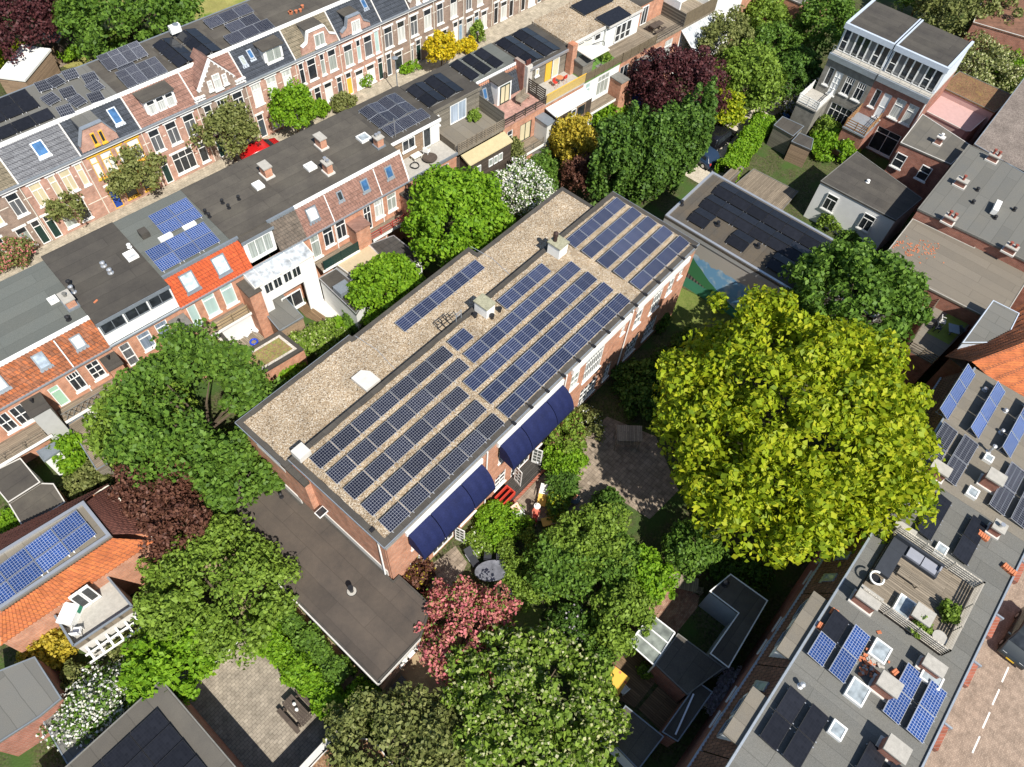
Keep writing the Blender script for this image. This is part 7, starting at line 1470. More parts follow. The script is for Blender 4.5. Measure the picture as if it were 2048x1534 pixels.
# cluttered roof terrace
tr = thing('cluttered_terrace', 'shaded roof terrace with slat screens beside the worn grey roof', 'terrace', (0, 0, 0))
tp = PS('V', 4.6, (480, 165), (110, 740), (290, 840), (700, 420), (760, 250)); M().prism(tp, 0, 4.5).build('base', BRICK_R, tr); M().prism(tp, 4.5, 4.6).build('terrace_floor', BIT_W, tr)
q = PS('V', 4.62, (440, 460), (250, 630), (400, 710), (560, 540)); mk('turf_mat', [(a, b, 4.615) for a, b in q], [(0, 1, 2, 3)], mat('lime_turf', (0.20, 0.26, 0.05), .9, .2), tr)
for i in range(len(tp) - 1): fence(tr, [tp[i], tp[i + 1]], 4.6, .95, DECK, 4, 1.4, .04, .1) if i != 2 else None
fence(tr, [tp[4], tp[0]], 4.6, .95, DECK, 4, 1.4, .04, .1)
for (x, y, c, a, lab) in ((350, 560, CONCL, .3, 'pale striped chair on the lime mat'), (320, 600, SOFA, .5, 'dark chair on the lime mat'), (480, 620, SLATEP, 1.1, 'slate chair at the edge of the lime mat'), (420, 460, CLAD_B, 2.2, 'brown chair beside the lime mat')): p = at('V', x, y, 4.9); gchair(p[0], p[1], a, c, lab, z=4.62)
p = at('V', 430, 610, 5.2); tb = thing('terrace_table', 'grey table on the lime mat of the cluttered terrace', 'table', (p[0], p[1], 4.62), .4); M().box(-.45, .45, -.4, .4, .68, .73).build('table_top', LEAD, tb); M().box(-.05, .05, -.05, .05, 0, .68).build('leg', LEAD, tb)
p = at('V', 640, 285, 5.3); gr = thing('kettle_grill', 'red kettle grill on the cluttered terrace', 'grill', (p[0], p[1], 4.62)); M().lathe(0, 0, [(.1, .5), (.3, .65), (.32, .8), (.22, 1.0), (.05, 1.08)], 14).build('kettle', mat('grill_red', (0.22, 0.015, 0.02), .25), gr, True)
for a in (0, 2.1, 4.2): M().tube([(.12 * math.cos(a), .12 * math.sin(a), .55), (.3 * math.cos(a), .3 * math.sin(a), 0)], .018, 5).build('leg', BLACKM, gr)
# pitched orange roof and slanted dormer beside it
pt = thing('pitched_house', 'house with pitched orange and brown tiled roof next to the steep blue panels', 'house', (0, 0, 0))
h = pt; a0, a1, rA, rB = at('W', 420, 130, 6.6), at('W', 857, -90, 6.6), at('W', 540, 150, 9.2), at('W', 1000, -30, 9.2)
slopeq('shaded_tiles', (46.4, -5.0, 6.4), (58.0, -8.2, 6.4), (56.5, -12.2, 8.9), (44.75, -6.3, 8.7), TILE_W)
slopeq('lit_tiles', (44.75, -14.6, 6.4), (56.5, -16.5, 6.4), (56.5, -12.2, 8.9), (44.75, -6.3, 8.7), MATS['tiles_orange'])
M().prism([(46.6, -5.3), (56, -7.9), (56, -14), (44.75, -14)], 0, 6.3).build('wall', BRICK_R, pt)
shed('slanted_dormer', 'grey flat dormer with white side on the brown tiled slope', 'dormer', PS('V', 7.4, (490, 700), (700, 410), (880, 500), (780, 700)), 7.4, mat('pale_blue_zinc', (0.48, 0.54, 0.62)), BIT_GR, mat('pale_blue_zinc', (0.48, 0.54, 0.62)), h0=6.2)
# little sheds in the north-east gardens
shed('garden_shed', 'grey board shed with dark roof near the driveway hedge', 'shed', PS('03', 2.4, (45, 1000), (115, 930), (290, 1010), (200, 1090)), 2.4, CLAD_G, BIT_D, LEAD)
shed('garden_shed', 'brown board shed with a roof light beside the wooden decks', 'shed', PS('03', 2.3, (185, 1130), (250, 1060), (365, 1110), (345, 1200)), 2.3, CLAD_B, BIT_D, LEAD)
shed('raised_deck', 'weathered raised wooden deck beside the hall', 'deck', [(57.2, 18.6), (62.2, 18.4), (62.4, 13.4), (57.2, 13.2)], .5, DECK, DECK, CONCD)
shed('raised_deck', 'second weathered deck strewn with planks beside the white house', 'deck', [(53.6, 14.8), (57.0, 15.0), (57.0, 12.2), (53.6, 12.2)], .6, DECKX, DECKX, CONCD)
shed('garden_shed', 'weathered board store with pots in front behind the hall', 'shed', [(56.4, 19.6), (60.2, 19.6), (60.2, 18.7), (56.4, 18.7)], 1.6, DECK, DECK, CONCD)
tp_ = at('03', 310, 935, .3); tv = M(); 
for i in range(40): tv.rbox((tp_[0] + random.gauss(0, .55), tp_[1] + random.gauss(0, .8), .02), (random.uniform(.3, .7), random.uniform(.3, .6), random.uniform(.2, .45)), random.uniform(0, 3), random.uniform(-.4, .4))
tag(tv.build('tarpaulin', mat('blue_tarp', (0.02, 0.16, 0.55), .4, .3, 4, 12), kind=None), 'crumpled blue tarpaulin beside the tall grey house', 'tarpaulin')
car(63.6, 23.5, math.radians(-2), mat('car_black', (0.008, 0.008, 0.010), .15, .05, spec=.6), 'black van parked on the gravel driveway', 4.5, 1.85, 1.85, True)
car(60.2, 23.6, math.radians(80), mat('car_blue', (0.015, 0.03, 0.06), .2, .05, spec=.6), 'dark blue car parked behind the tall poplars', 4.2, 1.75, 1.5)
car(29.9, 54.4, math.radians(-4.7), mat('car_red', (0.45, 0.01, 0.012), .25, .05, spec=.6), 'red car parked in the street between the terraces', 4.1, 1.7, 1.5)
# buildings at the very top right
shed('red_house', 'red brick house with sloping brown roof at the far right edge', 'house', [(93.0, 11.0), (101, 12.5), (104, 4), (95.5, 1.0)], 6.5, BRICK_R, TILE_SB, CONCL)
shed('far_block', 'orange brick building with red awnings beyond the white end house', 'building', [(86, 33), (97, 32), (97, 27), (86, 27.5)], 4.5, BRICK_O, BIT_GR, CONCL)
# ================================================================== SCHOOL GARDEN
gd = thing('garden_deck', 'dark plank deck with a red brick edge in front of the open doors', 'deck', (17.6, 12.5, 0))
for i in range(10): M().box(0, 6.1, .16 + i * .126, .275 + i * .126, .10, .14).build('plank', DECK_D, gd)
M().box(0, 6.1, .15, 1.42, .02, .097).build('joist_frame', CLAD_D, gd)
M().box(-.1, 6.3, -.06, .13, 0, .2).build('brick_edge', BRICK_R, gd)
def rleaf(x, y, z, az, label, w_=.75, hgt=2.1):
    d = thing('door_leaf', label, 'door', (x, y, z), az); f = .09
    m = M().box(0, f, -.02, .02, 0, hgt).box(w_ - f, w_, -.02, .02, 0, hgt).box(f, w_ - f, -.02, .02, 0, .25).box(f, w_ - f, -.02, .02, hgt - f, hgt).box(w_ / 2 - .02, w_ / 2 + .02, -.018, .018, .25, hgt - f)
    for i in range(1, 4): m.box(f, w_ - f, -.016, .016, .25 + i * (hgt - .34) / 4 - .02, .25 + i * (hgt - .34) / 4 + .02)
    fr = m.build('frame', WHITE, d); M().box(f, w_ - f, -.004, .004, .25, hgt - f).build('pane', glassy('door_glass', (0.10, 0.11, 0.10), .05), fr); return d
rleaf(20.0, 13.7, .15, math.radians(-100), 'white glazed door leaf swung open over the deck beside the planter bench')
rleaf(21.95, 13.7, .15, math.radians(-70), 'white glazed door leaf swung open beside the row of white pots')
rleaf(13.85, 13.75, .02, math.radians(-75), 'white glazed door leaf opened onto the paved terrace by the lounge chair')
pb = thing('planter_bench', 'red wooden planter box with green herbs on the deck', 'planter', (17.75, 13.25, .16))
M().box(0, 1.35, -.45, -.38, 0, .5).box(0, 1.35, .3, .37, 0, .55).box(0, .07, -.38, .3, 0, .5).box(1.28, 1.35, -.38, .3, 0, .5).box(0.07, 1.28, -.06, .0, 0, .5).build('box', REDP, pb)
for i, x in enumerate((22.2, 22.55, 22.9, 23.2)):
    p = thing('flower_pot', 'white flower pot standing in a row on the deck end', 'plant pot', (x, 13.2, .145), 0, 'white pots on the deck'); M().lathe(0, 0, [(.12, 0), (.17, .28), (.18, .3), (.15, .3)], 12).build('pot', WHITE, p)
YEL = mat('yellow_canvas', (0.72, 0.45, 0.10), .8, .1); WHT = mat('white_canvas', (0.74, 0.73, 0.70), .8, .06)
def lounger(k, x, y, az, m, m2, label, hgt=.36, L=1.5, w_=.62):
    p = at(k, x, y, .35); r = thing('lounge_chair', label, 'lounge chair', (p[0], p[1], .008), az)
    M().box(-L / 2, L * .12, -w_ / 2, w_ / 2, hgt - .05, hgt).build('seat', m, r)
    M().add([(L * .12, -w_ / 2, hgt), (L * .12, w_ / 2, hgt), (L * .5, w_ / 2, hgt + .5), (L * .5, -w_ / 2, hgt + .5), (L * .12, -w_ / 2, hgt - .05), (L * .12, w_ / 2, hgt - .05), (L * .5 + .03, w_ / 2, hgt + .46), (L * .5 + .03, -w_ / 2, hgt + .46)], [(0, 3, 2, 1), (4, 5, 6, 7), (0, 1, 5, 4), (2, 3, 7, 6), (0, 4, 7, 3), (1, 2, 6, 5)]).build('backrest', m2, r)
    for sx in (-L / 2 + .1, L * .3):
        for sy in (-w_ / 2, w_ / 2 - .04): M().box(sx, sx + .04, sy, sy + .04, 0, hgt - .05).build('leg', CLAD_B if m is YEL else ALU, r)
    for sy in (-w_ / 2 - .05, w_ / 2): M().box(-.2, L * .3, sy, sy + .05, hgt + .18, hgt + .22).build('armrest', CLAD_B if m is YEL else ALU, r)
    return r
lounger('g', 1070, 1300, math.radians(28), YEL, WHT, 'yellow canvas lounge chair with a white towel beside the spiky shrub')
lounger('22', 320, 1090, math.radians(-35), YEL, YEL, 'yellow canvas lounge chair half hidden by the shrubs')
lounger('22', 55, 1035, math.radians(80), WHT, mat('salmon_stripe', (0.68, 0.42, 0.34), .8, .2), 'white and salmon striped lounge chair beside the brick deck edge', L=1.2)
SLING = mat('black_sling', (0.03, 0.032, 0.038), .7, .1)
lounger('21', 1725, 1390, math.radians(75), SLING, SLING, 'black reclining chair on the terrace beside the open white door', L=1.3, w_=.55)
p = at('21', 1885, 1490, .72); tb = thing('oval_table', 'grey oval garden table with black rim among the green beds', 'table', (p[0], p[1], .006), math.radians(-40))
V = [(1.15 * math.cos(a), .72 * math.sin(a)) for a in np.linspace(0, 2 * math.pi, 25)[:-1]]; M().prism(V, .7, .73).build('table_top', glassy('smoked_glass', (0.16, 0.165, 0.185), .25), tb); M().prism([(x * 1.03, y * 1.03) for x, y in V], .67, .698).build('rim', SLING, tb)
for x, y in ((-.6, -.35), (.6, -.35), (-.6, .35), (.6, .35)): M().cyl(x, y, 0, .67, .025, 8).build('leg', SLING, tb)
for k, x, y, a in (('21', 1852, 1385, .6), ('21', 1948, 1395, .75), ('21', 2075, 1480, -.6), ('21', 2010, 1665, 2.6)):
    q = at(k, x, y, .5); gchair(q[0], q[1], a, SLING, 'black garden chair standing round the grey oval table', 'black chairs at the oval table', .006)
# swing seat under the big tree, round table, small things
p = at('22', 920, 430, 1.0); sw_ = thing('garden_swing', 'weathered wooden swing seat with a board roof in the tree shade', 'swing seat', (p[0], p[1], .006), math.radians(-50))
M().add([(-.95, -.7, 1.75), (.95, -.7, 1.75), (.95, .5, 2.0), (-.95, .5, 2.0), (-.95, -.7, 1.71), (.95, -.7, 1.71), (.95, .5, 1.96), (-.95, .5, 1.96)], [(0, 1, 2, 3), (4, 7, 6, 5), (0, 4, 5, 1), (1, 5, 6, 2), (2, 6, 7, 3), (3, 7, 4, 0)]).build('roof', DECKX, sw_)
M().box(-.75, .75, -.3, .2, .42, .47).build('seat', DECKX, sw_); M().box(-.75, .75, .18, .23, .47, .95).build('backrest', DECKX, sw_)
for sx in (-.9, .84):
    for sy in (-.6, .4): M().box(sx, sx + .06, sy, sy + .06, 0, 1.75).build('post', DECKX, sw_)
p = at('22', 500, 920, .6); tb = thing('round_table', 'small dark round table with an orange cloth beside the spiky shrub', 'table', (p[0], p[1], .006)); M().lathe(0, 0, [(.4, .66), (.4, .69)], 16).build('table_top', SLATEP, tb); M().cyl(0, 0, 0, .66, .03).build('leg', BLACKM, tb); M().box(-.1, .35, -.05, .25, .692, .70).build('cloth', mat('orange_rag', (.7, .28, .15), .8), tb)
# people
def skinbody(name, parent, J, Eg, m, sub=2):
    "one continuous body: joints {key: (xyz, radius)}, connected edges"
    keys = list(J); me = bpy.data.meshes.new(name); me.from_pydata([J[k][0] for k in keys], [(keys.index(a), keys.index(b)) for a, b in Eg], []); me.materials.append(m)
    o = bpy.data.objects.new(name, me); COL.objects.link(o); o.parent = parent
    md = o.modifiers.new('skin', 'SKIN'); md.use_smooth_shade = True
    for i, k in enumerate(keys): r = J[k][1]; me.skin_vertices[0].data[i].radius = (r, r); me.skin_vertices[0].data[i].use_root = (i == 0)
    s_ = o.modifiers.new('sub', 'SUBSURF'); s_.levels = sub; s_.render_levels = sub; return o
SKIN = mat('skin', (0.55, 0.30, 0.21), .6, .05)
def seated(x, y, az, seat, top, legs, label, hat=None, hair=None, lean=.25):
    r = thing('person', label, 'person', (x, y, .006), az); s = seat; L = lean
    # sits at the origin looking along -y
    J = dict(pel=((0, 0, s + .10), .15), bel=((0, L * .3, s + .28), .14), che=((0, L * .7, s + .48), .155), nec=((0, L, s + .66), .055), hea=((0, L + .0, s + .76), .075), cro=((0, L + .02, s + .88), .085))
    Eg = [('pel', 'bel'), ('bel', 'che'), ('che', 'nec'), ('nec', 'hea'), ('hea', 'cro')]
    for sd, sg in (('l', -1), ('r', 1)):
        J.update({sd + 'sh': ((sg * .19, L * .8, s + .56), .06), sd + 'el': ((sg * .27, L * .4 - .05, s + .30), .045), sd + 'wr': ((sg * .2, -.28, s + .22), .03), sd + 'pa': ((sg * .19, -.36, s + .21), .032),
                  sd + 'hi': ((sg * .1, -.05, s + .09), .095), sd + 'kn': ((sg * .13, -.46, s + .08), .062), sd + 'an': ((sg * .13, -.56, .1), .042), sd + 'to': ((sg * .14, -.74, .05), .035)})
        Eg += [('che', sd + 'sh'), (sd + 'sh', sd + 'el'), (sd + 'el', sd + 'wr'), (sd + 'wr', sd + 'pa'), ('pel', sd + 'hi'), (sd + 'hi', sd + 'kn'), (sd + 'kn', sd + 'an'), (sd + 'an', sd + 'to')]
        for f in range(4): J[sd + 'f%d' % f] = ((sg * (.16 + .02 * f), -.44 - (.01 if f in (1, 2) else 0), s + .20), .009); Eg.append((sd + 'pa', sd + 'f%d' % f))
        J[sd + 'th'] = ((sg * .15, -.39, s + .2), .010); Eg.append((sd + 'pa', sd + 'th'))
    skinbody('body', r, J, Eg, SKIN)
    def sub(keys, name, m, gr): K = {k: (J[k][0], J[k][1] * gr + .012) for k in keys}; skinbody(name, r, K, [e for e in Eg if e[0] in keys and e[1] in keys], m)
    sub(['pel', 'bel', 'che', 'lsh', 'lel', 'rsh', 'rel'], 'shirt', top, 1.06); sub(['pel', 'lhi', 'lkn', 'lan', 'rhi', 'rkn', 'ran'], 'trousers', legs, 1.06)
    hx = J['cro'][0]
    if hat: M().lathe(0, hx[1], [(.24, hx[2] + .0), (.23, hx[2] + .02), (.12, hx[2] + .03), (.115, hx[2] + .12), (.05, hx[2] + .14)], 16).build('hat', hat, r)
    if hair: M().lathe(0, hx[1] + .02, [(.09, hx[2] - .06), (.1, hx[2] + .02), (.06, hx[2] + .09), (.01, hx[2] + .1)], 12).build('hair', hair, r)
    f_ = M(); f_.box(-.012, .012, hx[1] - .105, hx[1] - .07, hx[2] - .07, hx[2] - .03); f_.build('nose', SKIN, r)
    return r
p = at('22', 190, 1035, .6); seated(p[0], p[1], math.radians(-60), .40, mat('coral_shirt', (.55, .14, .09), .8), mat('red_trousers', (.42, .05, .04), .8), 'seated person in coral clothes and a round white hat beside the yellow lounge chair', hat=WHT)
gchair(p[0], p[1], math.radians(-60), CLAD_B, 'low wooden chair under the person in the white hat', z=.006)
p = at('22', 840, 1450, .8); seated(p[0], p[1], math.radians(50), .42, mat('pale_shirt', (.5, .5, .42), .8), mat('grey_trousers', (.2, .2, .2), .8), 'person in a pale shirt sitting on a red seat among the shrubs', hair=mat('thin_hair', (.35, .22, .17), .8))
rs = thing('red_bench', 'red painted garden seat among the shrubs', 'bench', (p[0], p[1], .006), math.radians(50)); M().box(-.85, .6, -.3, .3, .36, .42).build('seat', REDP, rs); M().box(-.85, .6, .28, .34, .42, .85).build('backrest', REDP, rs)
for sx in (-.8, .5):
    for sy in (-.26, .2): M().box(sx, sx + .06, sy, sy + .06, 0, .36).build('leg', REDP, rs)
# terrace goods on the fine-grid panel house
q = F2.world(35.9, 1.35, 6.2); gchair(q[0], q[1], 1.9, WHITE, 'white plastic chair on the terrace beside the plank wall', z=6.21)
q = F2.world(34.9, 1.5, 6.2); tb = thing('side_table', 'pale square table on the terrace beside the coiled hose', 'table', (q[0], q[1], 6.2), F2.az); M().box(-.45, .45, -.3, .3, .42, .47).build('table_top', CREAMW, tb)
for sx in (-.4, .34):
    for sy in (-.25, .19): M().box(sx, sx + .06, sy, sy + .06, 0, .42).build('leg', CREAMW, tb)
q = F2.world(34.2, .9, 6.2); tag(M().tube([(q[0] + .38 * math.cos(a) * (1 + .1 * math.sin(3 * a)), q[1] + .38 * math.sin(a), 6.24 + .015 * (i % 9)) for i, a in enumerate(np.linspace(0, 18.8, 44))], .03, 5).build('garden_hose', BLACKM), 'black coiled hose on the sunny terrace floor', 'hose')
q = F2.world(35.7, .7, 6.2); tag(M().lathe(q[0], q[1], [(.2, 6.2), (.62, 6.42), (.66, 6.5), (.5, 6.48)], 16).build('basket', CLAD_D), 'dark round basket on the sunny terrace', 'basket')
# pale parasol between trees
p = at('s', 985, 362, 2.3); pr = thing('parasol', 'pale pink square parasol beside the white blossom tree', 'parasol', (p[0], p[1], 0)); cv = [(-1.3, -1.3, 2.1), (1.3, -1.3, 2.1), (1.3, 1.3, 2.1), (-1.3, 1.3, 2.1), (0, 0, 2.5)]
mk('canopy', cv, [(0, 1, 4), (1, 2, 4), (2, 3, 4), (3, 0, 4)], mat('pale_pink_canvas', (.66, .58, .53), .8, .06), pr); M().cyl(0, 0, 0, 2.45, .03).build('pole', ALU, pr)
# street lamp between the terraces
p = at('01', 1090, 560, 3.0); sl = thing('street_lamp', 'grey street lamp with a flat round head before the brown brick row', 'street lamp', (p[0] + .3, p[1] - .2, 0)); M().lathe(0, 0, [(.09, 0), (.06, 1.0), (.045, 4.2)], 10).build('post', LEAD, sl); M().lathe(0, 0, [(.05, 4.2), (.32, 4.28), (.34, 4.34), (.1, 4.45)], 16).build('lamp_head', LEAD, sl)
# ================================================================== TREES, SHRUBS, HEDGES
LM = {
 'lime': leafmat('leaf_lime', [(0.10, 0.16, 0.008), (0.22, 0.29, 0.012), (0.30, 0.35, 0.015), (0.36, 0.37, 0.02)], .4),
 'spring': leafmat('leaf_spring', [(0.09, 0.19, 0.012), (0.15, 0.28, 0.015), (0.20, 0.33, 0.02)], .4),
 'mid': leafmat('leaf_mid', [(0.05, 0.10, 0.016), (0.09, 0.17, 0.022), (0.13, 0.22, 0.03)], .35),
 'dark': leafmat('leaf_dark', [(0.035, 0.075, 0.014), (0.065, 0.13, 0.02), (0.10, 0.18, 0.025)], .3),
 'olive': leafmat('leaf_olive', [(0.09, 0.11, 0.03), (0.15, 0.17, 0.05), (0.20, 0.21, 0.07)], .3),
 'fresh': leafmat('leaf_fresh', [(0.09, 0.15, 0.02), (0.15, 0.23, 0.03), (0.20, 0.29, 0.04)], .35),
 'purple': leafmat('leaf_purple', [(0.035, 0.012, 0.014), (0.065, 0.02, 0.022), (0.10, 0.035, 0.035)], .25),
 'copper': leafmat('leaf_copper', [(0.06, 0.025, 0.018), (0.10, 0.042, 0.028), (0.14, 0.065, 0.04)], .25),
 'yellow': leafmat('leaf_yellow', [(0.20, 0.18, 0.02), (0.36, 0.28, 0.03), (0.45, 0.35, 0.04)], .35),
 'gold': leafmat('leaf_gold', [(0.40, 0.30, 0.01), (0.55, 0.42, 0.015), (0.30, 0.30, 0.02)], .35),
 'pink': leafmat('leaf_pink', [(0.40, 0.10, 0.12), (0.52, 0.17, 0.18), (0.30, 0.16, 0.08), (0.55, 0.20, 0.20)], .3),
 'white': leafmat('leaf_white', [(0.55, 0.54, 0.42), (0.66, 0.65, 0.56), (0.72, 0.71, 0.64)], .3),
 'cream': leafmat('leaf_cream', [(0.30, 0.32, 0.13), (0.42, 0.41, 0.22), (0.17, 0.23, 0.05), (0.52, 0.50, 0.33)], .3),
 'lilac': leafmat('leaf_lilac', [(0.32, 0.28, 0.33), (0.42, 0.39, 0.42), (0.24, 0.24, 0.22)], .3),
}
def leaves(name, C, Nr, size, m, parent, aspect=1.5, jit=.75):
    "one small leaf face at every point of C, facing roughly along Nr"
    n = len(C); Nr = Nr + RNG.normal(0, jit, (n, 3)); Nr /= np.linalg.norm(Nr, axis=1)[:, None] + 1e-9
    T_ = np.cross(Nr, RNG.normal(0, 1, (n, 3))); T_ /= np.linalg.norm(T_, axis=1)[:, None] + 1e-9; B = np.cross(Nr, T_)
    s = (size * RNG.uniform(.6, 1.25, n))[:, None]; fold = Nr * s * .18
    V = np.empty((n, 4, 3)); V[:, 0] = C - T_ * s * aspect * .5; V[:, 1] = C + B * s * .5 + fold; V[:, 2] = C + T_ * s * aspect * .5; V[:, 3] = C - B * s * .5 + fold
    me = bpy.data.meshes.new(name); me.vertices.add(4 * n); me.vertices.foreach_set('co', V.reshape(-1))
    me.loops.add(4 * n); me.loops.foreach_set('vertex_index', np.arange(4 * n, dtype=np.int32)); me.polygons.add(n)
    me.polygons.foreach_set('loop_start', np.arange(0, 4 * n, 4, dtype=np.int32)); me.polygons.foreach_set('loop_total', np.full(n, 4, np.int32)); me.update(calc_edges=True); me.validate()
    me.materials.append(m); o = bpy.data.objects.new(name, me); COL.objects.link(o); o.parent = parent
    return o
def crown_points(r, rz, n, clump=.2, low=-.45, irr=.18):
    "points on the skins of many small clumps spread over a lumpy crown"
    nc = int(max(10, min(420, 5.2 / clump ** 2))); d = RNG.normal(0, 1, (nc * 3, 3)); d /= np.linalg.norm(d, axis=1)[:, None]; d = d[d[:, 2] > low][:nc]; nc = len(d)
    ph = RNG.uniform(0, 6.28, 4); az = np.arctan2(d[:, 1], d[:, 0])
    lump = 1 + irr * (np.sin(2 * az + ph[0]) * .5 + np.sin(3 * az + ph[1]) * .4 + np.sin(5 * az + ph[2]) * .35) + RNG.normal(0, irr * .45, nc)
    rad = RNG.uniform(.45, 1.0, nc) ** .5 * lump; cc = d * rad[:, None]; cr = clump * RNG.uniform(.7, 1.35, nc)
    k = RNG.integers(0, nc, n); e = RNG.normal(0, 1, (n, 3)); e[:, 2] += .45; e /= np.linalg.norm(e, axis=1)[:, None]
    p = cc[k] + e * (cr[k] * RNG.uniform(.55, 1.05, n))[:, None]
    sc = np.array([r, r, rz]); return p * sc, e, cc * sc
def plant(name, label, cat, x, y, zc, r, rz, n, size, leaf, group=None, trunk=True, clump=.2, mix=None, sx=1.0, az=0.0, low=-.45, irr=.18, aspect=1.5, z0=0.0):
    rt_ = thing(name, label, cat, (x, y, z0), az, group)
    P_, N_, cc = crown_points(r, rz, n, clump, low, irr); P_[:, 0] *= sx; P_[:, 2] += zc - z0
    P_[:, 2] = np.maximum(P_[:, 2], .03)
    if mix:
        k = RNG.random(n) < mix[1]; leaves('crown', P_[~k], N_[~k], size, LM[leaf], rt_, aspect); up = P_[k] + N_[k] * size * .3
        leaves('blossom', up, N_[k], size * (mix[2] if len(mix) > 2 else .9), LM[mix[0]], rt_, 1.1)
    else: leaves('crown', P_, N_, size, LM[leaf], rt_, aspect)
    tm = M(); h0 = max(.3, zc - z0 - rz * .25)
    if trunk:
        tr_ = max(.05, r * .045); tm.tube([(0, 0, -.05), (.03 * r, .02 * r, h0 * .5), (0, .03 * r, h0)], [tr_ * 1.3, tr_, tr_ * .75], 8)
        for i in RNG.choice(len(cc), min(len(cc), 9), replace=False):
            e = cc[i] * np.array([sx, 1, 1]) * .8; b0 = (0, .03 * r * .7, h0 * .75); tm.tube([b0, (e[0] * .45, e[1] * .45, h0 * .8 + (e[2] + zc - z0 - h0 * .8) * .6), (e[0], e[1], e[2] + zc - z0)], [tr_ * .5, tr_ * .32, tr_ * .12], 5)
        tm.build('trunk', LEAFTRUNK, rt_)
    else:
        for i in RNG.choice(len(cc), min(len(cc), 5), replace=False): e = cc[i] * np.array([sx, 1, 1]) * .6; tm.tube([(0, 0, -.02), (e[0], e[1], max(.1, e[2] + zc - z0))], [.03, .01], 5)
        tm.build('stem', LEAFTRUNK, rt_)
    return rt_
def tree(k, px, py, zc, r, rz, n, size, leaf, label, name='tree', group=None, **kw):
    p = at(k, px, py, zc); return plant(name, label, 'tree', p[0], p[1], zc, r, rz, n, size, leaf, group, **kw)
def shrub(k, px, py, r, rz, n, size, leaf, label, group=None, cat='shrub', name='shrub', z0=0.0, **kw):
    p = at(k, px, py, z0 + rz * .8); kw.setdefault('clump', .3); return plant(name, label, cat, p[0], p[1], z0 + rz * .7, r, rz, n, size, leaf, group, trunk=False, low=-.3, z0=z0, **kw)
def hedge(pts, wd, h_, n, size, leaf, label, group=None):
    a, b = Vector((*pts[0], 0)), Vector((*pts[1], 0)); rt_ = thing('hedge', label, 'hedge', tuple(a), math.atan2((b - a).y, (b - a).x), group); L = (b - a).length
    t = RNG.uniform(0, L, n); f = RNG.integers(0, 3, n); y = np.where(f == 0, RNG.uniform(-wd / 2, wd / 2, n), np.where(f == 1, -wd / 2, wd / 2)); z = np.where(f == 0, h_, RNG.uniform(.05, h_, n))
    bl = .16 * np.sin(t * 2.1 + 1) + .12 * np.sin(t * 4.7) + RNG.normal(0, .09, n); N_ = np.stack([np.zeros(n), np.where(f == 0, 0, np.sign(y)), np.where(f == 0, 1., .35)], 1); P_ = np.stack([t, y, z], 1) + N_ * bl[:, None]; P_[:, 2] = np.maximum(P_[:, 2], .03)
    leaves('foliage', P_, N_, size, LM[leaf], rt_); st = M()
    for i in range(max(2, int(L / .8))): st.tube([(.2 + i * .8, 0, 0), (.25 + i * .8, .05, h_ * .8)], [.03, .015], 5)
    st.build('stem', LEAFTRUNK, rt_, kind='stuff'); return rt_

# the big tree and its neighbours
tree('s', 1580, 838, 8.5, 8.7, 5.4, 46000, .30, 'lime', 'huge lime-green broadleaf tree filling the garden beside the brick building', 'broadleaf_tree', clump=.125, irr=.08)
tree('s', 1700, 610, 7.5, 4.9, 4.2, 14000, .28, 'mid', 'mid-green round tree between the hall roof and the huge lime-green tree', 'broadleaf_tree', clump=.17, irr=.1)
tree('s', 912, 440, 5.6, 4.2, 4.0, 17000, .24, 'spring', 'bright spring-green round tree between the red balcony rail and the gravel roof', 'hornbeam', clump=.16, irr=.06)
tree('s', 772, 580, 3.0, 3.0, 2.4, 10000, .22, 'spring', 'clipped bright green round tree beside the boxed roof light', 'hornbeam', clump=.2, irr=.05)
tree('s', 400, 830, 5.5, 5.4, 4.4, 22000, .24, 'mid', 'large mid-green tree filling the gardens left of the gravel roof', 'broadleaf_tree', clump=.15, sx=1.0, irr=.14)
tree('s', 285, 850, 4.2, 3.0, 3.0, 8000, .24, 'fresh', 'looser green tree leaning against the large mid-green tree', 'broadleaf_tree', clump=.22)
tree('s', 465, 950, 3.6, 2.6, 2.6, 7000, .24, 'mid', 'green tree overhanging the corner of the black felt annex', 'broadleaf_tree', clump=.22)
tree('s', 320, 985, 4.0, 2.5, 2.4, 9000, .17, 'copper', 'copper-leaved tree beside the brown ribbed roof slope', 'copper_tree', clump=.22)
tree('s', 375, 1065, 3.6, 2.1, 2.2, 7000, .17, 'copper', 'second copper-leaved crown toward the annex', 'copper_tree', clump=.24)
tree('s', 430, 1180, 3.6, 4.2, 2.4, 19000, .20, 'fresh', 'wide soft green tree above the white courtyard wall', 'broadleaf_tree', clump=.14, irr=.12)
tree('s', 345, 1320, 2.6, 2.6, 1.9, 9000, .22, 'spring', 'bright green tree at the corner of the black panel roof', 'broadleaf_tree', clump=.2)
shrub('s', 92, 1292, 1.55, 1.3, 5000, .18, 'yellow', 'yellow-green domed bush in front of the orange tiled house wall', clump=.28)
shrub('s', 195, 1420, 2.2, 1.7, 7000, .18, 'mid', 'white flowering shrub beside the black panel roof', mix=('white', .55, .9))
shrub('s', 250, 1370, 1.3, 1.2, 3000, .2, 'mid', 'green shrub with white sprays behind the white flowering shrub', mix=('white', .2))
shrub('s', 150, 1365, 1.0, .9, 2000, .2, 'olive', 'olive-green low shrub beside the grey felt building')
shrub('s', 260, 1270, 1.2, .8, 2500, .18, 'olive', 'mixed pot plants under the white pergola rafters')
hedge(((3.0, 24.5), (3.0, 11.2)), 1.0, 1.25, 9000, .16, 'mid', 'long clipped hedge running beside the annex wall') if False else None
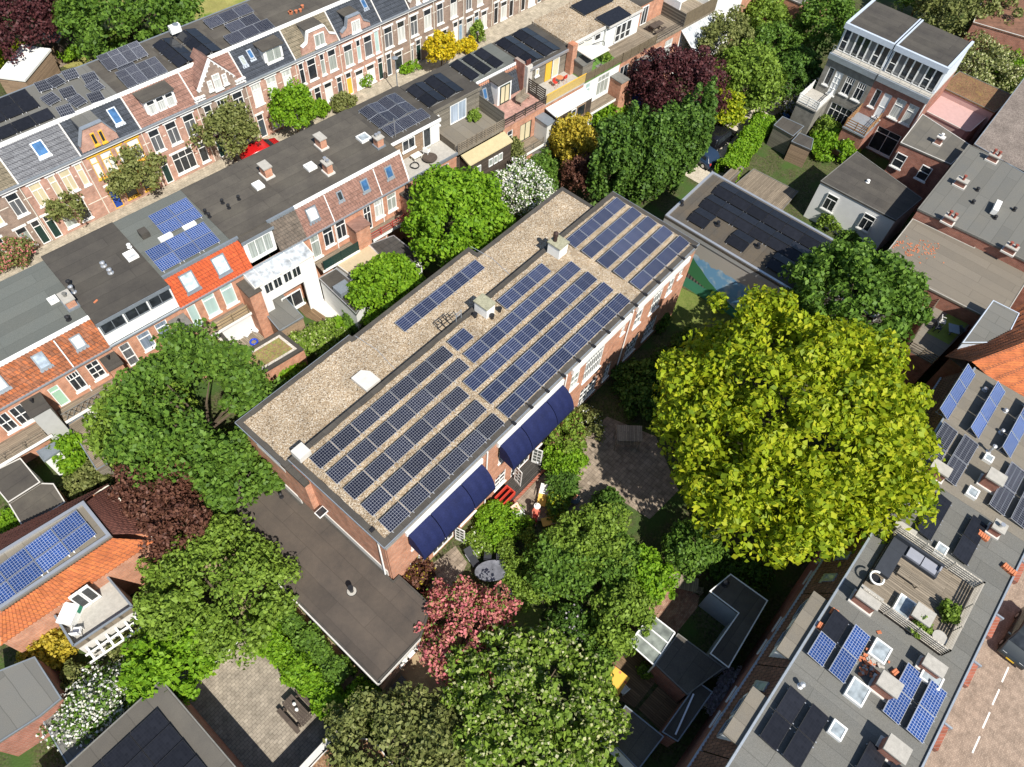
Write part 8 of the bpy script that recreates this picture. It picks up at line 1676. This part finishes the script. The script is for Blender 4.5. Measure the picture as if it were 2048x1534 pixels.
a, b = at('31', 60, 480, .9), at('31', 660, 1090, .9); hedge((a[:2], b[:2]), 1.25, 1.35, 10000, .17, 'spring', 'long hedge along the paved courtyard')
a, b = at('31', 150, 250, .9), at('31', 720, 840, .9); hedge((a[:2], b[:2]), 1.15, 1.2, 9000, .17, 'mid', 'hedge between the courtyard hedge and the annex')
shrub('s', 725, 1402, 1.1, .9, 3200, .15, 'spring', 'small clipped oval bush at the annex corner')
shrub('s', 715, 1465, 1.3, 1.0, 3000, .17, 'fresh', 'green shrub at the end of the courtyard hedge')
shrub('s', 830, 1150, 1.2, 1.4, 3800, .15, 'copper', 'bronze-leaved shrub at the brick corner', mix=('yellow', .15))
tree('s', 928, 1262, 2.4, 2.9, 1.8, 9000, .17, 'pink', 'pink blossom tree beside the annex end', 'blossom_tree', clump=.2, irr=.3, mix=('mid', .22))
tree('s', 1060, 1420, 3.2, 4.7, 2.7, 21000, .24, 'fresh', 'large yellow-green tree with cream blossom at the bottom', 'flowering_tree', clump=.13, irr=.12, mix=('cream', .25, .8))
tree('s', 800, 1500, 2.6, 3.6, 2.0, 12000, .2, 'olive', 'olive-green tree at the bottom edge beside the pond shade', 'broadleaf_tree', clump=.18)
shrub('s', 1110, 1500, 1.2, 1.0, 2500, .15, 'copper', 'bronze shrub at the foot of the cream blossom tree')
# garden planting
for x, y, r, rz, n, lf, lab in ((1180, 1085, 2.4, 1.9, 8000, 'fresh', 'apple-green fruit tree in the middle of the garden'), (1120, 1130, 2.2, 1.6, 7000, 'mid', 'green fruit tree beside the person in the pale shirt'), (1240, 1230, 2.0, 1.6, 6500, 'fresh', 'light green small tree beside the brick path'), (1290, 1150, 1.7, 1.4, 5000, 'spring', 'bright green bush at the end of the brick path'), (1230, 1120, 1.8, 1.6, 5000, 'mid', 'dense green bush behind the red seat'), (1380, 1095, 1.8, 1.5, 4500, 'mid', 'green bush under the edge of the huge lime-green tree')):
    tree('s', x, y, rz * 1.1 + .5, r, rz, n, .19, lf, lab, 'small_tree', clump=.24)
shrub('s', 1145, 1250, 1.3, 1.1, 4000, .17, 'dark', 'lilac bush with mauve flower heads in the shaded garden', mix=('lilac', .06))
shrub('s', 1200, 1280, 1.4, 1.0, 3500, .17, 'mid', 'green bush at the edge of the brown deck')
shrub('s', 1130, 870, 1.6, 1.5, 5000, .19, 'fresh', 'climbing shrub with brown seed heads beside the rounded awning', mix=('copper', .15))
shrub('s', 1130, 920, 1.5, 1.0, 5000, .15, 'spring', 'bright green flower bed beside the deck pots')
shrub('s', 1175, 845, 1.2, 1.1, 2800, .17, 'olive', 'olive shrub with white blossoms by the ground floor windows', mix=('white', .05))
shrub('s', 1125, 970, .85, .8, 2500, .22, 'dark', 'spiky dark green shrub beside the yellow lounge chair', aspect=4.5)
shrub('s', 1118, 1015, .95, .75, 2500, .14, 'mid', 'two-tone low shrub behind the yellow lounge chair', mix=('lime', .3))
shrub('s', 1000, 1045, 1.6, .6, 5000, .14, 'spring', 'bright green ground cover between the striped lounge chair and awning')
shrub('s', 955, 1085, 1.0, .45, 2200, .14, 'fresh', 'low green plants beside the open white door', mix=('white', .06))
shrub('s', 1040, 1110, 1.6, .7, 4500, .15, 'fresh', 'green perennials around the oval table')
shrub('s', 1060, 1170, 1.5, .6, 4000, .15, 'fresh', 'long grassy perennials below the oval table')
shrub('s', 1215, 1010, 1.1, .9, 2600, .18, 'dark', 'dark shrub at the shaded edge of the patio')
shrub('s', 990, 1015, .5, .35, 900, .12, 'spring', 'green herbs growing in the red planter', z0=.5)
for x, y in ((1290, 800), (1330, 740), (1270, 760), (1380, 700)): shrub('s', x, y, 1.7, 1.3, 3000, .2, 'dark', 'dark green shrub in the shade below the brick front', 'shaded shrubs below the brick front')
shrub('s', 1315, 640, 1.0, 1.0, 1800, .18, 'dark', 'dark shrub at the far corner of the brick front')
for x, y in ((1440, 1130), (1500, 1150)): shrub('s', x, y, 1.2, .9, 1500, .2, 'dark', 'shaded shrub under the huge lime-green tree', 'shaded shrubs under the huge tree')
# back gardens along the gravel roof
shrub('s', 640, 690, 1.9, 1.3, 5000, .18, 'fresh', 'feathery green shrub with cream heads beside the mossy roof', mix=('cream', .15))
shrub('s', 580, 760, 1.6, 1.1, 4200, .19, 'spring', 'bright green bushes squeezed along the gravel roof edge')
shrub('s', 520, 800, 1.4, 1.3, 3600, .2, 'spring', 'bright green bush at the corner of the gravel roof')
shrub('s', 715, 640, 1.2, 1.0, 2500, .18, 'mid', 'green bush below the clipped round tree')
shrub('s', 675, 655, 1.0, .8, 1800, .18, 'spring', 'light bush beside the white garden wall')
shrub('s', 150, 905, 1.4, 1.5, 3800, .2, 'spring', 'bright young tree beside the grey lean-to')
shrub('s', 178, 965, 1.6, 1.1, 4200, .16, 'olive', 'olive feathery shrub above the ribbed roof edge')
shrub('s', 215, 825, 1.0, 1.3, 2000, .17, 'mid', 'white blossom sprays beside the lattice balcony', mix=('white', .6))
shrub('s', 25, 1040, .9, .6, 1500, .16, 'spring', 'bright creeper beside the low black roof')
# north gardens
COLS = [('s', 1222, 330), ('s', 1262, 318), ('s', 1305, 325), ('s', 1350, 300), ('s', 1385, 265)]
for i, (k, x, y) in enumerate(COLS):
    tree(k, x, y, 5.0, 1.75, 4.6, 9000, .24, 'dark', 'tall dense green column tree in the clump between brick building and driveway', 'columnar_tree', 'column trees by the driveway', clump=.22, low=-.9)
tree('s', 1150, 290, 3.4, 2.3, 2.6, 8000, .2, 'yellow', 'golden-yellow leaved tree beside the dark clad bay', 'golden_tree', clump=.22)
tree('s', 1158, 350, 2.6, 1.4, 2.0, 4500, .16, 'copper', 'small reddish-brown tree below the golden tree', 'copper_tree', clump=.28)
tree('s', 1362, 178, 4.8, 4.2, 3.4, 17000, .2, 'purple', 'dark purple-leaved tree before the terrace balconies', 'purple_tree', clump=.16)
tree('s', 1050, 385, 2.8, 2.6, 2.2, 8500, .19, 'mid', 'white blossom tree at the end of the gravel roof', 'blossom_tree', clump=.22, mix=('white', .6, .9))
tree('s', 1085, 345, 2.4, 1.5, 1.6, 4000, .18, 'mid', 'green bush behind the white blossom tree', 'small_tree', clump=.26)
tree('s', 1022, 318, 2.8, 1.3, 2.0, 3500, .16, 'olive', 'grey-green small tree before the dark clad wall', 'small_tree', clump=.26)
shrub('s', 1215, 225, 2.2, 1.3, 4500, .2, 'spring', 'green climber over the balcony beside the white windows')
shrub('s', 1245, 255, 1.5, 1.5, 4000, .2, 'dark', 'dark green bush between the purple tree and column trees')
for x, y, r, rz, n, lf, lab in ((1450, 95, 3.2, 3.0, 9000, 'olive', 'olive-grey tree before the clear plastic lean-to'), (1500, 160, 3.6, 2.8, 10000, 'fresh', 'light green tree beyond the purple tree'), (1430, 215, 2.6, 1.8, 6000, 'lime', 'yellow-green bush beside the black van'), (1540, 100, 3.0, 2.6, 8000, 'mid', 'green tree beside the driveway end'), (1650, 55, 3.4, 3.4, 10000, 'mid', 'tall green tree beside the grey rendered house'), (1590, 150, 2.6, 2.2, 6000, 'dark', 'dark shaded tree at the foot of the grey house'), (1530, 40, 2.6, 2.2, 6000, 'fresh', 'green tree before the orange brick works')):
    tree('s', x, y, rz + .8, r, rz, n, .22, lf, lab, 'garden_tree', clump=.2)
shrub('s', 1572, 198, 1.9, 1.4, 4500, .19, 'olive', 'pale wisteria mass beside the white balcony', mix=('lilac', .6))
shrub('s', 1560, 65, 1.2, .9, 2000, .19, 'gold', 'yellow flowering bush near the orange brick works')
hedge(((59.2, 19.9), (69.2, 21.4)), 1.7, 1.6, 11000, .2, 'spring', 'thick bright hedge beside the gravel driveway')
shrub('s', 1668, 290, 2.2, 1.2, 5000, .2, 'spring', 'bright climbing shrub below the red brick wing')
shrub('s', 1655, 262, 1.4, 1.2, 3000, .2, 'fresh', 'young green shrub between the two tall houses')
shrub('s', 1667, 443, 1.1, .9, 2200, .19, 'fresh', 'small green tree against the white plastered house'); shrub('s', 1702, 478, .9, .7, 1500, .18, 'mid', 'green bush between the hall and the white house')
tree('s', 1930, 35, 4.5, 5.2, 4.0, 14000, .24, 'olive', 'large olive-green tree behind the tall brick house', 'broadleaf_tree', clump=.17)
tree('s', 1955, 140, 3.4, 4.2, 2.6, 11000, .22, 'olive', 'cream flowering tree beyond the moss roof', 'flowering_tree', clump=.19, mix=('cream', .45))
tree('s', 2030, 160, 3.0, 2.4, 2.4, 5000, .22, 'spring', 'bright green tree at the right edge beyond the moss roof', 'broadleaf_tree', clump=.22)
tree('s', 1850, -20, 4.0, 3.4, 3.0, 7000, .22, 'mid', 'green tree at the top behind the grey house', 'broadleaf_tree', clump=.2)
# top left
tree('s', 35, 40, 5.0, 4.4, 3.8, 14000, .22, 'purple', 'purple-leaved tree beside the grey-green shed roof', 'purple_tree', clump=.17)
tree('s', 250, 20, 5.5, 6.6, 4.4, 20000, .28, 'mid', 'big green tree on the dry lawn behind the front terrace', 'broadleaf_tree', clump=.15)
for x, y, r, lf, lab in ((222, 95, 1.7, 'fresh', 'round green bush on the dry lawn'), (272, 72, 1.5, 'olive', 'grey-green bush near the roof chimney'), (135, 105, 1.1, 'spring', 'tall grass clump beside the board fence'), (10, 110, 2.2, 'lime', 'yellow-green bush behind the white-roofed shed'), (110, 45, 1.8, 'fresh', 'mixed bushes between the sheds and the big green tree')): shrub('s', x, y, r, r * .75, int(1800 * r), .2, lf, lab)
shrub('s', 80, 8, 1.6, 1.2, 2600, .19, 'mid', 'white flowering bush at the top edge', mix=('white', .55))
# street side
for x, y, r, rz, n, lf, lab in ((262, 335, 2.5, 2.0, 5200, 'olive', 'thin olive street tree before the yellow-framed house'), (452, 262, 2.5, 2.2, 6000, 'olive', 'loose olive street tree before the pointed gable'), (125, 410, 1.5, 1.5, 2200, 'olive', 'sparse street tree before the ribbed tile house'), (585, 215, 2.0, 2.2, 6500, 'spring', 'bright green street tree before the curtained dormer house'), (882, 98, 1.7, 1.5, 4200, 'gold', 'golden yellow flowering street tree before the white door')):
    tree('s', x, y, rz + 1.2, r, rz, n, .2, lf, lab, 'street_tree', clump=.24)
shrub('s', 640, 218, .8, 1.0, 1800, .18, 'spring', 'green climber beside a white house door'); shrub('s', 688, 208, 1.3, .8, 2400, .17, 'olive', 'grey-green front garden shrub near the yellow door'); shrub('s', 730, 160, .7, .9, 1500, .17, 'spring', 'white rose bush before the white blinds', mix=('white', .2))
shrub('s', 935, 92, 1.0, .8, 2000, .18, 'gold', 'low yellow flowering bush beside the golden street tree'); shrub('s', 955, 65, .7, 1.4, 1600, .18, 'fresh', 'climbing greenery on the brown brick front')
shrub('s', 815, 130, 1.2, .4, 1500, .16, 'spring', 'low green front garden strip before the brown brick row')
shrub('s', 22, 505, 1.6, 1.3, 3500, .17, 'olive', 'pale pink blossom bush at the left edge of the street', mix=('pink', .35))
p = at('32', 1055, 770, .6); plant('shrub', 'round leafy plant growing in the pale pot', 'plant', p[0], p[1], .62, .4, .3, 800, .13, 'fresh', trunk=False, clump=.35, z0=.45)
# flowers in the alley trough
p = at('32', 1690, 900, 1.1); plant('flowers', 'purple and pale flowers growing in the long trough', 'flowers', p[0], p[1], 1.15, 1.6, .25, 1800, .12, 'lilac', trunk=False, clump=.25, z0=1.0, sx=.3, az=math.radians(-90))
for lab, (x, y), z in (('plants in tubs on the plank roof terrace', (26.5, -12.0), 8.7), ('green climber in the corner of the plank roof terrace', (24.6, -11.0), 8.7), ('potted shrub on the pebble terrace', F2.world(42.4, 2.4)[:2], 6.2), ('potted palms on the turf terrace', F2.world(58.6, 1.2)[:2], 6.2)):
    plant('shrub', lab, 'plant', x, y, z + .35, .55, .4, 1100, .14, 'fresh', trunk=False, clump=.35, z0=z)
